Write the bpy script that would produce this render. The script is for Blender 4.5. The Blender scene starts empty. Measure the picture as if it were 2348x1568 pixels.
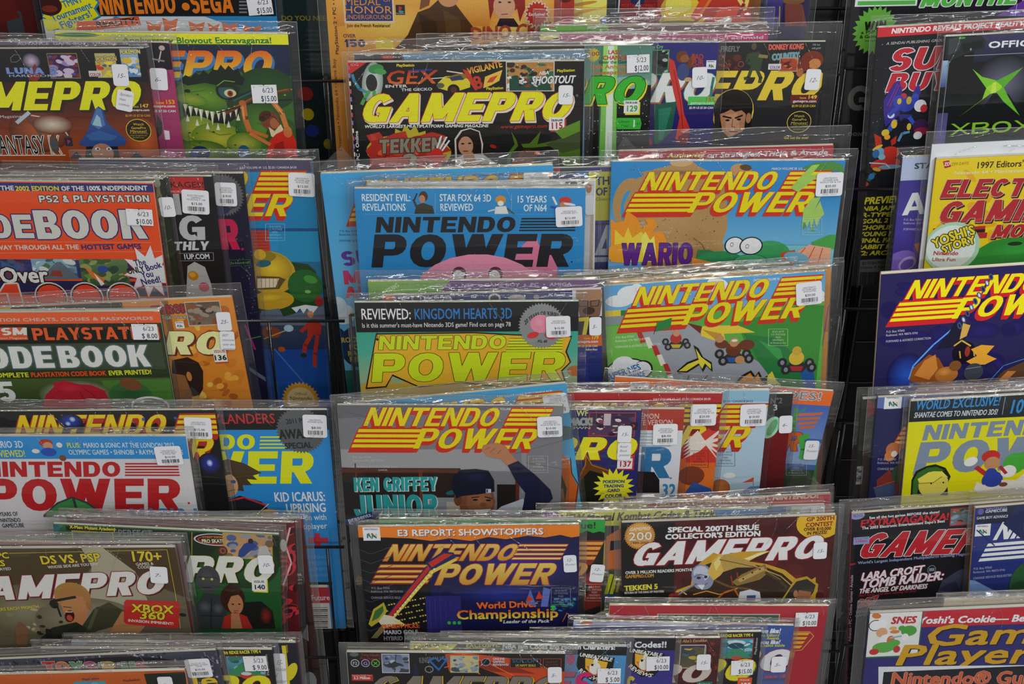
import bpy, math, random
from mathutils import Vector, Matrix
random.seed(7)
S = bpy.context.scene
COL = S.collection
R = math.radians
# ------------------------------------------------------------------ camera, world, lights, exposure
FPX, PW, PH = 3480.0, 2348.0, 1568.0
LEAN = R(8); PITCH = R(42); DIST = 1.362
CEN = Vector((0, 0, 1.0))                       # centre of the display
NRM = Vector((0, -math.cos(LEAN), math.sin(LEAN)))   # the way every cover faces
UPV = Vector((0, math.sin(LEAN), math.cos(LEAN)))
XAX = Vector((1, 0, 0))
VIEW = Vector((0, math.cos(PITCH), -math.sin(PITCH)))
CUP = Vector((0, math.sin(PITCH), math.cos(PITCH)))
TP = 0.042                                       # how far each tier steps forward
MID = CEN + NRM*(3*TP+0.02)
EYE = MID - VIEW*DIST
cam = bpy.data.cameras.new('camera'); camo = bpy.data.objects.new('camera', cam); COL.objects.link(camo)
cam.sensor_width = 36; cam.lens = FPX/PW*36; cam.clip_start = 0.05; cam.clip_end = 50
camo.matrix_world = Matrix((( 1, CUP.x, -VIEW.x, EYE.x), (0, CUP.y, -VIEW.y, EYE.y), (0, CUP.z, -VIEW.z, EYE.z), (0, 0, 0, 1)))
S.camera = camo
S.view_settings.view_transform = 'Standard'; S.view_settings.look = 'None'; S.view_settings.gamma = 1
S.view_settings.use_curve_mapping = False
S.view_settings.exposure = 0.0
S.cycles.transparent_max_bounces = 36; S.cycles.max_bounces = 4; S.cycles.caustics_reflective = False; S.cycles.caustics_refractive = False; S.cycles.use_adaptive_sampling = True; S.cycles.adaptive_threshold = 0.025
w = bpy.data.worlds.new('world'); S.world = w; w.use_nodes = True
w.node_tree.nodes['Background'].inputs[0].default_value = (1.0, 0.97, 0.93, 1)
w.node_tree.nodes['Background'].inputs[1].default_value = 0.30
def area(name, loc, target, sx, sy, power, col):
    l = bpy.data.lights.new(name, 'AREA'); l.shape = 'RECTANGLE'; l.size = sx; l.size_y = sy; l.energy = power; l.color = col
    o = bpy.data.objects.new(name, l); COL.objects.link(o); o.location = loc
    o.rotation_euler = (Vector(target)-Vector(loc)).to_track_quat('-Z', 'Y').to_euler()
    return o
area('ceiling_lamp', (-1.7, -1.7, 3.0), (-1.7, -1.7, 0), 0.14, 2.4, 1.2, (1.0, 0.86, 0.60))
area('ceiling_lamp', (0.25, -1.5, 3.0), (0.25, -1.5, 0), 0.14, 2.4, 20, (1.0, 0.97, 0.88))
area('ceiling_lamp', (1.4, -1.5, 3.0), (1.4, -1.5, 0), 0.14, 2.4, 54, (0.86, 0.92, 1.0))
area('ceiling_lamp', (0.6, -3.4, 3.0), (0.5, -2.4, 0), 3.0, 0.14, 34, (0.96, 0.97, 1.0))

# ------------------------------------------------------------------ materials
def mat(name, col=(0.5, 0.5, 0.5), rough=0.5, metal=0.0, spec=0.5):
    m = bpy.data.materials.new(name); m.use_nodes = True
    b = m.node_tree.nodes['Principled BSDF']
    b.inputs['Base Color'].default_value = (*col, 1); b.inputs['Roughness'].default_value = rough
    b.inputs['Metallic'].default_value = metal; b.inputs['Specular IOR Level'].default_value = spec
    return m
def noise_bump(m, scale, strength, dist=0.001, detail=3):
    nt = m.node_tree; n = nt.nodes; b = n['Principled BSDF']
    tc = n.new('ShaderNodeTexCoord'); nz = n.new('ShaderNodeTexNoise'); bp = n.new('ShaderNodeBump')
    nz.inputs['Scale'].default_value = scale; nz.inputs['Detail'].default_value = detail
    bp.inputs['Strength'].default_value = strength; bp.inputs['Distance'].default_value = dist
    nt.links.new(tc.outputs['Object'], nz.inputs['Vector']); nt.links.new(nz.outputs['Fac'], bp.inputs['Height'])
    nt.links.new(bp.outputs['Normal'], b.inputs['Normal'])
def print_mat(name, rough, spec, lo=0.92, hi=1.06):
    m = mat(name, rough=rough, spec=spec); nt = m.node_tree; n = nt.nodes; b = n['Principled BSDF']
    at = n.new('ShaderNodeAttribute'); at.attribute_name = 'Col'
    tc = n.new('ShaderNodeTexCoord'); nz = n.new('ShaderNodeTexNoise'); nz.inputs['Scale'].default_value = 900; nz.inputs['Detail'].default_value = 2
    mp = n.new('ShaderNodeMapRange'); mp.inputs[1].default_value = 0.3; mp.inputs[2].default_value = 0.7
    mp.inputs[3].default_value = lo; mp.inputs[4].default_value = hi
    mx = n.new('ShaderNodeVectorMath'); mx.operation = 'SCALE'
    nt.links.new(tc.outputs['Object'], nz.inputs['Vector']); nt.links.new(nz.outputs['Fac'], mp.inputs[0])
    nt.links.new(at.outputs['Color'], mx.inputs[0]); nt.links.new(mp.outputs[0], mx.inputs['Scale'])
    nt.links.new(mx.outputs[0], b.inputs['Base Color'])
    return m
M_PRINT = print_mat('printed_gloss_paper', 0.38, 0.22)
M_STICK = print_mat('sticker_paper', 0.6, 0.2, 0.98, 1.01)
M_WIRE = mat('black_powder_coat', (0.008, 0.008, 0.009), 0.22, 0.0, 0.6); noise_bump(M_WIRE, 600, 0.15)
M_BACK = mat('dark_back_board', (0.006, 0.006, 0.006), 0.7)
noise_bump(M_BACK, 60, 0.2)
M_BOARD = mat('white_card', (0.80, 0.83, 0.86), 0.6)
def pages_mat():
    m = mat('page_edges', (0.7, 0.66, 0.55), 0.8, 0, 0.1); nt = m.node_tree; n = nt.nodes; b = n['Principled BSDF']
    tc = n.new('ShaderNodeTexCoord'); mp = n.new('ShaderNodeMapping'); mp.inputs['Scale'].default_value = (3, 3, 2600)
    nz = n.new('ShaderNodeTexNoise'); nz.inputs['Scale'].default_value = 1.0; nz.inputs['Detail'].default_value = 2
    cr = n.new('ShaderNodeValToRGB'); e = cr.color_ramp.elements
    e[0].position = 0.32; e[0].color = (0.20, 0.17, 0.12, 1); e[1].position = 0.52; e[1].color = (0.72, 0.68, 0.56, 1)
    nt.links.new(tc.outputs['Object'], mp.inputs[0]); nt.links.new(mp.outputs[0], nz.inputs['Vector'])
    nt.links.new(nz.outputs['Fac'], cr.inputs[0]); nt.links.new(cr.outputs[0], b.inputs['Base Color'])
    return m
M_PAGES = pages_mat()
def bag_mat():
    m = bpy.data.materials.new('clear_plastic_bag'); m.use_nodes = True; nt = m.node_tree; n = nt.nodes; n.clear()
    out = n.new('ShaderNodeOutputMaterial'); tr = n.new('ShaderNodeBsdfTransparent'); gl = n.new('ShaderNodeBsdfGlossy')
    df = n.new('ShaderNodeBsdfDiffuse'); m1 = n.new('ShaderNodeMixShader'); m2 = n.new('ShaderNodeMixShader'); fr = n.new('ShaderNodeFresnel')
    tr.inputs[0].default_value = (0.985, 0.985, 0.985, 1); gl.inputs[0].default_value = (1, 1, 1, 1); gl.inputs['Roughness'].default_value = 0.05
    df.inputs[0].default_value = (0.8, 0.8, 0.8, 1); fr.inputs[0].default_value = 1.5
    tc = n.new('ShaderNodeTexCoord'); mp = n.new('ShaderNodeMapping'); mp.inputs['Scale'].default_value = (0.6, 2.0, 1)
    nz = n.new('ShaderNodeTexNoise'); nz.inputs['Scale'].default_value = 30; nz.inputs['Detail'].default_value = 2; nz.inputs['Distortion'].default_value = 0.8
    bp = n.new('ShaderNodeBump'); bp.inputs['Strength'].default_value = 0.55; bp.inputs['Distance'].default_value = 0.003
    at = n.new('ShaderNodeAttribute'); at.attribute_name = 'crinkle'
    ad = n.new('ShaderNodeMath'); ad.operation = 'MULTIPLY_ADD'; ad.inputs[1].default_value = 0.7; ad.inputs[2].default_value = 0.08
    hz = n.new('ShaderNodeMath'); hz.operation = 'MULTIPLY_ADD'; hz.inputs[1].default_value = 0.035; hz.inputs[2].default_value = 0.006
    L = nt.links.new
    L(tc.outputs['Object'], mp.inputs[0]); L(mp.outputs[0], nz.inputs['Vector']); L(nz.outputs['Fac'], bp.inputs['Height'])
    L(at.outputs['Fac'], ad.inputs[0]); L(ad.outputs[0], bp.inputs['Strength']); L(at.outputs['Fac'], hz.inputs[0])
    L(bp.outputs[0], gl.inputs['Normal']); L(bp.outputs[0], fr.inputs['Normal'])
    mn = n.new('ShaderNodeMath'); mn.operation = 'MINIMUM'; mn.inputs[1].default_value = 0.30
    L(fr.outputs[0], mn.inputs[0]); L(mn.outputs[0], m1.inputs[0]); L(tr.outputs[0], m1.inputs[1]); L(gl.outputs[0], m1.inputs[2])
    L(hz.outputs[0], m2.inputs[0]); L(m1.outputs[0], m2.inputs[1]); L(df.outputs[0], m2.inputs[2]); L(m2.outputs[0], out.inputs[0])
    return m
M_BAG = bag_mat()
def crease_mat():
    m = bpy.data.materials.new('creased_plastic'); m.use_nodes = True; nt = m.node_tree; n = nt.nodes; n.clear()
    out = n.new('ShaderNodeOutputMaterial'); tr = n.new('ShaderNodeBsdfTransparent'); gl = n.new('ShaderNodeBsdfGlossy'); mx = n.new('ShaderNodeMixShader')
    gl.inputs[0].default_value = (1, 1, 1, 1); gl.inputs['Roughness'].default_value = 0.12; mx.inputs[0].default_value = 0.6
    nt.links.new(tr.outputs[0], mx.inputs[1]); nt.links.new(gl.outputs[0], mx.inputs[2]); nt.links.new(mx.outputs[0], out.inputs[0])
    return m
M_CREASE = crease_mat()

# ------------------------------------------------------------------ helpers
def link(name, verts, faces, m, parent=None, smooth=False):
    me = bpy.data.meshes.new(name); me.from_pydata(verts, [], faces); me.materials.append(m)
    if smooth: me.polygons.foreach_set('use_smooth', [True]*len(me.polygons))
    o = bpy.data.objects.new(name, me); COL.objects.link(o)
    if parent is not None: o.parent = parent
    return o
def box(v, f, x0, y0, z0, x1, y1, z1):
    b = len(v)
    v += [(x0,y0,z0),(x1,y0,z0),(x1,y1,z0),(x0,y1,z0),(x0,y0,z1),(x1,y0,z1),(x1,y1,z1),(x0,y1,z1)]
    f += [tuple(b+i for i in q) for q in ((3,2,1,0),(4,5,6,7),(0,1,5,4),(1,2,6,5),(2,3,7,6),(3,0,4,7))]
def rod(v, f, p, q, r, n=8):
    p = Vector(p); q = Vector(q); d = (q-p).normalized(); a = d.orthogonal().normalized(); c = d.cross(a); b = len(v)
    for e in (p, q):
        for i in range(n):
            t = 2*math.pi*i/n; v.append(tuple(e + a*(r*math.cos(t)) + c*(r*math.sin(t))))
    f += [(b+i, b+(i+1) % n, b+n+(i+1) % n, b+n+i) for i in range(n)]
    f += [tuple(b+i for i in reversed(range(n))), tuple(b+n+i for i in range(n))]
def on_plane(x, y, d):
    """where the sight line through photo point x, y meets the plane d metres in front of the rack's back"""
    ray = (VIEW*FPX + XAX*(x-PW/2) - CUP*(y-PH/2))
    p0 = CEN + NRM*d
    t = (p0-EYE).dot(NRM)/ray.dot(NRM)
    p = EYE + ray*t - p0
    return p.dot(XAX), p.dot(UPV)
def world(u, v, d): return CEN + NRM*d + XAX*u + UPV*v
GAIN = 0.86
_cc = {}
def C(c):
    if c in _cc: return _cc[c]
    s = c
    if len(s) == 3: s = ''.join(ch*2 for ch in s)
    r = tuple(min(0.9, (((int(s[i:i+2], 16)/255+0.055)/1.055)**2.4)/GAIN) for i in (0, 2, 4))
    _cc[c] = r
    return r

# ------------------------------------------------------------------ lettering
_glyph = {}
_tcur = bpy.data.curves.new('lettering', 'FONT'); _tcur.resolution_u = 2
_tob = bpy.data.objects.new('lettering', _tcur)
def _text_mesh(s):
    _tcur.body = s
    me = _tob.to_mesh()
    me.calc_loop_triangles()
    vs = [(v.co.x, v.co.y) for v in me.vertices]; ts = [tuple(t.vertices) for t in me.loop_triangles]
    _tob.to_mesh_clear()
    return vs, ts
_base = None
def font_glyph(ch):
    """(triangles' points, faces, advance) of one letter of the plain face, cap height 1"""
    global _base
    if _base is None:
        v, t = _text_mesh('l'); _base = max(p[0] for p in v)
        v, t = _text_mesh('H'); _base = (_base, 1/max(p[1] for p in v))
    if ch not in _glyph:
        k = _base[1]
        v2, _ = _text_mesh(ch+'l'); adv = (max(p[0] for p in v2)-_base[0])*k
        v, t = _text_mesh(ch) if ch != ' ' else ([], [])
        _glyph[ch] = ([(p[0]*k, p[1]*k) for p in v], t, adv)
    return _glyph[ch]
# heavy block letters drawn from bars, slants and bows; t = stem, h = crossbar
_blk = {}
def block_glyph(ch, t=0.30, h=0.22):
    key = (ch, t, h)
    if key in _blk: return _blk[key]
    v, f = [], []; pc = []
    def P(*pts):
        b = len(v); v.extend(pts); pc.extend([max(pc, default=-1)+1]*len(pts))
        for i in range(1, len(pts)-1): f.append((b, b+i, b+i+1))
    def B(x0, y0, x1, y1): P((x0,y0),(x1,y0),(x1,y1),(x0,y1))
    def D(xa, ya, xb, yb, w=None):
        w = w or t; P((xa,ya),(xa+w,ya),(xb+w,yb),(xb,yb))
    def A(cx, cy, rx, ry, a0, a1, tx=None, ty=None, n=8, sq=0.86):
        tx = tx or t; ty = ty or h; n = max(3, int(n*abs(a1-a0)/180)); b = len(v)
        for i in range(n+1):
            a = R(a0+(a1-a0)*i/n); c, s = math.cos(a), math.sin(a)
            k = (abs(c)**(2/sq)+abs(s)**(2/sq))**(-sq/2) if sq != 1 else 1
            c, s = c*k**0.6, s*k**0.6
            v.append((cx+rx*c, cy+ry*s)); v.append((cx+(rx-tx)*c, cy+(ry-ty)*s))
        for i in range(n): f.append((b+2*i, b+2*i+2, b+2*i+3)); f.append((b+2*i, b+2*i+3, b+2*i+1))
        pc.extend([max(pc, default=-1)+1]*(2*n+2))
    W = 0.86
    c = ch
    if c == 'I': W = t; B(0,0,t,1)
    elif c == 'N': B(0,0,t*.9,1); B(W-t*.9,0,W,1); D(0,1,W-t,0)
    elif c == 'T': B(0,1-h,W,1); B(W/2-t/2,0,W/2+t/2,1)
    elif c in 'EF':
        W = .76; B(0,0,t,1); B(0,1-h,W,1); B(0,.5-h*.45,W*.92,.5+h*.45)
        if c == 'E': B(0,0,W,h)
    elif c == 'L': W = .72; B(0,0,t,1); B(0,0,W,h)
    elif c == 'D': B(0,0,t,1); B(0,1-h,W-.4,1); B(0,0,W-.4,h); A(W-.4,.5,.4,.5,-90,90)
    elif c in 'O0Q':
        W = .92 if c != '0' else .8; A(W/2,.5,W/2,.5,0,360)
        if c == 'Q': D(W*.5,.3,W*.75,-.05)
    elif c == 'C': W = .84; A(W/2,.5,W/2,.5,38,322)
    elif c == 'G': W = .9; A(W/2,.5,W/2,.5,38,300); B(W*.5,.34,W,.54); B(W-t,0.02,W,.54)
    elif c in 'PR':
        W = .84; B(0,0,t,1); B(0,1-h,W-.32,1); B(0,.36,W-.32,.36+h*.9); A(W-.33,.68,.33,.32,-90,90,ty=h*.9)
        if c == 'R': D(W-t*1.05,0,W*.36,.42,t*1.05)
    elif c == 'B': B(0,0,t,1); B(0,1-h,.5,1); B(0,.5-h*.4,.5,.5+h*.4); B(0,0,.5,h); A(.5,.74,.3,.26,-90,90,ty=h*.8); A(.5,.27,.36,.27,-90,90,ty=h*.8)
    elif c == 'W': W = 1.3; q = (W-t)/4; D(0,1,q,0); D(2*q,1,q,0); D(2*q,1,3*q,0); D(4*q,1,3*q,0)
    elif c == 'M': W = 1.08; B(0,0,t*.92,1); B(W-t*.92,0,W,1); D(0,1,(W-t)/2,.1); D(W-t,1,(W-t)/2,.1)
    elif c == 'A': W = .98; D(0,0,(W-t)/2,1); D(W-t,0,(W-t)/2,1); B(W*.25,.2,W*.75,.2+h*.8)
    elif c == 'V': W = .94; D(0,1,(W-t)/2,0); D(W-t,1,(W-t)/2,0)
    elif c == 'Y': W = .92; D(0,1,(W-t)/2,.35); D(W-t,1,(W-t)/2,.35); B((W-t)/2,0,(W+t)/2,.5)
    elif c == 'X': W = .92; D(0,0,W-t,1); D(0,1,W-t,0)
    elif c == 'K': B(0,0,t,1); D(t*.8,.45,W-t,1); D(t*.9,.6,W-t*.9,0)
    elif c == 'H': B(0,0,t,1); B(W-t,0,W,1); B(0,.5-h/2,W,.5+h/2)
    elif c == 'U': B(0,.4,t,1); B(W-t,.4,W,1); A(W/2,.42,W/2,.42,180,360)
    elif c == 'J': W = .72; B(W-t,.35,W,1); A(W/2,.38,W/2,.38,180,360)
    elif c == 'Z': W = .78; B(0,0,W,h); B(0,1-h,W,1); D(0,h*.7,W-t,1-h*.7)
    elif c == 'S': W = .78; A(W/2,.7,W/2,.3,30,270,ty=h*.9); A(W/2,.31,W/2,.31,-150,90,ty=h*.9)
    elif c == '1': W = .5; B(W-t,0,W,1); D(0,.66,W-t,1,t*.8)
    elif c == '2': W = .74; A(W/2,.68,W/2,.32,-40,170); B(0,0,W,h); D(0,h*.8,W*.52,.52)
    elif c == '3': W = .76; A(W/2,.73,W/2,.27,-90,160,ty=h*.85); A(W/2,.29,W/2,.29,-160,90,ty=h*.85)
    elif c == '4': B(W*.5,0,W*.5+t,1); B(0,.2,W,.2+h); D(0,.35,W*.5,1,t*.8)
    elif c == '5': W = .76; B(0,1-h,W*.95,1); B(0,.45,t,1); A(W/2,.33,W/2,.33,-155,110)
    elif c == '6': W = .8; A(W/2,.33,W/2,.33,0,360); A(W*.62,.4,W*.62,.6,100,180)
    elif c == '7': W = .74; B(0,1-h,W,1); D(W*.2,0,W-t,1-h*.5)
    elif c == '8': W = .8; A(W/2,.74,W/2*.92,.26,0,360,ty=h*.8); A(W/2,.28,W/2,.28,0,360,ty=h*.8)
    elif c == '9': W = .8; A(W/2,.67,W/2,.33,0,360); A(W*.38,.6,W*.62,.6,-80,0)
    elif c == '!': W = t; B(0,.32,t,1); B(0,0,t,.22)
    elif c == '-': W = .4; B(0,.4,.4,.6)
    elif c == '&': A(.36,.28,.36,.28,0,360); A(.34,.76,.26,.24,0,360); D(.1,.7,.6,0)
    elif c in '.:':
        W = t; B(0,0,t,.24)
        if c == ':': B(0,.5,t,.74)
    elif c == ' ': W = .36
    else:
        g = font_glyph(ch); _blk[key] = (g[0], g[1], g[2], [0]*len(g[0])); return _blk[key]
    _blk[key] = (v, f, W+0.10, pc)
    return _blk[key]
LAY = 6e-6; SUB = 5e-7
def lerp(a, b, t): return tuple(a[i]+(b[i]-a[i])*t for i in range(3))

class Sheet:
    """a printed rectangle: flat shapes laid over each other, cut at its edges, colours kept per corner"""
    def __init__(s, W, H): s.W, s.H = W, H; s.v, s.f, s.c = [], [], []; s.n = 0
    def tris(s, pts, faces, cols, lay=None, clip=None, dz=None):
        if lay is None: s.n += 1; lay = s.n
        z = lay*LAY
        x0, y0, x1, y1 = clip or (0, 0, s.W, s.H)
        x0, y0, x1, y1 = max(x0, 0), max(y0, 0), min(x1, s.W), min(y1, s.H)
        inside = all(x0 <= p[0] <= x1 and y0 <= p[1] <= y1 for p in pts)
        if inside:
            b = len(s.v); s.v += [(p[0], p[1], z+(dz[i] if dz else 0)) for i, p in enumerate(pts)]
            for f in faces: s.f.append(tuple(b+i for i in f)); s.c += [cols[i] for i in f]
            return
        for f in faces:
            poly = [(pts[i][0], pts[i][1], cols[i]) for i in f]; zf = z+(dz[f[0]] if dz else 0)
            for ax, lim, sg in ((0, x0, 1), (0, x1, -1), (1, y0, 1), (1, y1, -1)):
                out = []
                for i in range(len(poly)):
                    a, b_ = poly[i-1], poly[i]; da, db = (a[ax]-lim)*sg, (b_[ax]-lim)*sg
                    if (da >= 0) != (db >= 0):
                        t = da/(da-db); out.append((a[0]+(b_[0]-a[0])*t, a[1]+(b_[1]-a[1])*t, lerp(a[2], b_[2], t)))
                    if db >= 0: out.append(b_)
                poly = out
                if len(poly) < 3: break
            if len(poly) >= 3:
                b = len(s.v); s.v += [(p[0], p[1], zf) for p in poly]; s.f.append(tuple(range(b, b+len(poly)))); s.c += [p[2] for p in poly]
    def poly(s, pts, col, clip=None, lay=None):
        if isinstance(col, (list, tuple)) and len(col) != len(pts): raise ValueError('colours')
        cols = [C(c) for c in col] if isinstance(col, (list, tuple)) else [C(col)]*len(pts)
        if len(pts) <= 4 or isinstance(col, (list, tuple)): faces = [(0, i, i+1) for i in range(1, len(pts)-1)]
        else:
            from mathutils.geometry import tessellate_polygon
            faces = tessellate_polygon([[Vector((p[0], p[1], 0)) for p in pts]])
        s.tris(pts, faces, cols, lay, clip)
    def ell(s, cx, cy, rx, ry, col, rot=0, col2=None, n=22, clip=None):
        cr, sr = math.cos(rot), math.sin(rot); pts = [(cx, cy)]
        for i in range(n):
            a = 2*math.pi*i/n; x, y = rx*math.cos(a), ry*math.sin(a); pts.append((cx+x*cr-y*sr, cy+x*sr+y*cr))
        s.tris(pts, [(0, 1+i, 1+(i+1) % n) for i in range(n)], [C(col)]+[C(col2 or col)]*n, None, clip)
    def burst(s, cx, cy, r1, r2, n, col, rot=0, ry=1.0):
        pts = [(cx, cy)]
        for i in range(2*n):
            a = math.pi*i/n+rot; r = r1 if i % 2 else r2; pts.append((cx+r*math.cos(a), cy+r*math.sin(a)*ry))
        s.tris(pts, [(0, 1+i, 1+(i+1) % (2*n)) for i in range(2*n)], [C(col)]*len(pts))
    def line(s, pts, w, col, w2=None):
        s.n += 1
        for i in range(len(pts)-1):
            p, q = Vector(pts[i]), Vector(pts[i+1]); d = (q-p)
            if d.length < 1e-9: continue
            o = Vector((-d.y, d.x)).normalized()*w/2; e = d.normalized()*w*.3
            a = p-e; b = q+e
            s.tris([tuple(a+o), tuple(b+o), tuple(b-o), tuple(a-o)], [(0,1,2),(0,2,3)], [C(col)]*4, s.n)
    def text(s, txt, a0, b0, a1, b1, h, col, f=0, sh=0.0, b=0.0, o=None, sd=None, c2=None, t=.30, hb=.22, clip=None, arc=0.0):
        """baseline from a0,b0 to a1,b1 (b grows downwards), cap height h; f=1 heavy block letters, b = fattening, o = (colour, width) outline,
        sd = (colour, dx, dy) solid drop shape, c2 = colour at the foot"""
        if not txt.strip(): return
        gl = [(block_glyph(ch, t, hb) if f else font_glyph(ch)) for ch in txt]
        tot = sum(g[2] for g in gl) - (0.1 if f else 0.06)
        base = Vector((a1-a0, b1-b0)); L = base.length; ux = base/L; uy = Vector((ux.y, -ux.x))   # uy: up the page
        k = L/max(tot, 1e-6)
        pts, faces, x = [], [], 0.0; pz = []
        for g in gl:
            bn = len(pts)
            for (gx, gy) in g[0]:
                X = (x+gx)*k + gy*h*sh; Y = gy*h
                if arc:
                    tt = X/L-.5; Y += arc*(0.25-tt*tt)*4
                p = Vector((a0, b0)) + ux*X + uy*Y
                pts.append((p.x, p.y, gy))
            faces += [tuple(bn+i for i in tr) for tr in g[1]]; pz += g[3] if len(g) > 3 else [0]*len(g[0])
            x += g[2]
        def lay(offs, cA, cB=None):
            s.n += 1
            cA = C(cA); cB = C(cB) if cB else None
            cols = [lerp(cB, cA, min(1, max(0, p[2]))) if cB else cA for p in pts]
            for j, (dx, dy) in enumerate(offs): s.tris([(p[0]+dx, p[1]+dy) for p in pts], faces, cols, s.n, clip, [(j*6+q)*SUB for q in pz])
            s.n += int((len(offs)*6)*SUB/LAY)
        def ring(r, n): return [(r*math.cos(2*math.pi*(i+.5)/n), r*math.sin(2*math.pi*(i+.5)/n)) for i in range(n)]
        b = b*.62; r0 = b
        if sd:
            m = 4; offs = []
            ow = o[1] if o else 0
            for i in range(1, m+1):
                offs += [(sd[1]*i/m+q[0], sd[2]*i/m+q[1]) for q in (ring(r0+ow, 4) if r0+ow else [(0, 0)])]
            lay(offs, sd[0])
        if o: lay(ring(r0+o[1], 8 if o[1] > .0006 else 5), o[0])
        lay([(0, 0)] if not b else ring(r0, 4), col, c2)
    def mesh(s, name, m, parent, ox, oy, oz, extra=None):
        """sheet coordinates (b downwards) to the thing's own: x = a+ox, y = oy-b, z = z+oz"""
        q_ = min(1.0, 0.0006/max(1e-9, s.n*LAY))
        v = [(p[0]+ox, oy-p[1], p[2]*q_+oz) for p in s.v]; f = [tuple(reversed(q)) for q in s.f]
        c = []
        i = 0
        for q in s.f:
            c += list(reversed(s.c[i:i+len(q)])); i += len(q)
        if extra:
            ev, ef, ec = extra; b = len(v); v += ev
            for q in ef: f.append(tuple(b+i for i in q)); c += [ec]*len(q)
        # make all printed faces look outwards
        me = bpy.data.meshes.new(name)
        for j, q in enumerate(f[:len(s.f)]):
            a, b_, d = v[q[0]], v[q[1]], v[q[2]]
            if (b_[0]-a[0])*(d[1]-a[1])-(b_[1]-a[1])*(d[0]-a[0]) < 0: pass
        me.from_pydata(v, [], f); me.materials.append(m)
        at = me.color_attributes.new('Col', 'FLOAT_COLOR', 'CORNER')
        flat = []
        for q in c: flat += [q[0], q[1], q[2], 1.0]
        at.data.foreach_set('color', flat)
        ob = bpy.data.objects.new(name, me); COL.objects.link(ob); ob.parent = parent
        return ob

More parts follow.
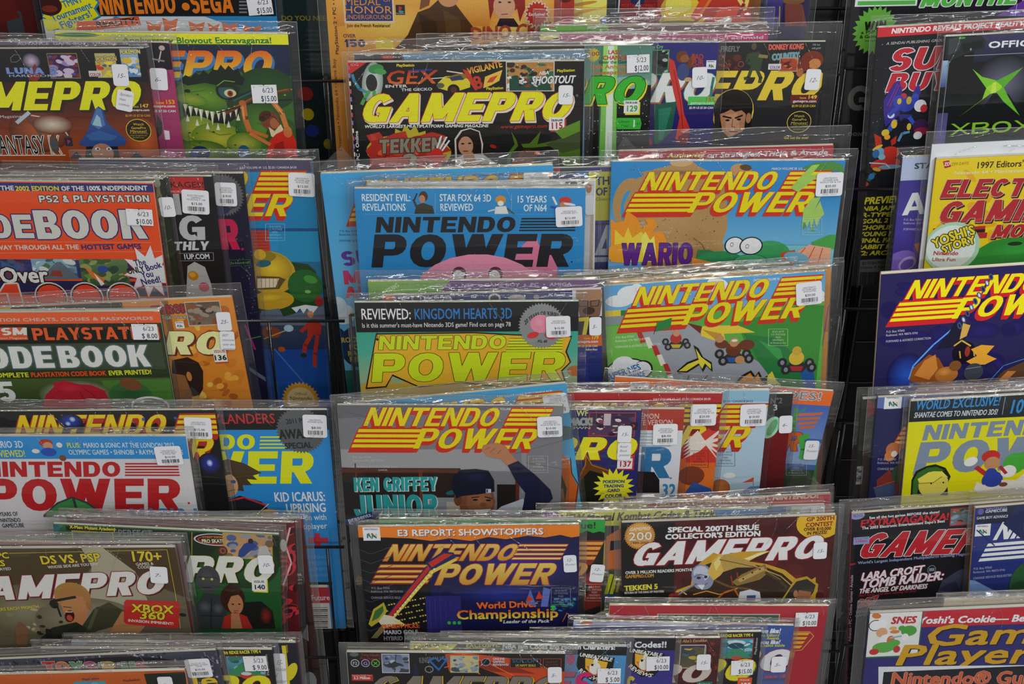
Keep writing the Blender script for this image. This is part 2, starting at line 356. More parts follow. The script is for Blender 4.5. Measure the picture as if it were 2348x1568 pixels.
# ------------------------------------------------------------------ the magazine
MAGS = []
class Mag:
    def __init__(s, label, tl, tr, tier, slot, base, th=3.2, hr=1.31, bag=1, bt=8, bs=6, group=None, base2=None, spine=None, cat='magazine', W=None, kind='magazine'):
        s.d = tier*TP + slot*0.001
        u0, v0 = on_plane(*tl, s.d); u1, v1 = on_plane(*tr, s.d)
        s.W = W or math.hypot(u1-u0, v1-v0); s.H = s.W*hr; s.th = th*0.001
        s.ang = math.atan2(v1-v0, u1-u0); s.u0, s.v0 = u0, v0
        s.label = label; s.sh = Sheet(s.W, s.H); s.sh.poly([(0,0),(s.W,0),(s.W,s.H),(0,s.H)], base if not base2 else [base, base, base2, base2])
        s.base = base; s.spine = spine or base; s.bag = bag; s.bt, s.bs = bt*0.001, bs*0.001; s.stick = []; s.cat = cat; s.group = group; s.tier = tier; s.slot = slot
        s.kind = kind
        s.k = s.px(tl[0]+100, tl[1]); s.board = None; s.flaps = []
        MAGS.append(s)
    def ab(s, x, y, dz=0):
        u, v = on_plane(x, y, s.d+dz); du, dv = u-s.u0, v-s.v0; c, n = math.cos(s.ang), math.sin(s.ang)
        return du*c+dv*n, -(-du*n+dv*c)
    def px(s, x, y):                     # metres per photo pixel along the top edge, near x, y
        a = s.ab(x, y); b = s.ab(x+10, y); return (b[0]-a[0])/10
    def hp(s, x, y, h): return s.ab(x, y)[1]-s.ab(x, y-h)[1]
    # --- print, all given at photo points on this cover
    def q(s, c, x0, y0, x1, y1, c2=None):
        a0, b0 = s.ab(x0, y0); a1, b1 = s.ab(x1, y1)
        s.sh.poly([(a0,b0),(a1,b0),(a1,b1),(a0,b1)], [c, c, c2, c2] if c2 else c); return s
    def p(s, c, *pts): s.sh.poly([s.ab(*q) for q in pts], c); return s
    def e(s, c, x, y, rx, ry=None, rot=0, c2=None):
        k = s.px(x, y); a, b = s.ab(x, y); s.sh.ell(a, b, rx*k, s.hp(x, y, ry or rx) if (ry or rx) < 200 else (ry or rx)*k*1.2, c, R(rot), c2); return s
    def st(s, c, x, y, r1, r2, n, rot=0): k = s.px(x, y); a, b = s.ab(x, y); s.sh.burst(a, b, r1*k, r2*k, n, c, R(rot), 1.18); return s
    def l(s, c, w, *pts): s.sh.line([s.ab(*q) for q in pts], w*s.px(*pts[0]), c); return s
    def t(s, txt, x0, y0, x1, y1, h, col, f=0, sh=0.0, b=0.0, o=None, sd=None, c2=None, t=.30, hb=.22, arc=0):
        k = s.px(x0, y0); a0, b0 = s.ab(x0, y0); a1, b1 = s.ab(x1, y1)
        s.sh.text(txt, a0, b0, a1, b1, s.hp(x0, y0, h), col, f, sh, b*k, (o[0], o[1]*k) if o else None, (sd[0], sd[1]*k, sd[2]*k) if sd else None, c2, t, hb, None, arc*k); return s
    def vt(s, txt, x, y0, y1, h, col, b=0, down=False):   # writing that runs up the cover
        a0, b0 = s.ab(x, y0); a1, b1 = s.ab(x, y1); k = s.px(x, y0)
        s.sh.text(txt, a0, b0, a0, b1, h*k, col, 0, 0, b*k); return s
    def k_(s, cols, x0, y0, x1, y1, n=30, r=6, seed=1, rr=.6):   # a small picture made of patches
        rnd = random.Random(seed); A0, B0 = s.ab(x0, y0); A1, B1 = s.ab(x1, y1); k = s.px(x0, y0)
        for i in range(n):
            a = A0+(A1-A0)*rnd.random(); b = B0+(B1-B0)*rnd.random(); w = r*k*(.4+rnd.random()); h = w*(.3+rnd.random()*rr)
            c = rnd.choice(cols); s.sh.ell(a, b, w, h, c, rnd.uniform(-.6, .6), None, 9, (A0, B0, A1, B1))
        return s
    def pic(s, x0, y0, x1, y1, cols, fr=None, n=24, r=9, seed=1):   # framed little screen picture
        if fr: s.q(fr, x0-2, y0-2, x1+2, y1+2)
        s.q(cols[0], x0, y0, x1, y1, cols[1]); return s.k_(cols[1:], x0, y0, x1, y1, n, r, seed)
    def np(s, x, y, sc=1.0, c='fd0', r='c21', c2=None, o=None, sd=(-6, 9), gap=1, wt=.25):
        """the two-line slanted title with stripes; x, y = foot of its first letter, sc = 1 for a title 420 px wide"""
        k = s.px(x, y)*sc; ky = s.hp(x, y+20, 40)/40*sc; a0, b0 = s.ab(x, y)
        def T(txt, xa, xb, yb, h, **kw): s.sh.text(txt, a0+xa*k, b0+yb*ky, a0+xb*k, b0+yb*ky, h*ky, **kw)
        def stripes(xl, xr, yb, h, n, offs, colr, g, e):
            s.sh.n += 1
            for j, (dx, dy) in enumerate(offs):
                for i in range(n):
                    y1 = h*(i+.5)/n+ (h/n*g/2); y0 = h*(i+.5)/n-(h/n*g/2)
                    y0 -= e; y1 += e
                    pts = [(xl-e+y0*.48, y0), (xr+e+y0*.48, y0), (xr+e+y1*.48, y1), (xl-e+y1*.48, y1)]
                    s.sh.tris([(a0+(px+dx)*k, b0+(yb-py+dy)*ky) for px, py in pts], [(0,1,2),(0,2,3)], [C(colr)]*4, s.sh.n, None, [(j*2+i%2)*SUB]*4)
        rk = r
        steps = [(sd[0]*i/4, sd[1]*i/4) for i in range(5)]
        stripes(322, 415, 0, 42, 4, steps, rk, 1.0, 1.2); stripes(-32, 112, 52, 47, 4, steps, rk, 1.0, 1.2)
        for (tx, xa, xb, yb, h) in (('NINTENDO', 0, 300, 0, 42), ('POWER', 112, 385, 52, 47)):
            T(tx, xa, xb, yb, h, col=rk, f=1, sh=.48*k/ky, b=1.6*k, sd=(rk, sd[0]*k, sd[1]*ky), t=wt, hb=wt*.68)
        for (tx, xa, xb, yb, h) in (('NINTENDO', 0, 300, 0, 42), ('POWER', 112, 385, 52, 47)):
            T(tx, xa, xb, yb, h, col=c, f=1, sh=.48*k/ky, t=wt, hb=wt*.68, c2=c2)
        stripes(322, 415, 0, 42, 4, [(0, 0)], c, .62, 0); stripes(-32, 112, 52, 47, 4, [(0, 0)], c, .62, 0)
        return s
    def np2(s, x, y, sc=1.0, c='222', sl=5, o=None, gap=0, so='POWER'):
        """the later upright-stacked title: small first line with thin stripes, big second line"""
        k = s.px(x, y)*sc; ky = s.hp(x, y+20, 40)/40*sc; a0, b0 = s.ab(x, y)
        def T(txt, xa, xb, yb, h, **kw): s.sh.text(txt, a0+xa*k, b0+yb*ky, a0+xb*k, b0+yb*ky, h*ky, **kw)
        for (tx, xa, xb, yb, h, w_) in (('NINTENDO', 0, 306, 0, 34, .28), ('POWER', -14, 428, 78, 74, .29)):
            T(tx, xa, xb, yb, h, col=c, f=1, sh=.16*k/ky, t=w_, hb=.22, o=(o[0], o[1]*k) if o else None)
        s.sh.n += 1
        for i in range(sl):
            yy = 2+i*(32/sl)
            s.sh.tris([(a0+q[0]*k, b0-q[1]*ky) for q in ((316+yy*.2, yy), (440, yy), (440, yy+3.4), (317+yy*.2, yy+3.4))], [(0,1,2),(0,2,3)], [C(c)]*4, s.sh.n)
        return s
    def post(s, x, y, c='ccc', w=44, h=38, last='of America Inc.'):   # bulk rate box
        s.l(c, .9, (x-w/2,y-h/2), (x+w/2,y-h/2), (x+w/2,y+h/2), (x-w/2,y+h/2), (x-w/2,y-h/2))
        for i, (tx, f_) in enumerate((('BULK RATE', .6), ('U.S. POSTAGE', .74), ('PAID', .28), ('NINTENDO', .58), (last, .84))):
            yy = y-h/2+8+i*(h-6)/5; s.t(tx, x-w*f_/2, yy, x+w*f_/2, yy, 4.2, c)
        return s
    def addr(s, x, y, c='ddd', dx=0, l3='FORWARD & ADDRESS CORRECTION'):
        s.t('P.O. Box 97043', x, y, x+42, y+dx*42, 5, c).t('Redmond, WA 98073-9743', x-1, y+8, x+72, y+8+dx*72, 5, c); s.t(l3, x-1, y+22, x+102*len(l3)/28, y+22+dx*100, 5, c); return s
    def n64(s, x0, y0, x1, y1):
        s.q('e8e8e8', x0, y0, x1, y1); w, h = x1-x0, y1-y0; s.t('NINTENDO', x0+w*.1, y0+h*.2, x1-w*.15, y0+h*.2, h*.12, '237', b=.3)
        cx, cy = x0+w*.5, y0+h*.62
        s.p('2a8a4a', (cx-w*.26,cy-h*.12),(cx-w*.14,cy-h*.2),(cx-w*.02,cy+h*.1),(cx-w*.02,cy+h*.26)).p('265aa0', (cx-w*.26,cy-h*.12),(cx-w*.18,cy-h*.08),(cx-w*.18,cy+h*.22),(cx-w*.26,cy+h*.18))
        s.p('c8302c', (cx-w*.02,cy-h*.2),(cx+w*.1,cy-h*.14),(cx+w*.1,cy),(cx-w*.02,cy-h*.06)).p('2a8a4a', (cx,cy+h*.26),(cx,cy-h*.02),(cx+w*.08,cy-h*.04),(cx+w*.08,cy+h*.22))
        s.p('265aa0', (cx+w*.08,cy-h*.1),(cx+w*.28,cy+h*.1),(cx+w*.28,cy+h*.24),(cx+w*.08,cy+h*.08)).p('e0b828', (cx+w*.2,cy-h*.16),(cx+w*.28,cy-h*.12),(cx+w*.28,cy+h*.12),(cx+w*.2,cy+h*.04)); return s
    def bust(s, x, y, r, skin, hair, shirt, hat=None, beard=None, turn=0, back=None):
        """a plain, nobody-in-particular head and shoulders"""
        if back: s.e(back, x, y+r*.1, r*1.3, r*1.5)
        s.p(shirt, (x-r*2,y+r*2.6),(x-r*1.7,y+r*1.75),(x-r*.5,y+r*1.3),(x+r*.5,y+r*1.3),(x+r*1.7,y+r*1.75),(x+r*2,y+r*2.6))
        s.q(skin, x-r*.38, y+r*.6, x+r*.38, y+r*1.5)
        s.e(hair, x, y-r*.12, r*1.0, r*1.16); s.e(skin, x+turn*r*.15, y+r*.18, r*.74, r*.98)
        s.p(hair, (x-r*.85,y-r*.2),(x-r*.6,y-r*.95),(x,y-r*1.15),(x+r*.6,y-r*.95),(x+r*.85,y-r*.2),(x+r*.5,y-r*.42),(x,y-r*.52),(x-r*.5,y-r*.42))
        for d in (-1, 1):
            ex = x+turn*r*.2+d*r*.32
            s.e('222', ex, y+r*.12, r*.12, r*.07); s.l('221', r*.07, (ex-r*.17,y-r*.05),(ex+r*.17,y-r*.07))
        s.l('a0604a', r*.07, (x+turn*r*.25,y+r*.2),(x+turn*r*.3+r*.04,y+r*.46)); s.l('8a3a34', r*.09, (x+turn*r*.2-r*.2,y+r*.7),(x+turn*r*.2+r*.2,y+r*.69))
        if beard: s.e(beard, x, y+r*.98, r*.5, r*.2)
        if hat: s.p(hat, (x-r*1.0,y-r*.1),(x-r*.98,y-r*.7),(x-r*.5,y-r*1.28),(x+r*.3,y-r*1.3),(x+r*.9,y-r*.8),(x+r*1.0,y-r*.15),(x+r*.2,y-r*.34))
        return s
    def _st(s, x, y, w, h, rot):
        return
    # --- stickers (each stuck on the bag: a part)
    def flap(s, *pts): s.flaps.append(pts); return s      # loose corner of plastic standing off the bag, corners at photo points
    def hs(s, txt, cx, cy, w=34, h=48, rot=0, l2=None): s.stick.append(('h', txt, cx, cy, w, h, rot, l2)); return s
    def ds(s, date, price, x0, y0, x1, y1, rot=2): s.stick.append(('d', (date, price), (x0+x1)/2, (y0+y1)/2, x1-x0, y1-y0, rot, None)); return s
    def bs_(s, lines, price, x0, y0, x1, y1, rot=0): s.stick.append(('b', (lines, price), (x0+x1)/2, (y0+y1)/2, x1-x0, y1-y0, rot, None)); return s
    # --- building
    def build(s):
        root = bpy.data.objects.new(s.kind, None); COL.objects.link(root); root.empty_display_size = 0.05
        root['label'] = s.label; root['category'] = s.cat
        if s.group: root['group'] = s.group
        ca, sa = math.cos(s.ang), math.sin(s.ang)
        ex = XAX*ca + UPV*sa; ey = UPV*ca - XAX*sa
        tlw = world(s.u0, s.v0, s.d)
        o = tlw + ex*(s.W/2) - ey*s.H
        root.matrix_world = Matrix(((ex.x, ey.x, NRM.x, o.x), (ex.y, ey.y, NRM.y, o.y), (ex.z, ey.z, NRM.z, o.z), (0, 0, 0, 1)))
        W, H, th = s.W, s.H, s.th; hw = W/2
        ev, ef = [], []
        box(ev, ef, -hw, 0, -0.00028, hw, H, -0.00001)                       # front cover sheet
        box(ev, ef, -hw, 0, -th, hw, H, -th+0.0003)                          # back cover sheet
        box(ev, ef, -hw-0.0003, 0, -th, -hw, H, -0.00002)                    # spine
        s.sh.mesh('printed_cover', M_PRINT, root, -hw, H, 0.0, (ev, ef, C(s.spine)))
        pv, pf = [], []
        # the page block: three slightly uneven bundles of leaves
        rnd = random.Random(int(s.W*1e6)+s.tier*7+int(s.slot*10)); nb = max(2, int(th/0.0012))
        z = -0.0003
        for i in range(nb):
            z2 = z-(th-0.0006)/nb
            box(pv, pf, -hw+0.0003, 0.0005, z2+0.00003, hw-0.0004-rnd.random()*.0006, H+0.0002+rnd.random()*0.0009, z); z = z2
        link('page_block', pv, pf, M_PAGES, root)
        if s.board:
            bv, bf = [], []; dx0, dx1, up = s.board
            box(bv, bf, -hw-dx0, 0, -th-0.0016, hw+dx1, H+up, -th-0.0002)
            ob = link('backing_board', bv, bf, M_BOARD, root); ob['label'] = 'white backing board'
        if s.bag: s.make_bag(root, rnd)
        for q in s.stick: s.make_sticker(root, q)
        return root
    def make_bag(s, root, rnd):
        W, H, th = s.W, s.H, s.th; hw = W/2
        b0, b1 = (s.board[0], s.board[2]) if s.board else (0, 0)
        zf, zb = 0.0010, -th-0.0004-(0.0016 if s.board else 0)
        sl, sr, tp = s.bs*(.7+rnd.random()*.6)+b0, s.bs*(.7+rnd.random()*.6), s.bt*(.75+.5*rnd.random())+b1
        xs = [-hw-sl, -hw-sl*.5, -hw]+[-hw+W*i/26 for i in range(1, 26)]+[hw, hw+sr*.5, hw+sr]
        ys = [-0.002, 0.0]+[H*i/12 for i in range(1, 12)]+[H, H+.0012, H+.0026, H+tp*.35, H+tp*.6, H+tp*.8, H+tp]
        zm = (zf+zb)/2; v, f, cr = [], [], []; nx = len(xs); tilt = rnd.uniform(-.0022, .0022)
        ph = [rnd.uniform(0, 6.28) for _ in range(6)]
        for j, y in enumerate(ys):
            for i, x in enumerate(xs):
                z = zf + 0.00012*math.sin(x*55+ph[0]+y*20)+0.0001*math.sin(y*70+ph[1]+x*31)
                e = 0.0; yy = y
                if x < -hw: t = (-hw-x)/sl; z = z+(zm-z)*t; e = max(e, t*.14)
                if x > hw: t = (x-hw)/sr; z = z+(zm-z)*t; e = max(e, t*.14)
                if y > H:
                    t = (y-H)/tp; z = z+(zb+0.0004-z)*min(1, t*1.15)
                    if not (abs(x) > hw): z += (rnd.random()-.5)*0.0018*min(1, t*3)*(1 if t < 1 else .4)
                    z = max(zb+0.0002, min(zf, z)); e = max(e, min(1, .2+t*.8))
                    yy = y + (tilt*x/hw + 0.0006*math.sin(x*60+ph[2]))*t
                elif y > H*.93: e = max(e, .12)
                v.append((x, yy, z)); cr.append(e)
        for j in range(len(ys)-1):
            for i in range(nx-1): a = j*nx+i; f.append((a, a+1, a+nx+1, a+nx))
        # back sheet, sharing nothing but lying close at the seams
        b = len(v)
        yt = H+tp
        for (x, y) in ((-hw-sl, -0.002), (hw+sr, -0.002), (hw+sr, yt-tilt*0+0.0), (-hw-sl, yt)):
            v.append((x, y, zb)); cr.append(.1)
        f.append((b+3, b+2, b+1, b))
        ob = link('plastic_bag', v, f, M_BAG, root, True)
        at = ob.data.attributes.new('crinkle', 'FLOAT', 'POINT'); at.data.foreach_set('value', cr)
        # welded seam down the side and folded flap edge along the top
        sv, sf = [], []
        for (x0, y0, x1, y1) in ((-hw-sl, 0, -hw-sl, yt), (hw+sr, 0, hw+sr, yt)):
            rod(sv, sf, (x0, y0, zm), (x1, y1, zm), 0.00022, 4)
        n = 18; pz = zb+0.0006
        pts = [(-hw-sl+(W+sl+sr)*i/n, H+tp+(tilt*(-1+2*i/n))+(rnd.random()-.5)*.0007, pz+(rnd.random())*.0006) for i in range(n+1)]
        for i in range(n): rod(sv, sf, pts[i], pts[i+1], 0.0003, 4)
        link('bag_seam', sv, sf, M_CREASE, ob)
        cv, cf = [], []
        for q in range(16):                      # creases: most run along the folded top, some down over the cover
            if q < 11:
                x = rnd.uniform(-hw-sl*.5, hw-.01); L = rnd.uniform(.006, .05); t0 = rnd.uniform(.12, .95); y = H+tp*t0; dy = rnd.uniform(-.3, .3)*tp
                pts = [(min(x+L*i/5, hw+sr*.6), min(y+dy*i/5+rnd.uniform(-.0004, .0004), H+tp*.98), zf+(zb+0.0004-zf)*min(1, t0*1.15)+.0004) for i in range(6)]
                pts = [(a, max(b_, H+.0015), c) for a, b_, c in pts]; r_ = rnd.uniform(.00012, .00032)
            else:
                x = rnd.uniform(-hw*.95, hw*.95); sx = rnd.uniform(-.9, .9); L = rnd.uniform(.006, .03); bnd = rnd.uniform(-.4, .4)
                pts = [(x+L*sx*i/5+bnd*L*(i/5)**2, H-.0005-L*i/5, zf+.0001) for i in range(6)]; r_ = rnd.uniform(.00007, .00015)
                pts = [p for p in pts if abs(p[0]) < hw]
            for i in range(len(pts)-1): rod(cv, cf, pts[i], pts[i+1], r_, 5)
        link('plastic_crease', cv, cf, M_CREASE, ob, True)['kind'] = 'stuff'
        for fl in s.flaps:
            P = [s.ab(*q) for q in fl]; fv, ff, n = [], [], 6
            for i in range(n+1):
                for j in range(n+1-i):
                    a, b_, c = i/n, j/n, 1-i/n-j/n
                    x = P[0][0]*a+P[1][0]*b_+P[2][0]*c; y = P[0][1]*a+P[1][1]*b_+P[2][1]*c
                    fv.append((x-hw, H-y, 0.0009+0.00025*math.sin(9*a+5*b_)+rnd.random()*.0002))
            idx = lambda i, j: sum(n+1-q for q in range(i))+j
            for i in range(n):
                for j in range(n-i):
                    ff.append((idx(i, j), idx(i+1, j), idx(i, j+1)))
                    if j < n-i-1: ff.append((idx(i+1, j), idx(i+1, j+1), idx(i, j+1)))
            fo = link('loose_plastic_corner', fv, ff, M_BAG, ob, True)
            fa = fo.data.attributes.new('crinkle', 'FLOAT', 'POINT'); fa.data.foreach_set('value', [.8]*len(fv))



    def make_sticker(s, root, q):
        kind, data, cx, cy, w, h, rot, l2 = q
        k = s.px(cx, cy); kh = s.hp(cx, cy+h/2, h)/h; w_, h_ = w*k, h*kh
        a, b = s.ab(cx, cy); sh = Sheet(w_, h_); n = 6; pts = []
        rc = {'h': 6, 'b': 6, 'd': .6}[kind]*k
        for (x, y, a0) in ((w_-rc, rc, -90), (w_-rc, h_-rc, 0), (rc, h_-rc, 90), (rc, rc, 180)):
            for i in range(4):
                t = R(a0+90*i/3); pts.append((x+rc*math.cos(t), y+rc*math.sin(t)))
        if kind == 'd':
            c_ = w_*.5; g = 2.2*k
            pts = [(0,0),(c_-g,0),(c_,g*1.3),(c_+g,0),(w_,0),(w_,h_),(c_+g,h_),(c_,h_-g*1.3),(c_-g,h_),(0,h_)]
        sh.poly(pts, 'cfcfd2')
        T = lambda tx, x0, x1, y, hh, c='222', **kw: sh.text(tx, x0*w_, y*h_, x1*w_, y*h_, hh*h_, c, **kw)
        if kind == 'h':
            if l2:
                T(data, .2, .2+.16*len(data), .36, .16, '555', sh=.3)
                for i, ln in enumerate(l2): T(ln, .12, min(.92, .12+.13*len(ln)), .36+.24*(i+1)*min(1, 2.4/len(l2)), .12, '666', sh=.3)
            else:
                if isinstance(data, (list, tuple)):
                    for i, ln in enumerate(data): T(ln, .14, min(.92, .14+.13*len(ln)), .28+.24*i, .13, '555', sh=.35)
                else: T(data, .22, .22+.18*len(data), .62, .2, '555', sh=.35)
        elif kind == 'd':
            T(data[0], .42, .86, .42, .26, '333'); T(data[1], .34, .95, .9, .30, '2a2a2a', b=.25*k)
            T("'", .08, .12, .3, .2, '777'); sh.line([(w_*.3, h_*.08), (w_*.7, h_*.09)], .8*k, '888')
        else:
            lines, price = data; nl = len(lines)
            for i, ln in enumerate(lines):
                ww = min(.78, .062*len(ln)); T(ln, .52-ww/2, .52+ww/2, .27+.085*i, .07, '333')
            T(price, .34, .74, .62, .10, '222', b=.18*k)
            rnd = random.Random(len(MAGS)+int(cx)); x = .2; sh.n += 1
            while x < .84:
                ww = rnd.choice((.012, .02, .032, .012)); sh.tris([(x*w_, .69*h_), ((x+ww)*w_, .69*h_), ((x+ww)*w_, .88*h_), (x*w_, .88*h_)], [(0,1,2),(0,2,3)], [C('222')]*4, sh.n)
                x += ww+rnd.choice((.01, .018, .026))
            T('75087  97271', .26, .8, .955, .045, '777')
        ev, ef = [], []; B = [(p[0], p[1]) for p in pts]
        n = len(B); ev = [(x, -y, -0.00012) for x, y in B]+[(x, -y, 0.0) for x, y in B]; ef = [tuple(range(n))]+[(i, n+i, n+(i+1) % n, (i+1) % n) for i in range(n)]
        ob = sh.mesh('price_sticker', M_STICK, root, 0, 0, 0, (ev, ef, C('c0c0c0')))
        zz = 0.0014 if s.bag else 0.0004
        rr = R(rot)
        m3 = Matrix.Rotation(rr, 4, 'Z')
        ob.matrix_local = Matrix.Translation((a-s.W/2, s.H-b, zz)) @ m3 @ Matrix.Translation((-w_/2, h_/2, 0))
        ob['label'] = {'h': 'small white sticker with a handwritten price', 'd': 'white date and price sticker', 'b': 'white price label with a bar code'}[kind]
# ================================================================== the magazines
# ---------------------------------------------------------------- top tier
m = Mag('old magazine with a dark red cover half hidden at the top corner', (-465,-90), (58,-90), 0, 14, '4a1210', bs=3)
m.q('333a3e', 10,25,60,90).p('5a1614', (-20,0),(30,0),(45,40),(-20,60))
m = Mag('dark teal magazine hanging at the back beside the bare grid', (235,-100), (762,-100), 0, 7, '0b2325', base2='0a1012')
m.t('DO YOU NEED', 645,47,760,47,11,'7d7414',b=.8)
for i in range(9): m.t('expert tips 720 Skate', 700,72+i*11,765,72+i*11,6,'1c4a4c')
m.e('7a1a14',700,215,18,16).e('a08a10',706,262,14,14).e('16246a',716,300,16,14).e('8a7a10',752,330,10,12)
m = Mag('magazine with big orange title on black band above a blue and white cover', (78,-70), (624,-70), 0, 22, '2b86c0', bt=9)
m.q('d9dde0',85,38,700,90).e('3a94cc',230,62,70,30).e('e8e8ea',250,66,50,20).p('2f8cc8',(470,38),(640,38),(640,90),(560,70)).p('dfe4e8',(200,38),(262,38),(240,60),(190,80))
m.q('16161a',196,-20,640,37).t('NINTENDO',231,34,405,30,44,'f37a18',f=1,t=.27).e('f37a18',426,15,9).t('SEGA',440,31,537,29,48,'f37a18',f=1,t=.27)
for i in range(4): m.q('77797c',548,2+i*8,567,6+i*8)
m.st('2e7fa6',160,15,72,60,15,5).st('e8de14',158,14,68,56,15,5).p('e8de14',(95,45),(130,38),(150,60),(110,72))
m.t('TMNT',147,18,190,4,15,'2b78b0',b=1).t('Tournament',122,50,212,18,15,'2b78b0',b=1).t('Fighters!',142,66,212,36,15,'2b78b0',b=1)
m.e('3a1512',112,12,30,24).e('7a2c22',114,20,18,8).q('e9b018',86,-10,92,70)
m.p('ec5c22',(176,50),(318,37),(324,58),(176,72)).t('REALITY:',222,63,316,53,13,'1d1d20',b=1.2)
for a in ((335,48,372,74),(372,40,408,74),(432,48,470,74),(476,52,504,74),(508,50,545,74),(556,56,600,74)):
    m.p('f06a1c',(a[0],a[1]),((a[0]+a[2])/2,a[1]+8),(a[2],a[1]+2),(a[2]-6,a[3]),((a[0]+a[2])/2,a[3]-8),(a[0]+6,a[3]))
m.ds('6/23','$15.00',568,-8,625,33,4)
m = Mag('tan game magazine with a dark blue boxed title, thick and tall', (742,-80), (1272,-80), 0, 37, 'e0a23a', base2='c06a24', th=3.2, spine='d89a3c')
m.q('e2ab4c',760,-10,1262,60,'cc8030').e('efc05c',900,60,110,50,0,'dea244').e('f0c466',1180,70,60,60,0,'d89238')
m.q('d8c8a8',784,-40,905,53).q('27366c',788,-40,901,48).t('MEDAL',790,12,872,12,18,'d98a28').t('OF',878,4,898,4,9,'d98a28').t('HONOR',789,31,898,31,17,'e0923a').t('UNDERGROUND',790,44,897,44,10,'d88a30')
m.t('Join the French Resistance!',796,62,895,62,7,'2a1a0a',b=.5).q('1c2228',907,11,929,34).p('c03028',(914,14),(922,17),(918,27),(914,26)).e('2aa098',920,27,6,2.5).t('PlayStation',909,32,927,32,3,'bbb')
m.t('OVER',787,86,815,86,8,'5a2a3a',b=.5).t('150',790,108,838,108,18,'2a2a5a',f=1).p('e8c830',(860,92),(875,84),(900,94),(905,112),(862,112))
m.p('4a3018',(905,112),(935,80),(958,28),(985,18),(1015,-10),(1045,10),(1068,40),(1085,62),(1078,112)).p('38240f',(960,30),(1000,50),(1010,112),(975,112)).p('5a3c20',(1015,20),(1055,45),(1060,112),(1030,112)).e('c89060',1028,-6,24,22).p('7a4c26',(962,22),(968,-20),(990,-20),(984,12))
m.e('a02418',1160,-20,46,50).p('8c1c14',(1116,-30),(1204,-30),(1204,20),(1192,50),(1184,10),(1136,10),(1124,45)).e('cf9a78',1156,14,25,30).p('2a1a22',(1138,60),(1146,42),(1178,42),(1192,62)).e('222',1146,5,4,2).e('222',1168,5,4,2).l('8a3030',2,(1150,33),(1164,32))
m.t('DINO CRISIS',1078,92,1280,78,28,'b03a2c',sh=.1,b=.8,o=('6a4a30',1))
m.st('d8d0c0',1231,32,30,24,18).st('b8281c',1231,32,27,21,18).t('Exclusive!',1212,36,1250,36,7,'e8e0d8',b=.5)
m.vt('PlayStation 2 • PC • Online',777,125,-40,7,'3a2412',b=.4).vt('Dreamcast • Nintendo 64 • Game Boy',784,345,135,7,'6a4420',b=.2)
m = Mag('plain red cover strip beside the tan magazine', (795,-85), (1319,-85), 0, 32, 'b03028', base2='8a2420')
m.e('5a1814',1296,-4,16,10).p('c43a30',(1262,20),(1320,60),(1320,120),(1262,120))
m = Mag('bright yellow cover with curved bands behind the plain red one', (870,-88), (1395,-88), 0, 27, 'ecc23c')
m.e('f3df6c',1350,-2,44,18,12).e('d89a2a',1345,30,40,8,-14).e('f2d870',1355,40,50,14,-16).e('c88e28',1340,8,30,4,-10).p('2f6a9a',(1376,45),(1400,30),(1400,70),(1380,70))
m = Mag('dark cover with a red fighting title panel and lightning', (990,-90), (1513,-90), 0, 22, '1d2834')
m.q('7a161c',1420,-20,1512,55).q('283848',1400,20,1420,60).l('c8ccd4',3,(1418,28),(1420,0)).l('c8ccd4',2.5,(1400,30),(1520,24)).e('16204a',1462,2,16,14)
m.t('MORTAL',1424,17,1458,17,9,'c03a2a').t('4',1456,22,1468,22,22,'b8bcc4',b=.8).t('KOMBAT',1468,18,1502,18,9,'c03a2a').t('PlayStation',1458,35,1500,35,6,'ddd',b=.5).t('and Nintendo 64',1438,43,1500,43,6,'ddd',b=.5)
m = Mag('red cover with a big rounded yellow figure shape and brown corner', (1230,-92), (1754,-92), 0, 17, 'b8392a')
m.e('e8c23c',1560,22,46,38).e('f0d860',1556,10,30,20).e('e8c23c',1545,48,34,12).e('8a7a20',1560,52,44,5).l('d64a28',14,(1590,40),(1616,-4)).l('e87a30',7,(1600,42),(1628,0)).l('e8c23c',10,(1612,45),(1600,55))
m.p('e0472c',(1632,50),(1650,18),(1690,12),(1712,50)).l('f0d070',9,(1690,-10),(1708,20),(1716,-8)).e('efe3da',1668,46,10,8).e('efe3da',1656,52,12,8).p('7a4a20',(1718,-20),(1760,-20),(1760,60),(1722,60)).l('9a2a1c',8,(1690,40),(1705,10))
m = Mag('purple and brown cover edge behind the red and yellow one', (1345,-94), (1868,-94), 0, 12, '2a2448')
m.e('7a5030',1820,-2,26,14).p('7a4038',(1800,10),(1840,10),(1850,60),(1800,60)).q('3a3474',1758,-20,1790,60).l('caa83a',2,(1788,15),(1787,60))
m = Mag('black magazine with green slanted letters and a green starburst', (1968,-110), (2500,-120), 0, 24, '1f1f26', th=3.4, base2='0c0c0f')
m.q('dfe6e4',1962,-6,2102,13).q('5ab44e',1967,3,2098,10)
m.t('MONTHLY',2108,17,2366,8,34,'57b84a',f=1,sh=.3,o=('e6eae8',2.2))
m.p('6a3aa0',(2285,36),(2348,0),(2400,-5),(2400,40)).l('c8b8e0',1.2,(2328,36),(2332,8)).st('68ac3c',2006,70,52,42,24).t('WIN',1980,70,2030,66,20,'161c10',f=1,sh=.1)
m.t('a PSP',1974,78,2006,76,7,'161c10',b=.6).t('& Games',1971,88,2016,86,7,'161c10',b=.6).t('See inside',1982,96,2012,95,5,'161c10')
m.t('G',1940,254,1992,254,58,'66645f',f=1,t=.22).t('DON\'T',1944,312,1990,312,9,'66645f',f=1).p('2c1848',(1950,385),(1975,350),(2000,345),(2000,460),(1950,460))
for i in range(4): m.l('2e2e34',.8,(1920,128+i*6),(1945,129+i*6))
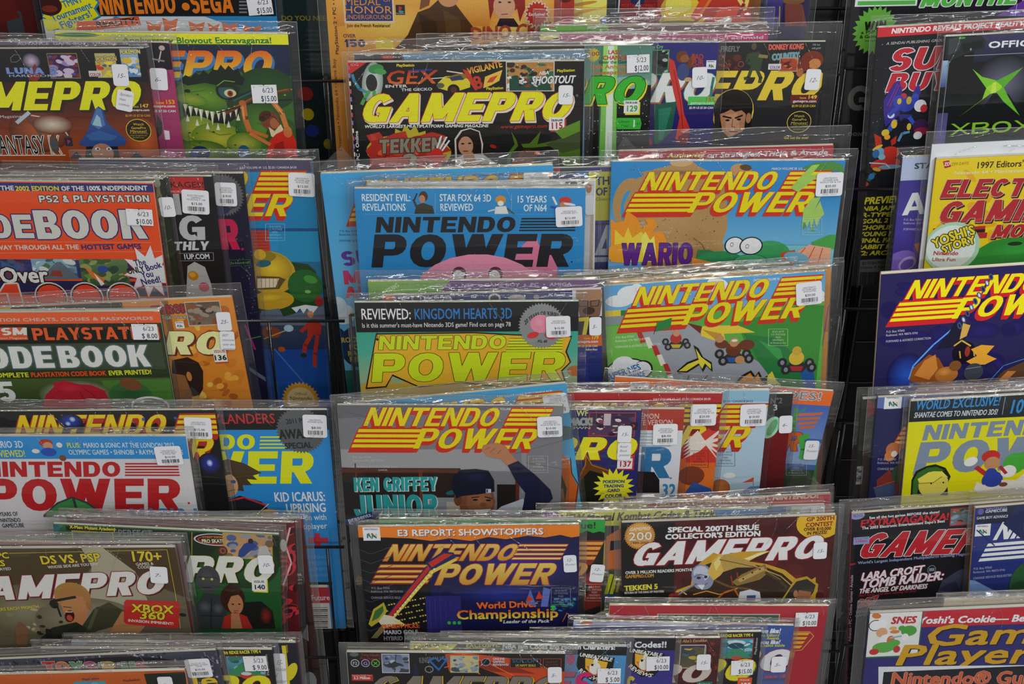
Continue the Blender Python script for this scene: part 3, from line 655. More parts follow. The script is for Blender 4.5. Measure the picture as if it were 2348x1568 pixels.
# ---------------------------------------------------------------- second tier
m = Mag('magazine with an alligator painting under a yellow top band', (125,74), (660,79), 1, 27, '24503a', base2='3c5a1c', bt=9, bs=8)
m.q('17243c',110,100,700,190).e('274a30',470,180,130,60,0,'17243c').e('1c2c50',620,130,60,40,0,'17243c')
m.q('ece41c',90,70,700,103).e('2a7a50',176,80,52,5).t('Anniversary Blowout Extravaganza!',282,99,623,99,13,'1f7a40',b=1.2)
m.t('GAMEPRO',130,178,616,178,62,'e8601c',f=1,sh=.32,t=.27,c2='f2c428',sd=('3a78b4',5,7))
m.p('35641f',(412,185),(440,172),(480,160),(545,160),(580,185),(610,176),(640,168),(682,180),(690,360),(418,360)).e('6f9a2a',470,222,70,30,12,'3c6420').e('93a82c',440,228,36,14,8,'5a8024').e('2a5226',610,205,70,50,0,'203f1e').e('2c4a1c',560,240,40,26,0,'203618')
m.p('142016',(408,186),(425,172),(438,178),(446,166),(458,172),(466,160),(478,170),(488,158),(498,162),(506,148),(516,160),(524,150),(536,162),(546,156),(552,172),(562,180),(556,196),(520,190),(500,196),(470,190),(430,196))
m.p('0f160e',(418,244),(450,252),(490,262),(530,256),(562,240),(556,262),(520,284),(480,288),(440,276),(420,264))
m.e('a8a834',455,300,48,34,10,'6f8a28').e('b8b23c',505,318,66,36,8,'62801f').e('8a9a30',460,345,60,24,0,'3f6420').e('54862a',600,300,60,70,0,'2a4f1e').e('b0b040',560,330,40,26,0,'587a24').e('476f22',650,320,40,50,0,'2c4c1c')
for i, (x_, y_, h_) in enumerate(((424,238,20),(436,243,26),(449,247,18),(460,250,30),(474,253,22),(486,255,34),(500,254,24),(513,251,38),(527,248,22),(540,243,26),(552,238,16))): m.p('3c5a20',(x_-6,y_-2),(x_+8,y_-2),(x_+3,y_+6)).p('e4e2cc',(x_-4,y_),(x_+6,y_+1),(x_+2,y_+h_)).p('b8b890',(x_+2,y_),(x_+6,y_+1),(x_+2,y_+h_))
for i, (x_, y_) in enumerate(((430,272),(452,282),(476,290),(500,292),(524,286),(546,270))): m.p('d8d8bc',(x_-4,y_+6),(x_+5,y_+6),(x_,y_-10))
for i in range(70):
    r_ = random.Random(i); x_, y_ = 425+r_.random()*250, 196+r_.random()*155
    if y_ < 238 or y_ > 296: m.e(r_.choice(('2c4f1c','1f3c18','7c9a34','a2b048')),x_,y_,1.2+r_.random()*3,.8+r_.random()*1.6)
for a_ in ((430,310,470,322),(440,330,500,340),(480,300,530,306),(520,335,570,346),(430,212,470,206),(590,280,640,290),(600,250,660,262)): m.l('40611c',1.2,(a_[0],a_[1]),((a_[0]+a_[2])/2,a_[3]+3),(a_[2],a_[3]))
m.e('16241c',521,207,26,22).e('2f5a5c',519,208,18,17).e('d0c890',528,213,14,9).e('8a2a18',528,214,6.5,7).e('100c0a',528,214,2.5).p('1a2c16',(496,200),(512,188),(536,190),(552,204),(544,208),(530,200),(510,200)).l('7ca83a',2,(498,196),(514,184),(538,187)).e('16241a',430,208,7,4)
m.l('6a3414',8,(520,258),(585,222),(665,205)).l('9a5a2a',3,(530,250),(590,218),(660,204)).l('1c1c18',3,(500,258),(590,232),(668,228)).l('2a5a5a',5,(536,230),(575,212)).l('1b2022',3,(536,226),(575,208)).l('c06a2c',13,(558,238),(562,270),(572,298)).l('e09454',4,(556,240),(560,272)).l('cc7a38',12,(622,228),(646,258),(656,288)).l('e09454',4,(626,232),(648,260)).l('c06a2c',9,(572,298),(612,312)).e('b8602a',556,236,8,7).e('b8602a',620,228,8,7)
m.e('7a3a20',620,276,21,21).e('4c2014',608,264,15,10,-30).e('34160e',602,272,8,6).e('a8603a',630,282,11,12).p('e0c8a0',(616,290),(630,300),(644,284),(650,296),(636,318),(622,312)).l('3a1a10',2,(612,262),(630,268),(640,280)).p('cc2a1e',(618,322),(634,306),(652,298),(664,290),(682,330),(684,360),(610,360)).p('a01e16',(630,330),(650,322),(655,360),(625,360)).l('c8743a',9,(575,306),(618,330)).e('c8743a',660,302,10,13).e('1c2c60',460,350,22,16).e('1c5a80',560,348,14,16).e('26438a',445,352,10,8)
m.ds('6/23','$15.00',578,193,636,235,1)
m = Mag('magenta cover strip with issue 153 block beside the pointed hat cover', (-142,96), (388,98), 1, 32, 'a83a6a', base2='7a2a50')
m.q('16121a',-150,90,400,160).q('5a5478',-150,90,335,104).t('ADVANCE  GAME BOY   ONLINE   PC',40,103,300,102,6,'c8c0d8',b=.4).e('b8a8a0',371,110,7,6).l('c0b8b0',3,(369,118),(364,142)).l('8a8480',4,(350,135),(376,140)).e('d84888',372,180,20,26,0,'8a2a58').q('c02838',349,228,405,249).t('Issue',358,238,376,238,6,'e8b030',b=.4).t('153',379,238,401,238,9,'e8b030',b=.8)
m.t('gamepro.com',343,246,402,246,6,'ddd',b=.5).t('$5.99 US $7.50 CAN',330,257,403,257,5,'ddd',b=.4).p('201018',(360,262),(372,280),(372,305),(360,318)).p('e8d0dc',(376,298),(388,300),(390,320),(378,320)).e('d07aa0',385,354,20,8)
m.hs('6-',365,180,39,50,-3)
m = Mag('cover with yellow slanted letters and a blue pointed hat on rusty brown', (-202,113), (330,111), 1, 37, '2a1c1c', base2='7a3214', th=2.8)
m.q('1b1a1e',-210,112,345,190).q('3a1c1c',-210,190,360,260,'5a2416').q('5a2416',-210,260,370,370,'a8481c').e('b05a30',90,300,70,50,0,'5a2a1a').e('c06030',330,330,40,60,0,'8a3a18')
m.pic(108,124,184,178,['27163c','3c2a5c','9a80b0','c8b8d0','5a4a90','7a2a3a'],'8a7a2a',30,10,3).e('c8b8c8',72,140,20,18,0,'3a3050').p('8a2a1a',(62,170),(80,146),(96,172),(84,188),(72,186))
m.t('LUNA 2',16,169,132,169,14,'7a94c8',f=1,o=('22407a',1)).t('HARDCORE',20,176,130,176,5,'9ab0d0',b=.3).l('888',1,(24,133),(32,125),(44,126),(46,136),(38,142),(26,142),(24,133))
m.q('b8b070',216,122,272,178).k_(['c8a838','c84028','b8b070','e8d040','3a5a8a'],218,140,270,176,22,8,4).t('POKÉMON',221,140,268,138,9,'e0c028',b=.8,o=('2a4a8a',1.2))
m.q('9ab8d0',273,112,324,176,'5a88b8').k_(['d8e0e8','d8b838','4878a8','c8d0d8'],275,130,324,172,20,9,5).t('POKÉMON',276,124,322,122,9,'e8d040',b=.8,o=('2a4a8a',1.2)).q('d8d0d0',203,162,234,175).t('COLOR',207,174,232,174,7,'a03040',b=.5)
m.t('GAMEPRO',-178,254,315,251,66,'efe21a',f=1,sh=.36,t=.31,sd=('2a2420',5,5),o=('2a1e14',1))
m.t("World's Largest Gaming Magazine",-140,273,50,269,6,'ccc').t('Issue',306,246,318,246,5,'e8c030').t('147',320,246,341,246,8,'e8c030',b=.6).t('gamepro.com',298,254,343,254,5,'ddd',b=.4).t('$5.99 US $7.50 CAN',288,267,345,267,5,'c89a28',b=.3)
m.l('b0c0c8',9,(40,280),(66,258)).l('5a5048',7,(66,270),(95,310)).l('d0c0b0',3,(72,264),(110,270),(142,290),(156,310)).e('d8c8b0',120,285,46,22,0,'6a3018')
m.t('FINAL FANTASY IX',-95,353,142,352,42,'101014',o=('e8e4dc',1.4)).t('IX',118,352,142,352,42,'c88a3c',o=('e8e4dc',1)).l('e8e4dc',2,(-100,356),(150,355)).e('2a5a6a',125,330,10,22,0,'6a4028').q('1b2a44',148,315,168,334).p('c03028',(154,319),(162,323),(156,330))
m.p('2a4a8a',(180,330),(198,305),(208,280),(218,250),(226,243),(236,250),(246,280),(268,300),(290,318),(288,332),(240,338),(200,336)).p('4a74b0',(208,282),(222,246),(232,250),(242,286),(226,296)).p('9ac0c8',(212,286),(222,262),(230,270),(234,290)).p('35609c',(196,310),(226,298),(270,312),(256,322),(210,322))
m.p('181418',(198,335),(270,335),(276,362),(196,362)).e('b07a58',236,350,25,22).p('16233a',(160,362),(176,346),(190,362)).p('16233a',(300,362),(312,346),(330,362)).e('e8e8e8',224,341,6,4).e('e8e8e8',250,341,6,4).e('333',225,341,2.5).e('333',250,341,2.5)
m.e('e8c828',318,298,29,26).e('2a1812',318,298,27.5,24.5)
for i, tx in enumerate(('Watch','GamePro','Minutes!')): m.t(tx, 318-len(tx)*2.4,287+i*8,318+len(tx)*2.4,287+i*8,5.5,'e8c828')
for i, tx in enumerate(('A daily streaming','video program on','GamePro.com')): m.t(tx, 318-len(tx)*1.2,306+i*5,318+len(tx)*1.2,306+i*5,3,'b8a848')
m.hs('15-',277,171,36,50,-2).hs(['Spider-','man','comic'],287,229,38,48,-14)
m = Mag('green magazine top edge over the pink banded one', (1240,60), (1762,55), 1, 7, '6ab43c', bt=16)
m.p('c8482c',(1250,64),(1262,56),(1275,64)).q('6a3a34',1395,54,1770,75)
m = Mag('magazine with a hot pink top band and cut off text', (1240,79), (1762,73), 1, 12, 'cc2a72', bt=14)
m.q('ece13a',1236,74,1283,92).q('8a4438',1420,66,1770,75,'7a3a30').t('Game Tips  Shining Force  High-Technoid',1350,95,1750,89,7,'ecc8d8',b=.8).p('222',(1264,89),(1280,86),(1282,90))
m = Mag('cover with a dark haired man and yellow slanted letters, issue 149', (1368,100), (1895,96), 1, 17, '202124', base2='2a2c30', th=3.0, bt=15, bs=10)
m.t('FIREFLY',1652,118,1695,118,12,'77777c',b=.8,o=('333',1)).q('3a1c1c',1648,125,1698,165).k_(['5a2c24','301a1c','7a3a2c'],1648,125,1698,165,14,8,9).e('3a1a1c',1699,147,10).e('8a4444',1699,147,7).e('3a1a1c',1699,147,5)
m.t('GAMEPRO',1375,232,1868,229,68,'edc83c',f=1,sh=.36,t=.29,sd=('2a241c',5,5))
m.e('5a4a38',1729,106,6,8).p('37472f',(1716,122),(1740,118),(1750,130),(1744,160),(1722,162)).l('37472f',8,(1722,160),(1716,178),(1708,180)).l('37472f',8,(1736,160),(1744,178),(1742,188)).l('8a7a48',8,(1742,128),(1758,130)).l('37472f',6,(1716,126),(1712,142),(1722,148))
m.t('DONKEY KONG',1762,114,1842,112,12,'d86a5a',b=1,o=('7a2420',1)).t('COUNTRY',1770,138,1832,133,14,'6aa0b0',b=.8,o=('8a9a90',1)).t('Old, but',1863,104,1880,104,4,'bbb').t('still gold!',1861,112,1882,112,4,'bbb')
m.pic(1790,134,1826,162,['7a2a1a','a8482c','d0743c','5a1a14'],'b89a80',14,8,11).q('d8d0d0',1762,146,1790,159).t('COLOR',1765,157,1788,157,6,'7a4a8a',b=.5).e('7a2c18',1862,138,26,22).e('c8824a',1868,146,14,12).e('7a2c18',1842,150,14,14).e('b06a3a',1834,166,8,10)
m.q('6a1c26',1813,217,1874,236).t('Issue',1833,226,1848,226,5,'e8c84a').t('149',1851,226,1872,226,8,'e8c84a',b=.7).t('gamepro.com',1818,234,1871,234,5.5,'ddd',b=.4).t('$5.99 US $7.50 CAN',1815,245,1869,245,5,'c8b03a',b=.4)
m.e('e8c84a',1832,279,28,25).e('202124',1832,279,26.5,23.5)
for i, tx in enumerate(('Watch','GamePro','Minutes!')): m.t(tx, 1832-len(tx)*2.4,268+i*8,1832+len(tx)*2.4,268+i*8,5.5,'d8c04a')
for i, tx in enumerate(('A daily streaming','video program on','GamePro.com')): m.t(tx, 1832-len(tx)*1.2,287+i*5,1832+len(tx)*1.2,287+i*5,3,'a89a48')
m.t('Get out the vote!',1797,318,1853,318,6,'d8c04a',b=.4)
m.e('e8c84a',1680,255,48,52).e('14100f',1681,250,45,46).p('14100f',(1638,250),(1724,250),(1722,290),(1700,300),(1650,300),(1638,285)).p('b07c58',(1650,262),(1662,248),(1700,246),(1710,262),(1706,295),(1694,312),(1672,316),(1656,300)).p('c49070',(1664,262),(1690,258),(1696,290),(1680,312),(1664,300)).p('1c2436',(1640,345),(1660,318),(1676,312),(1704,300),(1728,318),(1760,345)).e('a87450',1716,270,6,12)
m.p('14100f',(1645,262),(1655,232),(1686,240),(1700,232),(1712,262),(1700,252),(1686,256),(1676,250),(1660,258)).l('1a1210',4,(1658,266),(1676,270)).l('1a1210',4,(1686,270),(1702,264)).e('1c1412',1668,275,5,2.5).e('1c1412',1694,273,5,2.5).l('8a5a40',2,(1680,272),(1678,290),(1686,291)).l('7a3c34',3,(1672,301),(1690,301))
m.hs('12-',1863,181,34,48,-2)
m = Mag('violet cover with a red ribbon arm, white letters and issue 151', (1122,101), (1648,97), 1, 22, '24206a', base2='1c1858', bt=10)
m.q('2b2870',1490,95,1650,200).pic(1496,116,1530,170,['1c2420','3a4440','a8b0b0','0e1412'],'4aa050',14,8,12).t('Devil May Cry',1462,113,1520,110,7,'6ac060',b=.5)
m.t('GAMEPRO',1132,235,1622,234,67,'dfe2e0',f=1,sh=.36,t=.3,o=('3a9a5a',1.6),sd=('c8502a',2,3))
m.p('c8342a',(1534,132),(1546,140),(1560,200),(1568,260),(1582,295),(1575,330),(1548,318),(1558,270),(1544,210),(1534,160)).l('8a1e1c',2,(1545,160),(1560,230),(1566,300)).p('d89a78',(1560,300),(1582,296),(1576,310)).p('1a5a48',(1500,240),(1552,232),(1540,300),(1510,330),(1500,330)).p('2c7a60',(1510,250),(1540,245),(1520,320),(1510,320)).p('7a1a1a',(1556,312),(1584,296),(1572,330),(1552,330))
m.e('6a3c22',1564,130,14,14).e('8c5430',1570,134,10,9).e('3c4878',1566,165,14,20).e('6a3c22',1586,140,8,18,20).e('c8a070',1578,182,9,5).t('BAD',1585,136,1612,136,12,'a83a2a',b=1).t('FUR',1586,149,1612,149,12,'a83a2a',b=1).t('DAY',1588,162,1612,162,12,'a83a2a',b=1)
m.n64(1620,138,1641,158).l('2a7a6a',6,(1636,178),(1632,200),(1630,218)).q('4ac45a',1578,221,1660,240).t('Issue',1596,231,1612,231,5,'c84a2a').t('151',1616,231,1638,231,8,'c8401c',b=.7).t('gamepro.com',1583,238,1636,238,5.5,'c8ecc8',b=.4).t('$5.99 US $7.50 CAN',1580,249,1635,249,5,'ddd',b=.4).p('c03028',(1490,315),(1496,330),(1488,335))
m.hs('10-',1604,176,34,47,3)
m = Mag('starry black cover with a glowing green beam and green letters, issue 129', (967,109), (1497,104), 1, 27, '121614', bt=10)
m.q('4a7a6a',1340,104,1500,195,'6a9a8a').e('88b0a0',1440,190,50,14)
m.p(['4a7a5a','4a7a5a','1a2a1a','1a2a1a'],(1378,104),(1388,104),(1388,390),(1370,390)).p(['9ad86a','9ad86a','5aa83a','5aa83a'],(1384,104),(1416,104),(1412,390),(1372,390)).p('d4ead4',(1394,104),(1408,104),(1402,390),(1386,390))
m.st('c8b03a',1361,126,15,12,16).t('100',1347,129,1374,127,9,'9a4020',b=.5).t('LAST',1394,124,1424,124,9,'c0392a',b=1).t('CHANCE!',1382,137,1440,136,9,'c0392a',b=1).t('Enter the GamePro',1373,146,1458,145,7,'1c2420',b=.4).t('10th Anniversary',1350,158,1470,156,9,'c87a2a',b=.9).t('Sweepstakes!',1361,171,1455,169,9,'b87028',b=1)
m.t('GAMEPRO',972,241,1464,238,64,'35b42c',f=1,sh=.34,t=.3,o=('0e1a0c',1.6),sd=('e8d82a',3,4)).t('®',1471,185,1479,185,6,'1a2a1a')
m.q('e8d82a',1434,234,1467,263).q('e6eae4',1431,230,1464,259).t('issue',1434,237,1461,237,6,'222',b=.5).t('129',1434,255,1461,255,13,'3aa03a',b=1)
m.p('3ab43a',(1415,270),(1468,270),(1471,283),(1468,296),(1415,296),(1412,283)).t('Collectors\'',1417,281,1444,281,6,'0e2a0e').t('Cover',1424,291,1440,291,6,'0e2a0e').t('1',1448,291,1458,291,16,'eee',b=1).t('of 2',1459,286,1467,286,6,'0e2a0e')
for i in range(60):
    r_ = random.Random(i+90); m.e('c8d0c8',1342+r_.random()*150,200+r_.random()*170,.5+r_.random()*.7)
m.ds('5/23','$12.00',1437,124,1489,165,2)
m = Mag('blue-grey magazine top showing behind the cover with yellow letters on black', (812,126), (1341,116), 1, 32, '6a94b0', bt=11)
m.q('2a2430',812,122,926,140).e('b83a1c',890,131,16,5).e('d8d8d8',845,126,8,3).t('SUPER NBA!',1222,139,1326,136,8,'c8d4dc',b=.6)
m = Mag('black cover with big yellow slanted letters over a red smoky title, issue 115', (797,143), (1340,140), 1, 37, '171615', base2='14100e', th=3.2, spine='c8b8a0')
m.p('c83030',(797,140),(842,142),(800,172)).e('b8242c',812,149,14,5).t('IDG',804,152,822,151,6,'e8a0a0')
m.e('dfe8e0',854,190,24,48,8,'8a9a90').e('3a8a4a',862,158,18,11,-10).e('4a9a50',872,164,14,7,10).e('2a2a2c',852,190,13,20).l('3a8aa0',7,(842,212),(824,204),(812,185),(808,172)).l('4aa050',8,(846,210),(836,226),(830,238)).l('4aa050',8,(858,210),(858,228),(864,232))
m.t('PlayStation',909,153,950,152,6,'e0d020',b=.5).t('GEX',882,193,996,191,30,'b8301c',b=1.4,sh=.25,c2='d8642a').l('203a8a',4,(940,162),(990,160)).t('ENTER',883,201,933,200,6,'ddd',b=.5).t('THE GECKO',920,209,991,207,6,'ddd',b=.4)
m.p('d8c82a',(1004,190),(1020,175),(1060,172),(1078,185),(1078,200),(1040,212),(1005,202)).p('8a6a28',(1020,178),(1060,166),(1075,175),(1060,184)).p('2c3a5a',(1030,178),(1056,172),(1064,182),(1036,186)).e('181412',1040,206,14,13).e('5a2c20',1040,206,7,7).e('5a5a50',1010,196,9,6).l('e0e0d0',2,(990,180),(1018,178)).l('e0c8b0',3,(1025,163),(1060,168))
m.p('c03828',(1060,158),(1078,164),(1090,200),(1108,196),(1090,208),(1078,190)).t('VIGILANTE',1074,170,1152,153,14,'d8702a',b=1,c2='e8c03a').t('8',1090,205,1108,200,28,'c03828',b=2).p('e8b848',(1108,202),(1112,176),(1152,160),(1145,185),(1125,196)).p('c84a20',(1116,190),(1124,178),(1142,172),(1130,188)).t('PlayStation',1115,206,1154,204,6,'e0d020',b=.5)
m.pic(1162,143,1269,207,['b07a3c','c08a4c','2c6a4a','ddd','3a2a20','e0e0d8','1e4a38'],'d0ccc0',46,9,21).q('1f4a3a',1168,180,1262,207).k_(['dde','2a2020','c8c8c0','7a4030'],1190,160,1240,200,22,6,22).t('NBA',1236,172,1258,170,8,'e8e8e8',b=.5,sh=.2).t('SHOOTOUT',1218,192,1316,190,17,'eceeee',b=1.2,sh=.2,o=('333a44',1)).t('PlayStation',1277,165,1318,163,6,'e0d020',b=.5)
m.t('GAMEPRO',823,281,1296,275,66,'efe118',f=1,sh=.40,t=.31,o=('c8321e',1.4),sd=('e8d8cc',3,5)).t('®',1320,221,1326,221,5,'999')
m.t("WORLD'S LARGEST MULTIPLATFORM GAMING MAGAZINE",836,293,1119,291,6.5,'e4e4e0',b=.6,sh=.2).t('www.gamepro.com',1147,294,1254,292,8,'a8281c',sh=.3,b=.4)
m.q('b83a30',1262,272,1298,302).q('ecebe6',1259,269,1294,298).t('issue',1264,278,1290,277,6.5,'2a2a2a',b=.6).t('115',1262,295,1290,294,14,'b82420',b=1.2)
m.st('b8a824',940,352,62,50,16,4).e('b8a824',900,345,60,34).e('b8a824',985,350,50,30).p('b02c20',(840,310),(870,302),(880,316),(905,305),(930,300),(936,318),(990,302),(1020,310),(1018,330),(1035,345),(1010,352),(1025,372),(990,376),(985,392),(850,392),(848,360),(838,345),(852,330)).k_(['c83a28','8a1c14','e05a3a'],850,305,1025,385,26,14,31)
m.t('TEKKEN',870,352,1012,346,32,'8c8470',f=1,sh=.1,o=('3a342a',2)).t('3',925,388,958,387,36,'9a927c',f=1,o=('3a342a',2)).l('c02420',18,(1003,378),(1000,350)).l('d8dce0',4,(1000,345),(1012,312)).l('d8dce0',4,(1006,346),(1024,314)).l('d8dce0',4,(1010,350),(1030,322)).e('d03028',1002,352,14,13)
m.p('c8c0b8',(1044,365),(1042,318),(1056,298),(1078,292),(1100,300),(1108,330),(1106,352),(1140,376),(1152,392),(1030,392),(1044,380)).p('1c0f0c',(1048,360),(1046,320),(1060,300),(1078,295),(1098,302),(1104,330),(1104,354),(1072,352)).e('b88868',1068,334,17,22).p('b08060',(1062,352),(1084,348),(1092,368),(1140,384),(1146,395),(1040,395),(1064,375)).e('221',1061,329,4,2).e('221',1077,328,4,2).l('8a2a24',3,(1063,346),(1073,346)).l('2a1410',7,(1050,322),(1060,306),(1086,306))
m.p('4a6a1c',(1160,392),(1165,350),(1180,330),(1172,300),(1190,330),(1215,328),(1240,300),(1232,330),(1270,322),(1330,310),(1330,395)).p('10140c',(1168,390),(1172,352),(1188,334),(1180,305),(1200,338),(1222,338),(1262,334),(1280,350),(1300,395)).p('3c4a24',(1250,330),(1330,300),(1330,340),(1290,350)).e('5a2a14',1210,356,22,14).e('c8601c',1232,350,7,4).e('8a4a1c',1200,372,26,12).e('a01c14',1131,335,8,4,20).p('5c8a1c',(1272,300),(1330,275),(1330,300),(1290,318))
m.vt('Arcade • PC • Online',829,420,300,7,'ddd',b=.5)
for i in range(14): m.q(('d04a7a','8a7ac0','e8e0d8')[i%3],798+i*1.1,150+i*18,803+i*1.1,160+i*18)
m.hs('15-',1297,216,33,44,0)
m = Mag('magazine with red title letters, blue armoured robots and red top band, star speckled', (2013,64), (2542,33), 1, 26, '15181f', th=3.0, hr=1.33, bt=10)
m.p('cc2a34',(2010,62),(2348,43),(2560,32),(2560,60),(2348,64),(2008,86)).t('NINTENDO REVEALS PROJECT REALITY SPECS!',2043,77,2400,55,11,'ececec',b=1.4,sh=.15)
m.t('A SENDAI PUBLISHING GROUP PERIODICAL',2032,103,2225,91,6,'ccc',sh=.2)
m.t('SUPER',2034,164,2310,152,52,'c42434',f=1,sh=.28,t=.3,o=('d8dce0',2.2)).t('BUYERS',2030,211,2310,200,42,'c42434',f=1,sh=.25,t=.3,o=('d8dce0',2.2))
for i in range(70):
    r_ = random.Random(i+400); m.e('9aa0a8',1950+r_.random()*190,100+r_.random()*330,.5+r_.random()*.6)
for i in range(6): m.l('5a3a9a',3,(2058+i*2,190+i*2),(2034-i,232+i*10))
m.p('3a2c8c',(2026,230),(2050,190),(2062,184),(2070,215),(2062,262),(2030,290),(2026,260)).l('a03aa0',1.2,(2058,192),(2034,242)).l('a03aa0',1.2,(2062,195),(2040,244)).p('33308c',(2092,214),(2106,190),(2112,212),(2098,232))
m.e('2c3ca0',2078,238,20,18).e('c03838',2072,220,7).e('3448b0',2060,232,12,14).e('d8b838',2062,232,5,7).e('3448b0',2098,226,9,12).e('c0a838',2084,230,6,9).e('d8d8e0',2110,242,14,14).e('c03030',2118,248,8,9).e('cfd8e0',2043,264,8,7).l('3448b0',11,(2058,246),(2040,262)).p('2a2a80',(2060,262),(2092,262),(2088,276),(2074,270),(2064,278))
m.l('3450b8',12,(2052,276),(2040,296)).e('d8b838',2050,284,7,10).l('3450b8',9,(2086,270),(2096,284)).e('d8b838',2084,290,5,8).e('3a1c4a',2110,288,18,16).e('8a1e3a',2112,300,16,9).e('d8dce0',2104,310,10,9).l('5a90b0',6,(2060,322),(2068,306),(2084,302))
m.e('d8b838',2030,304,9,8).e('e8a030',2034,314,7,6).p('b83020',(2004,306),(2020,314),(2022,328),(2008,338)).p('b83020',(2042,322),(2056,310),(2054,328),(2044,334)).e('c83428',2040,350,22,15).e('d8b030',2012,338,13,4,-30).e('c03028',2030,375,34,14,-5).e('70a8c0',2018,350,9,12).e('8ab8d0',2022,360,8,6).e('2c68a0',2008,352,8,10).e('70a0b8',2040,382,26,5).l('b8ccd8',3,(1994,373),(2030,375),(2040,384)).e('d0a030',2010,388,10,4,20).l('2a6a5a',9,(2004,398),(1992,412)).e('3a78c0',1998,404,7).e('c03838',1983,422,9,5)
m.t('PREVIEWS',1980,468,2080,462,15,'d8d020',b=1.6,sh=.2)
for i, tx in enumerate(('NBA JAM','R-TYPE 3','GOAL 2','CHOPLIFTER','YOUNG MERLIN','FINAL FANTASY','RABBIT RAMPAGE','T2: ARCADE')): m.t(tx, 1976-i*1.9,483+i*14.6,1976-i*1.9+len(tx)*10.4,480+i*14.6,9.5,'c8c020',b=1.2,sh=.2)
m.q('5c5e60',1962,596,2060,672).t('$3.95/$4.95 Canada',1976,606,2050,603,6,'222',b=.4).t('Volume 4, Number 7',1972,616,2050,613,6,'222',b=.4)
for i in range(20): m.q('26282a',1972+i*4.5,623,1972+i*4.5+(1,2,2.6)[i%3],660)
m.t('0  74302  79902',1963,668,2040,664,5,'222')
m = Mag('black cover with a glowing green X emblem', (2168,84), (2690,56), 1, 36, '0d1013', th=3.2, spine='b8b0a8', bt=8)
m.q('3c3c60',2240,70,2700,118,'1c1c34').q('4a4a72',2150,260,2166,330,'6a64a0').q('9ab8d8',2146,140,2168,200,'3c4a80')
m.t('OFFICIAL',2265,110,2410,103,14,'e4e6e8',b=1.6,f=0).p('23282a',(2170,88),(2180,84),(2250,82),(2262,94),(2256,112),(2215,122),(2176,142),(2168,130)).p('3a4244',(2176,90),(2200,84),(2204,98),(2196,116),(2174,128)).e('3a9a3a',2206,87,8,2.6).p('14181a',(2205,100),(2256,90),(2252,108),(2210,120)).e('8a9a98',2226,113,2,3)
m.l('98a0a8',1.4,(2212,128),(2400,119)).l('8a9098',1.4,(2176,140),(2156,310)).e('686880',2300,190,70,66,0,'0d1013')
m.p('0d1013',(2222,150),(2250,185),(2262,200),(2250,230),(2200,268),(2190,220)).p('0d1013',(2312,215),(2345,262),(2230,280),(2277,214))
m.p('7cc828',(2230,158),(2252,176),(2284,184),(2284,188),(2262,203)).p('a4dc30',(2262,200),(2284,186),(2296,186),(2298,202),(2283,212),(2268,216)).p('5cae2c',(2283,186),(2346,154),(2302,200)).p('8cd02c',(2252,228),(2262,200),(2272,214),(2196,270)).p('6ab82c',(2285,212),(2300,198),(2312,222),(2338,265),(2300,232)).p('c4ea50',(2276,190),(2284,188),(2284,212),(2272,214))
m.t('XBOX',2178,310,2366,300,26,'8cc828',f=1,t=.15,hb=.16)
for i in range(5): m.e('b8a888',2150-i*2,140+i*22,1.2,3)
# ---------------------------------------------------------------- third tier
STR = [(0,0)]
m = Mag('teal cover with a grinning yellow green frog creature and a red shutter', (180,366), (716,367), 2, 16, '1a7ca0', base2='14386a', bt=8, th=3.0)
m.q('4c4660',170,366,730,394).q('2086b8',170,394,760,530,'1a7cae').q('1c88b4',600,530,770,600)
m.t('JULY VOLUME 49  U.S. $3.50 / CANADA $4.50',550,387,680,386,5,'c8c4d0',b=.2)
m.np(228,438,1.10,'eecb10','c8281c').q('1a4a80',575,523,740,530).q('b03a28',575,528,622,578)
for i in range(6): m.l('7a2418',1.5,(580,534+i*7),(616,534+i*7))
m.q('1f8ac0',616,530,640,575).post(631,532,'8ac0d8')
m.p('1c3c14',(575,585),(600,575),(640,585),(665,600),(705,605),(725,622),(738,700),(700,702),(640,740),(590,740)).e('b8941c',620,625,58,50).e('e0bc24',625,615,44,36,0,'a8861a').e('8a7414',600,590,34,14,-10).e('c8a01c',596,583,14,12).e('235a6a',604,604,18,8,-10).p('5a4410',(588,632),(640,634),(655,640),(640,662),(588,664)).p('d8c4a4',(590,638),(640,638),(632,658),(590,660))
for i in range(5): m.l('8a7450',1.2,(600+i*9,638),(600+i*9,659))
m.e('b89018',625,688,50,22,-6).e('d8b028',618,682,36,10,-6,'b08c18').e('1c5a20',700,655,40,38).e('3c8a34',712,640,16,9,20).e('245a1c',715,668,24,16,-20).e('6aa85c',706,668,7,4).e('8a1c18',732,690,10,12)
m.p('5a6474',(590,735),(600,712),(640,706),(650,725),(745,700),(752,760),(590,760)).p('c8ccd0',(668,705),(680,716),(688,706),(696,718),(704,706),(716,720),(730,702),(700,698)).q('343c50',590,745,760,800,'1c2c50').q('16408a',600,800,770,945,'1450a0')
m.e('7a3c20',622,762,22,14).e('b86a38',617,752,6).l('b88a48',3,(606,776),(668,752)).e('9ab8c8',662,752,11,8).p('2c3444',(612,778),(640,772),(650,800),(622,808)).e('a84818',646,800,8,6)
m.e('c08058',712,720,7,8).p('a82c18',(705,736),(722,728),(738,745),(735,765),(705,770)).l('a82c18',9,(706,745),(692,758)).l('a82c18',10,(712,770),(700,790),(698,805)).l('a82c18',9,(728,770),(722,810),(722,838)).e('1c2a20',696,814,7,5)
m.l('3a64a8',4,(630,800),(700,880)).l('2a58a0',3,(620,810),(640,905)).p('2a2c4a',(585,745),(600,745),(612,900),(596,900))
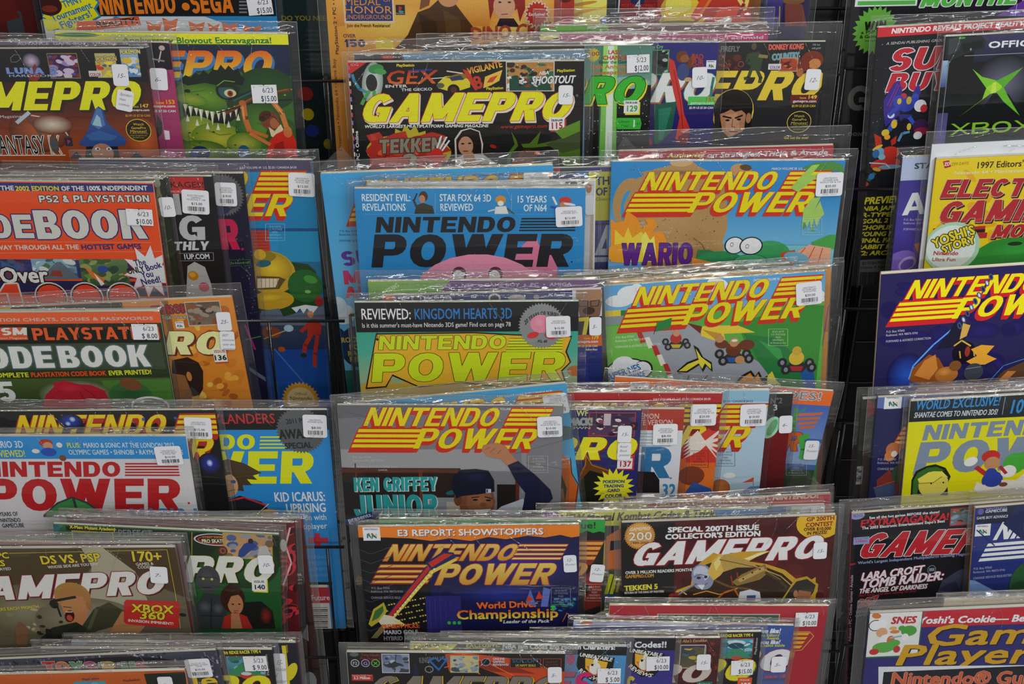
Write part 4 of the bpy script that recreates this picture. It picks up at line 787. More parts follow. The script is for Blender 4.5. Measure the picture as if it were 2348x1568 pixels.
m.st('d8982c',690,916,44,38,30).e('dcb070',690,916,33,30).e('e8c890',690,916,31,28).t('Official',676,905,704,905,6,'8a5a18').t('Nintendo',665,917,716,917,9,'9a6a20',b=.5)
m.bs_(['NINTENDO','POWER #49','W/POSTER'],'$12.00',662,395,722,449,-3)
m = Mag('starry navy cover edge with a grey anniversary seal and magenta letter', (22,398), (557,398), 2, 21.5, '17142a', base2='141234', hr=1.31, bt=9)
m.q('1c1a1c',10,395,570,470).st('5c5c60',512,447,48,42,40).t('NIVERSARY',496,492,550,474,9,'26262a',b=.4).e('2a3050',505,480,22,12)
m.t('R',508,572,551,572,70,'c0184c',f=1,t=.34).e('a82058',556,571,3).t('Do a barrel roll!',529,606,573,604,5.5,'5aa048').l('3a6a3c',1,(526,596),(574,595),(575,608),(560,609),(572,628),(552,609),(528,610),(526,596))
for i in range(60):
    r_ = random.Random(i+700); m.e(r_.choice(('4a4a90','8a90c0','2c5a7a')),540+r_.random()*50,540+r_.random()*200,.6+r_.random()*.8)
m.l('a0206a',5,(562,745),(585,800)).l('5a6a70',9,(565,840),(610,870)).q('2a2c40',560,740,570,920).l('3a7a3a',3,(563,778),(600,770))
m.bs_(['NINTENDO','POWER #270','NEWSSTAND'],'$18.00',494,417,543,471,-2)
m = Mag('black cover with white slanted letters and a pale round button pad', (-42,405), (486,405), 2, 26.7, '161618', bt=9)
m.q('b82420',389,406,470,444).t('PACKAGES!',345,430,468,430,13,'2a1416',b=.4).t('MORE INSIDE',392,442,450,441,5,'e8b0a8').t('GAMING',170,493,472,492,48,'aaa',f=1,t=.3).t('G',412,552,471,551,58,'b8b8b8',f=1,sh=.1,t=.28).t('MONTHLY',330,575,478,573,20,'c8c8ca',f=1,sh=.2,t=.3)
m.l('9a9a9a',1,(410,581),(489,579),(490,597),(412,598)).t('1UP.COM',421,594,481,593,11,'d0d0d0',b=1).p('a8a8a4',(426,700),(430,610),(446,600),(470,612),(484,650),(492,700)).e('b87818',443,632,12,11).e('d09838',441,630,7,6).e('b83848',468,658,12,11)
m.bs_(['ELECTRONIC','GAMING','MONTHLY 198'],'$15.00',418,434,480,489,-4)
m = Mag('narrow dark green cover strip with a handwritten sticker', (-150,413), (374,411), 2, 31.8, '26271c', bt=8)
m.e('8a8a80',360,420,8,10).p('6a6a30',(360,420),(372,450),(365,500),(358,470)).p('1c2a14',(365,500),(400,480),(420,640),(380,660)).l('5a6048',2,(372,560),(410,540)).k_(['2c3418','3a4420','484838','1c1c14'],358,440,400,660,30,9,41)
m.hs('10-',384,473,34,45,2)
m = Mag('thick orange code book with large white outlined letters and navy band', (-184,414), (350,420), 2, 37.7, 'ea4e1e', th=4.2, bt=10)
m.q('2b2c6c',-190,416,360,441).t('GET THE ',-60,437,0,437,10,'ccc',b=.8).t('THE',2,436,32,436,10,'d4d4cc',b=1.1).t('2002 EDITION',36,437,136,437,10,'d8c81c',b=1.1).t('OF THE 100% INDEPENDENT',141,437,338,436,10,'d4d4cc',b=1.1)
m.t('PS2 & PLAYSTATION',91,464,343,463,16,'d0d0ca',f=1,t=.26,o=('2a2010',1.8))
m.t('CODE',-130,546,80,546,54,'cfcfc8',f=1,t=.3,o=('2b2c6c',3)).t('BOOK',87,548,338,547,66,'cfcfc8',f=1,t=.32,o=('2b2c6c',3))
m.t('YOUR WAY THROUGH ALL THE',-58,573,181,571,10,'cfcbc4',b=.9).t('HOTTEST GAMES',187,572,324,570,11,'2b2c6c',b=1.3)
m.l('f09070',1,(-100,553),(345,556)).l('f09070',1,(0,580),(380,576)).q('27306a',-190,592,400,640).q('1c2450',-190,640,410,680)
m.pic(0,594,66,640,['2a2a50','4a4a80','6a3a50','2c5a8a'],None,22,9,51).pic(70,593,180,640,['7aa0b8','5a7a8a','3c5a6a','8ab0c0','c8d0d0','4a6a40'],None,34,12,52).p('5a6a72',(90,640),(130,600),(140,600),(185,640)).p('8a3c34',(115,632),(120,620),(140,620),(144,634)).pic(180,593,300,655,['5a7a50','3c5a34','6a8a4a','2c4a3c','8a9a58'],None,34,12,53).p('d8702a',(190,608),(240,640),(236,654),(212,634)).p('e8e8e0',(215,625),(240,650),(232,655)).e('2a4a9a',236,617,12,8)
m.t('Over',3,648,110,646,34,'dcdcd8',b=3,o=('1c1c1c',3))
m.pic(325,593,395,668,['2a4a6a','3a7a8a','5a3a4a'],None,20,9,54)
m.st('e04a28',343,622,64,36,10,10).st('d8dadc',343,622,60,34,10,10)
m.t('The',310,610,336,606,14,'2b2c6c',b=.9).t('ONLY',294,628,332,622,13,'26262a',b=1.1).t('Book',337,621,371,612,13,'2b2c6c',b=1).t('You',327,637,353,633,14,'2b2c6c',b=.9).t('Need!',326,653,370,646,14,'2b2c6c',b=.9)
m.t('1',10,708,55,706,56,'e8472a',f=1,t=.3,o=('d8d4cc',4)).e('d8d4cc',118,680,38,34).e('1c1c1c',118,680,35,31).e('e8472a',118,681,32,29).e('d8d4cc',200,680,38,34).e('1c1c1c',200,680,35,31).e('e8472a',200,681,32,29).e('d8d4cc',283,680,38,34).e('1c1c1c',283,680,35,31).e('e8472a',283,681,32,29)
m.ds('6/23','$10.00',291,478,351,515,-2)
m = Mag('red magazine top with pale words on strategies and tricks', (1420,347), (1912,333), 2, 17, 'b8303c', bt=15, bs=11)
m.flap((1396,362),(1434,312),(1470,352)).flap((1470,352),(1560,338),(1470,365)).t('The',1492,362,1518,361,11,'dcc8c8',b=1,sh=.25).t('Authority',1530,362,1613,360,11,'d0b838',b=1.2,sh=.25).t('on Strategies, Tricks & Arcade',1620,361,1896,354,11,'ecdcd8',b=1.2,sh=.25).t('3D news',1430,365,1470,364,6,'e0b0b0')
m = Mag('violet cover strip with a yellow corner box, partly behind the teapot cover', (872,395), (1406,383), 2, 22, '4a4a8c', bt=12)
m.q('46505a',1262,380,1352,400).e('a82a2a',1275,388,10,7).q('4a7ab0',1320,392,1348,408).q('ece040',1350,394,1430,505).t('THE',1366,424,1410,422,18,'2a3a6a',b=1.8).t('OF ZELDA',1366,448,1460,445,17,'2a3a6a',b=1.8).t('Classic retold',1366,460,1420,459,7,'333')
m.q('504c94',1343,506,1420,700,'4a4898').p('d0d4e0',(1392,510),(1398,510),(1396,585),(1363,585)).p('504c94',(1390,545),(1391,570),(1380,570)).q('26305a',1360,512,1400,515).q('c8ccd8',1350,590,1400,600)
m = Mag('blue cover with a purple and red word column and cloud, tucked behind others', (735,399), (1268,379), 2, 27.5, '3aa0d8', base2='7ab8d8', bt=10)
m.t('SEPTEMBER VOLUME 52  U.S. $3.50 / CANADA $4.50',1083,405,1262,398,5,'1c3a5a',b=.3).np(826,456,1.02,'e8c414','b8301c').e('f08a3a',1178,413,22,4)
m.flap((728,388),(782,334),(838,392)).addr(779,532,'24506a').e('ccd8e0',785,720,30,24).e('c0d0dc',775,700,20,20).q('3a6a9a',744,550,750,556)
m.t('SUPER',786,610,960,600,34,'5a2c8a',f=1).t('MARIO',790,652,960,645,32,'b83070',f=1,c2='c03038').t('ALL',792,683,870,679,26,'c83848',f=1)
m.e('1c3050',822,795,44,48).t('ROCK',783,785,825,783,11,'b8a83a',b=1.2).t('ROLL',801,801,840,800,11,'b8a83a',b=1.2).t('RACE',798,816,840,814,11,'b8a83a',b=1.2).t('RIDE',802,829,840,828,11,'b8a83a',b=1.2).q('2c6a5a',760,850,850,960,'1f5a4c').p('1c3050',(778,750),(790,760),(782,772))
m.bs_(['NINTENDO','POWER #52','W/POSTER & CA'],'$10.00',1201,393,1260,447,0)
m = Mag('white cover edge showing behind the blue cover with black letters', (842,421), (1366,413), 2, 32.7, 'd4d4d4', bt=7)
m.q('2c3440',1296,415,1340,422).e('b07850',1350,432,7,11).p('b8a898',(1355,450),(1362,452),(1360,640),(1350,640)).hs('',1352,468,20,46,0)
m = Mag('bright blue cover with bold black letters and a pink dome shape', (812,433), (1343,431), 2, 37.8, '2c88c4', th=3.0)
m.t('RESIDENT EVIL:',829,461,941,461,16,'e0e8ee',b=.5).t('REVELATIONS',831,483,930,483,16,'d8e4ee',b=.5).t('STAR FOX 64 3D',1008,461,1126,462,16,'e0e8ee',b=.5).t('REVIEWED',1009,483,1085,483,16,'d8e4ee',b=.5).t('15 YEARS',1184,464,1253,464,15,'e0e8ee',b=.5).t('OF N64',1200,484,1253,484,15,'d8e4ee',b=.5)
m.l('88b8e0',.8,(998,444),(998,488)).l('88b8e0',.8,(1173,444),(1173,488)).l('6aa8dc',.8,(833,491),(1320,491))
m.e('4a3020',971,450,10,12).e('b88060',968,456,7,9).p('3c3a30',(950,490),(955,470),(970,465),(992,472),(996,490)).l('3c3a30',5,(956,476),(948,458)).l('1c1c1c',3,(950,458),(956,444))
m.e('c88a30',1148,458,12,10).e('e8e0d0',1148,466,7,6).p('d8dcd8',(1134,490),(1136,474),(1160,472),(1166,490)).l('c8c8c0',4,(1136,480),(1120,484)).l('4a5a48',4,(1164,478),(1178,490))
m.e('c03828',1296,460,14,9).e('b88058',1292,470,9,8).l('d8d8d8',5,(1276,468),(1268,452)).l('2a4ab0',6,(1282,478),(1264,474)).e('d8dce0',1306,468,14,3,10)
m.p('d87898',(1186,645),(1180,590),(1200,560),(1222,540),(1230,535),(1234,560),(1262,572),(1278,600),(1280,650)).np2(861,533,1.04,'25262a').e('25262a',1311,600,2)
m.e('e890a8',1098,680,150,98).e('f0a0b4',1080,640,90,40,0,'e890a8').e('6a3048',1053,628,17,17).e('e4e0dc',1051,634,13,15).e('6a3048',1136,628,17,17).e('e4e0dc',1134,634,13,15)
m.t('Somebody do the',861,633,896,632,4,'88a8c8').t('Kirby dance!',866,638,893,638,4,'88a8c8')
m.bs_(['NINTENDO','POWER #271'],'$12.00',1274,472,1335,518,3)
m = Mag('blue sky cover with a clay teapot, yellow and red title and green crocodile', (1403,371), (1939,368), 2, 33, '2f8ac8', base2='9ac8dc', bt=10, bs=12)
m.q('2e86c4',1390,366,1950,450).q('2e86c4',1390,450,1950,560,'6ab0d4').q('5a9cb4',1600,562,1950,580).q('7ac0cc',1600,564,1950,640)
m.e('b08a54',1445,470,40,62).e('3a94cc',1443,478,20,42).p('b08a54',(1500,388),(1540,378),(1546,370),(1588,370),(1600,380),(1630,395),(1665,420),(1668,520),(1660,545),(1648,580),(1640,640),(1490,640),(1436,540),(1430,470),(1460,410)).e('c09a64',1530,470,85,75,0,'b08a54').e('9a7444',1600,580,60,60,0,'b08a54').e('b8905a',1700,392,26,16,20).e('5a4024',1710,384,14,7,10).e('7a5a34',1550,396,80,8,0,'b08a54').e('c8a470',1562,372,26,10)
for i in range(110):
    r_ = random.Random(i+33); m.e(r_.choice(('7a5830','5a4024','d0b080')),1440+r_.random()*215,385+r_.random()*200,.7+r_.random()*.9)
m.l('5a4024',1.3,(1590,545),(1610,560),(1630,600))
m.t('MARCH VOLUME 58  U.S. $3.50 / CANADA $4.50',1769,389,1906,388,5,'c8d8e0',b=.3)
m.p('4a8a3a',(1838,385),(1870,372),(1910,370),(1932,378),(1938,405),(1920,390),(1890,395),(1860,392))
m.np(1467,436,1.0,'efd50e','cc2f1c')
m.p('a0c858',(1812,430),(1840,400),(1862,378),(1880,376),(1860,400),(1880,400),(1855,420),(1830,440)).p('a0c860',(1882,450),(1868,480),(1850,520),(1845,508),(1838,520),(1842,480),(1860,455)).p('a0c860',(1880,460),(1890,490),(1880,500),(1872,520),(1866,500),(1860,530),(1856,500)).p('5a9438',(1840,505),(1848,520),(1842,525)).p('5a9438',(1862,510),(1868,530),(1860,528))
m.addr(1434,513,'c8d0c8').post(1862,519,'a8d0c0')
m.p('e89020',(1400,500),(1412,510),(1430,505),(1438,482),(1462,500),(1472,525),(1485,512),(1478,500),(1500,500),(1506,515),(1496,532),(1520,530),(1530,560),(1525,600),(1400,600)).p('f0c83a',(1410,525),(1430,545),(1440,520),(1450,545),(1470,530),(1500,560),(1500,600),(1408,600)).p('f4dc60',(1470,545),(1480,530),(1490,550),(1500,540),(1505,590),(1475,590)).e('e89a28',1425,580,36,22)
m.t('WARIO',1424,607,1586,606,50,'5a2480',f=1,sh=0,t=.28,o=('3a1458',1.2))
m.p('2e7a48',(1595,600),(1600,572),(1625,572),(1660,582),(1700,600)).e('2e8a50',1650,595,52,20).e('3c9a5c',1762,585,50,34).e('1f5a38',1720,598,40,16).e('45a468',1720,596,36,13).e('1c1c1c',1684,562,23,20).e('e8ecec',1684,562,20,18).e('1c1c1c',1722,563,27,21).e('e8ecec',1722,563,24,18.5).e('555',1678,560,4,5).e('e8ecec',1678,560,3,3.6).e('555',1713,564,4,5).e('e8ecec',1713,564,3,3.6).p('b85a28',(1790,578),(1822,572),(1828,592),(1816,610),(1790,606)).p('e08a3a',(1586,590),(1650,604),(1650,612),(1586,612))
m.p('4aa048',(1860,555),(1900,538),(1950,536),(1950,572),(1870,568)).p('e8a888',(1820,580),(1855,560),(1905,568),(1900,640),(1850,630)).l('c84838',2,(1868,565),(1850,600)).l('c84838',2,(1886,568),(1876,600)).l('c84838',2,(1846,568),(1826,590)).e('70b0cc',1826,590,30,12,15)
m.bs_(['NINTENDO','POWER #58','W/POSTER & CA'],'$20.00',1871,394,1932,448,2)
m = Mag('purple cover strip with pale letters beside the yellow cover', (2070,362), (2592,338), 2, 25, '40388c', base2='5a4ab0', bt=9)
m.q('a8b4d4',2060,345,2600,390,'b4c0dc').t('START',2096,387,2170,383,12,'333c50',b=1.5).t('A',2068,494,2122,490,50,'e0e4ea',f=1,t=.24).addr(2072,506,'c0c0d8')
m.e('3a2c80',2060,590,40,60,0,'4a3fa0').e('7a60b8',2060,600,40,22,-30).e('a89ad0',2080,604,22,14,-40).e('6a50a8',2080,606,17,10,-40).p('c07a50',(2095,560),(2110,555),(2110,590)).p('6a5040',(2112,440),(2124,420),(2124,436))
m = Mag('yellow cover with dark red slanted letters and pale egg badge, white board behind', (2147,365), (2665,340), 2, 35.5, 'ecc818', th=3.2, spine='8a7a50', bt=10)
m.board = (0.004, 0.004, 0.012)
for i in range(14):
    r_ = random.Random(i+5); m.e('e2a81c',2140+r_.random()*260,370+r_.random()*220,14+r_.random()*12,5+r_.random()*12,r_.random()*90)
m.p('b8282c',(2162,370),(2176,367),(2181,382),(2166,386)).t('ZD',2165,380,2178,379,7,'eee',b=.6).t('ZIFF-DAVIS',2181,380,2221,377,7,'9a7a18').t('1997 Editors\' Choice',2237,386,2410,378,14,'2a261c',b=.7).t('Nintendo 64 • PlayStation • Saturn',2187,400,2400,392,6.5,'ece0b0',b=.6)
m.t('ELECTRONIC',2154,454,2530,446,42,'b02830',f=1,sh=.24,t=.31,o=('e8d8b8',1),sd=('2a1c14',3,4)).t('GAMING',2146,512,2440,503,50,'b02830',f=1,sh=.3,t=.31,o=('e8d8b8',1),sd=('2a1c14',3,4)).t('MONTHLY',2270,546,2500,540,31,'b02830',f=1,sh=.3,t=.31,o=('e8d8b8',1),sd=('2a1c14',3,4))
m.q('b02830',2140,523,2258,530).q('b02830',2140,538,2262,545).q('2a1c14',2140,530,2258,532)
m.p('2a8a34',(2215,592),(2240,572),(2275,552),(2310,545),(2400,540),(2400,612),(2200,612)).e('35a040',2330,575,60,24,0,'2a8a34').e('14301a',2327,558,17,4.5)
m.e('a8d0b0',2182,566,64,58,-20).e('d8e8dc',2180,566,56,50,-20)
m.t("YOSHI'S",2142,570,2236,536,21,'e8d030',b=2,o=('1c1c14',2),arc=4).t('STORY',2162,582,2236,557,18,'e8d030',b=2,o=('1c1c14',2),arc=3).t('Nintendo',2139,584,2196,584,9,'b83840',b=.8).t('Ultra Fun',2136,598,2190,598,8,'b84048',b=.4)
# ---------------------------------------------------------------- fourth tier
m = Mag('fiery orange cover with pale yellow letters and a dark haired figure, issue 136', (-8,706), (531,681), 3, 30, 'd8862a', base2='c8741c', bt=12, bs=8)
for i in range(70):
    r_ = random.Random(i+55); m.e(r_.choice(('e8a038','b86018','f0b848','c87820','a85414')),400+r_.random()*160,690+r_.random()*240,5+r_.random()*10,4+r_.random()*8,r_.random()*180)
m.q('17160f',20,690,285,716).p('e8d81c',(-20,704),(30,697),(22,712),(-20,716)).t('IDG',0,706,16,705,6,'555')
m.flap((395,935),(440,885),(485,925)).q('8a5a2c',370,690,400,760).t('TUROK',352,721,432,716,20,'a02c24',f=1,o=('38383c',2)).t('RAGE WARS',362,732,434,729,6,'b8b0a8',b=.5,o=('444',.8)).pic(424,694,512,742,['5a4a3a','7a6a5a','3a3028','9a8a78','8a5028'],'c8bca8',26,10,61).n64(401,737,424,752)
m.t('GAMEPRO',12,812,512,812,54,'ece8a0',f=1,sh=.28,t=.32,o=('7a2c14',2),sd=('5a2010',3,3))
m.p('2a1810',(395,825),(430,818),(455,830),(466,850),(466,890),(455,910),(440,905),(425,860),(395,855)).p('8a5a30',(395,855),(425,862),(440,900),(438,930),(395,930)).e('b87840',434,862,6,11).q('b83c28',489,801,525,831).q('e8e4d8',487,799,523,828).t('ISSUE',491,808,517,807,6,'b03a28',b=.5).t('136',490,825,520,824,11,'222',b=1.3)
m.p('d8a030',(440,910),(456,905),(450,930),(440,930)).hs('25-',514,735,33,43,-2).hs(['007','tomorrow','never dies','poster'],522,779,34,43,-5)
m = Mag('thick green code book with orange top band and bold white letters', (-172,719), (365,714), 3, 37.5, '27331c', th=5.2, bt=11, base2='2f4a24')
m.q('16180e',-180,716,370,800).q('ec5a24',-180,712,372,740).t('PLAYSTATION CHEATS, CODES & PASSWORDS',-88,738,351,733,7,'c8b8b0',b=.5)
m.q('d8542c',-30,751,65,779).t('PSM',-25,769,62,768,17,'dcdcd4',f=1,sh=.15).t('PlayStation Magazine',-30,778,62,777,5,'e8c0b0').t('PLAYSTATION',78,780,368,776,28,'e85c28',f=1,t=.26,o=('3a1a0c',1))
m.q('3c4a34',-180,790,380,846).t('CODE',-80,846,127,843,50,'dededa',f=1,t=.32,o=('4a6468',3.2)).t('BOOK',140,843,346,840,50,'dededa',f=1,t=.32,o=('4a6468',3.2))
m.t('MOST COMPLETE',-72,866,66,864,10,'d8d820',b=1.1).t('PLAYSTATION CODE BOOK',72,864,244,860,10,'e84a20',b=1.1).t('EVER PRINTED!',250,860,348,857,10,'d8d820',b=1.1)
m.q('4a5c2c',-180,870,400,930,'2c4420').p('4c7a30',(232,872),(390,868),(400,930),(260,930)).e('c8c8b8',175,905,86,34,0,'4a5c34').t('15',-30,922,40,920,46,'dededa',f=1)
m.e('2a5a30',300,905,50,30,0,'3a6a34').e('7a4a2a',300,880,26,14,20).e('e4e4e0',345,930,44,22).e('1c1c1c',345,932,40,19).e('4a6a4a',345,934,35,17)
m.p('b82030',(98,935),(105,905),(125,885),(120,878),(150,872),(180,880),(210,882),(240,895),(255,925),(256,935)).l('7a1420',1.5,(130,900),(150,888),(180,890),(200,930)).l('7a1420',1.5,(185,885),(215,905),(222,930)).e('c83040',160,890,30,12,0,'b82030')
m.ds('6/23','$ 8.00',304,741,363,777,-1)
m = Mag('magazine whose yellow lettered top edge runs along the shelf behind two others', (1292,634), (1812,604), 3, 10, '6a6450', bt=3)
m.t('OVER 100 GAMES RATED & REVIEWED',1300,648,1560,630,6,'b8a83a',b=.4)
m = Mag('ochre cover edge peeking out behind the race track cover', (1392,645), (1906,611), 3, 15.5, 'e0a83a', base2='b84a34', bt=5, bs=9)
m.q('d8963a',1880,615,1910,760,'c0703a').l('5a3a8a',2,(1900,700),(1872,880))
m = Mag('race track cover with yellow and red title, go-karts and a banana peel', (1384,656), (1893,622), 3, 21.5, '4a9a34', bt=6, bs=7, th=3.0)
m.q('3a90cc',1376,610,1900,720,'78b8dc').e('dfe6ea',1420,690,32,14).e('dfe6ea',1445,675,30,20).e('dfe6ea',1460,668,16,18).e('dfe6ea',1645,655,24,16).e('dfe6ea',1636,646,14,9).e('dfe6ea',1865,690,26,22).e('dfe6ea',1875,676,16,12)
m.p('5aac44',(1380,745),(1440,720),(1900,690),(1900,900),(1380,900)).q('8a9298',1380,724,1440,742).q('e0c83a',1385,713,1424,724).q('2a7a40',1423,712,1436,723).p('3a8c34',(1690,740),(1830,700),(1890,700),(1870,890),(1750,890)).p('70b848',(1380,750),(1440,745),(1500,790),(1540,860),(1560,900),(1380,900))
m.p('9a9ea4',(1455,768),(1560,740),(1600,745),(1740,830),(1790,880),(1800,910),(1545,910),(1530,860),(1510,810)).p('e8c83a',(1606,748),(1690,745),(1732,762),(1660,765),(1665,790),(1608,770)).p('c09028',(1610,755),(1655,765),(1650,785)).p('6a2c1c',(1575,740),(1610,748),(1606,765))
m.p('2a7a3c',(1705,765),(1780,775),(1840,830),(1860,900),(1800,910),(1740,830)).p('3a9a4c',(1740,780),(1790,800),(1800,840)).p('2a5aa0',(1830,840),(1866,850),(1870,900),(1845,890))
for i in range(7): x_, y_ = ((1468,770),(1486,782),(1502,800),(1514,822),(1528,843),(1538,868),(1545,890))[i]; m.p(('b83030','e0dcc8')[i%2],(x_-8,y_-8),(x_+3,y_-10),(x_+13,y_+14),(x_+1,y_+17))
m.t('OCTOBER VOLUME 41  U.S. $3.50 / CANADA $4.50',1727,645,1862,637,5,'d8e0e4',b=.4)
m.np(1450,701,1.0,'efd50e','cc2f1c').addr(1412,776,'d8e4d0',dx=-.07).post(1784,773,'c0dca8')
m.p('2a8040',(1502,760),(1508,738),(1541,728),(1537,752)).l('222',1.2,(1499,766),(1507,738))
for (kx, ky, bc, fc, kc) in ((1550,775,'b83430','c89068','c8b030'),(1682,800,'6a3418','c08a5a','2a5a9a'),(1826,820,'d8b838','c8a838','b03038')):
    z_ = 1 if kx < 1600 else 1.35
    m.p('333',(kx-18*z_,ky+14*z_),(kx-8*z_,ky+6*z_),(kx+10*z_,ky+6*z_),(kx+20*z_,ky+14*z_),(kx+10*z_,ky+24*z_),(kx-12*z_,ky+24*z_)).p(kc,(kx-12*z_,ky+14*z_),(kx+12*z_,ky+14*z_),(kx+8*z_,ky+22*z_),(kx-8*z_,ky+22*z_))
    for dx, dy in ((-24,8),(22,8),(-18,20),(26,16)): m.e('2c2c30',kx+dx*z_,ky+dy*z_,8*z_,8*z_).e('8a8a90',kx+dx*z_,ky+dy*z_,3.5*z_,4*z_)
    m.e(bc,kx,ky,13*z_,12*z_).e(fc,kx+1,ky-12*z_,8*z_,8*z_)
m.e('6a3418',1655,788,16,10,20).e('6a3418',1712,790,18,12).e('c08a5a',1650,776,10,9).e('c08a5a',1696,824,11,9).e('e8e4dc',1684,780,7,3)
m.p('1c1c14',(1552,850),(1575,830),(1600,820),(1590,790),(1602,798),(1612,818),(1632,830),(1634,852),(1620,838),(1612,852),(1604,836),(1575,854),(1556,856)).p('ecd43a',(1556,850),(1577,834),(1602,824),(1595,798),(1608,818),(1630,834),(1630,846),(1616,832),(1610,845),(1602,832),(1574,850))
m.l('222',2,(1580,860),(1574,880)).l('222',2,(1622,860),(1606,880)).e('1c1c1c',1440,852,52,32).e('e4eaec',1440,852,49,29).e('1c1c1c',1475,845,22,20).e('e4eaec',1472,846,21,18).e('e4eaec',1430,836,26,20).p('e4eaec',(1380,850),(1480,848),(1450,900),(1380,900))
m.t('SUPER NES',1394,872,1470,846,14,'2a70b0',b=1.2).t('PART 2 SOFTWARE',1393,886,1480,860,11,'2a80b8',b=.8)
m.p('1c1c1c',(1682,880),(1700,860),(1722,848),(1732,862),(1740,850),(1748,866),(1760,860),(1775,880)).p('e8902a',(1688,880),(1704,864),(1720,854),(1730,868),(1738,856),(1746,874),(1756,880)).p('f0d040',(1758,880),(1760,860),(1770,850),(1780,872),(1790,880))
m.bs_(['NINTENDO','POWER #41','W/POSTER'],'$20.00',1825,645,1884,697,3)
m = Mag('green and plum banded magazine top, white capitals on plum', (843,646), (1372,642), 3, 27, '6a3a78', bt=9, bs=11)
m.p('7ab040',(835,640),(1036,640),(980,700),(835,700)).t("BEHIND THE TITAN'S",845,700,916,656,9,'c8e0b0',b=.8).t('SNES  •  NES  •  GAME BOY  •  PC  •  AMIGA',998,658,1310,655,7,'b8a8c0',b=.8)
m = Mag('navy topped magazine with a bald man in glasses at its edge, issue 179', (875,679), (1380,664), 3, 32.5, '24246c', base2='2a3a8c', bt=10, bs=9)
m.e('d8542c',891,684,15,7).t('IDG',880,687,902,686,5,'4a1a10').t('Beyond',913,686,938,685,6,'e0e0e8',b=.5).t('Enter the Matrix',972,686,1034,683,6,'e0e0e8',b=.5).t('Our',1080,683,1093,683,6,'e0e0e8',b=.5).t('PC Power!',1258,679,1296,678,6,'e0e0e8',b=.5)
m.e('9a9aa0',955,684,12,9).e('3a3a40',955,684,8,7).e('b8b8c0',1134,683,14,11).e('1a1a30',1134,684,10,8).e('a8a0a8',1185,683,20,8).e('8a8a90',1230,681,7,6)
m.q('c8ccd0',1312,660,1400,730).e('a07858',1350,678,30,40).p('7a5840',(1322,690),(1380,690),(1376,722),(1352,740),(1330,728)).l('1c1c1c',2,(1325,688),(1348,690),(1347,702),(1328,702),(1325,688)).l('1c1c1c',2,(1354,690),(1374,688),(1372,701),(1355,702),(1354,690)).e('3a2820',1350,712,14,9).q('2a241c',1320,726,1400,770).t('7',1330,768,1354,766,40,'d8c82a',f=1)
m.q('c0602c',1318,768,1400,792).t('Issue',1338,777,1352,777,5,'e8c828').t('179',1356,777,1372,777,8,'e8d030',b=.7).t('gamepro.com',1320,786,1371,785,6,'e0d8e0',b=.5).t('$5.99 US $7.50 CAN',1318,796,1370,795,5,'d0c8a0',b=.3).t('Subscriber',1342,803,1370,803,5,'d0c8a0',b=.3).q('1c2a6a',1350,810,1380,900)
m.hs('5-',1365,746,28,42,0)
m = Mag('cover with lime letters on an ochre board under a black band', (812,694), (1327,691), 3, 37.8, '3aa088', base2='b8b060', th=3.0)
m.q('3a9c88',805,750,1335,810,'4aa890').q('4aa890',805,810,1335,900,'b0b078').q('1b1b1d',805,690,1335,759)
m.t('REVIEWED:',828,732,942,732,24,'e4e4e4',b=.6).t('KINGDOM HEARTS 3D',950,732,1174,730,24,'2a78c0',b=.6).t("Is it this summer's must-have Nintendo 3DS game? Find out on page 78",830,751,1171,748,10,'d8d8d4',b=.25)
m.p('c8a03c',(812,900),(870,850),(905,880),(960,870),(1020,880),(1100,880),(1120,905),(1120,925),(812,925)).p('b89a48',(820,915),(870,864),(920,915)).e('b06a38',1318,850,18,12)
m.p('20180c',(862,764),(1086,761),(1180,766),(1312,770),(1300,806),(1310,830),(1290,850),(1298,875),(1240,878),(1150,888),(1060,878),(960,888),(900,862),(886,888),(838,892)).p('e8ae2c',(864,767),(1086,764),(1180,769),(1309,773),(1296,806),(1306,830),(1286,850),(1293,872),(1240,875),(1150,885),(1060,875),(960,885),(900,858),(884,885),(842,888))
m.l('20180c',1.4,(865,758),(865,780)).e('20180c',865,778,3)
k_ = 1
m.t('NINTENDO',868,802,1158,800,32,'ccdc20',f=1,sh=.12,t=.26,o=('20180c',1.3)).t('POWER',852,876,1288,872,66,'ccdc20',f=1,sh=.14,t=.27,o=('20180c',1.5))
for i in range(5): m.q('3a2c10',1168-i*2,775+i*6.4,1290,776.2+i*6.4).q('ccdc20',1168-i*2,776.2+i*6.4,1290,780+i*6.4)
m.st('8a8c8c',1242,747,54,49,46).t('20 YEARS OF KIRBY',1204,745,1284,728,9,'2a2a2c',b=.7,arc=16).t('PG. 60',1233,785,1254,785,6,'333',b=.8)
m.e('e88aa0',1240,742,24,21).e('d03838',1222,768,14,7,-20).e('d03838',1262,770,14,7,20).e('f0a0b0',1236,738,14,12,0,'e88aa0')
m.bs_(['NINTENDO','POWER #281'],'$15.00',1252,723,1308,771,2)
m = Mag('unbagged worn navy cover with a masked warrior and chain, creased spine', (2020,629), (2545,594), 3, 35, '2a2654', base2='201d44', th=3.4, bag=0, spine='b8a47c', hr=1.33)
for i in range(24):
    r_ = random.Random(i+805); m.e(r_.choice(('262060','1c1848','2a2468')),2040+r_.random()*330,640+r_.random()*240,20+r_.random()*26,8+r_.random()*12,r_.random()*60,'201c50')
m.np(2074,686,1.0,'efda1c','c4242c')
m.addr(2032,763,'c0c0d0',dx=-.08)
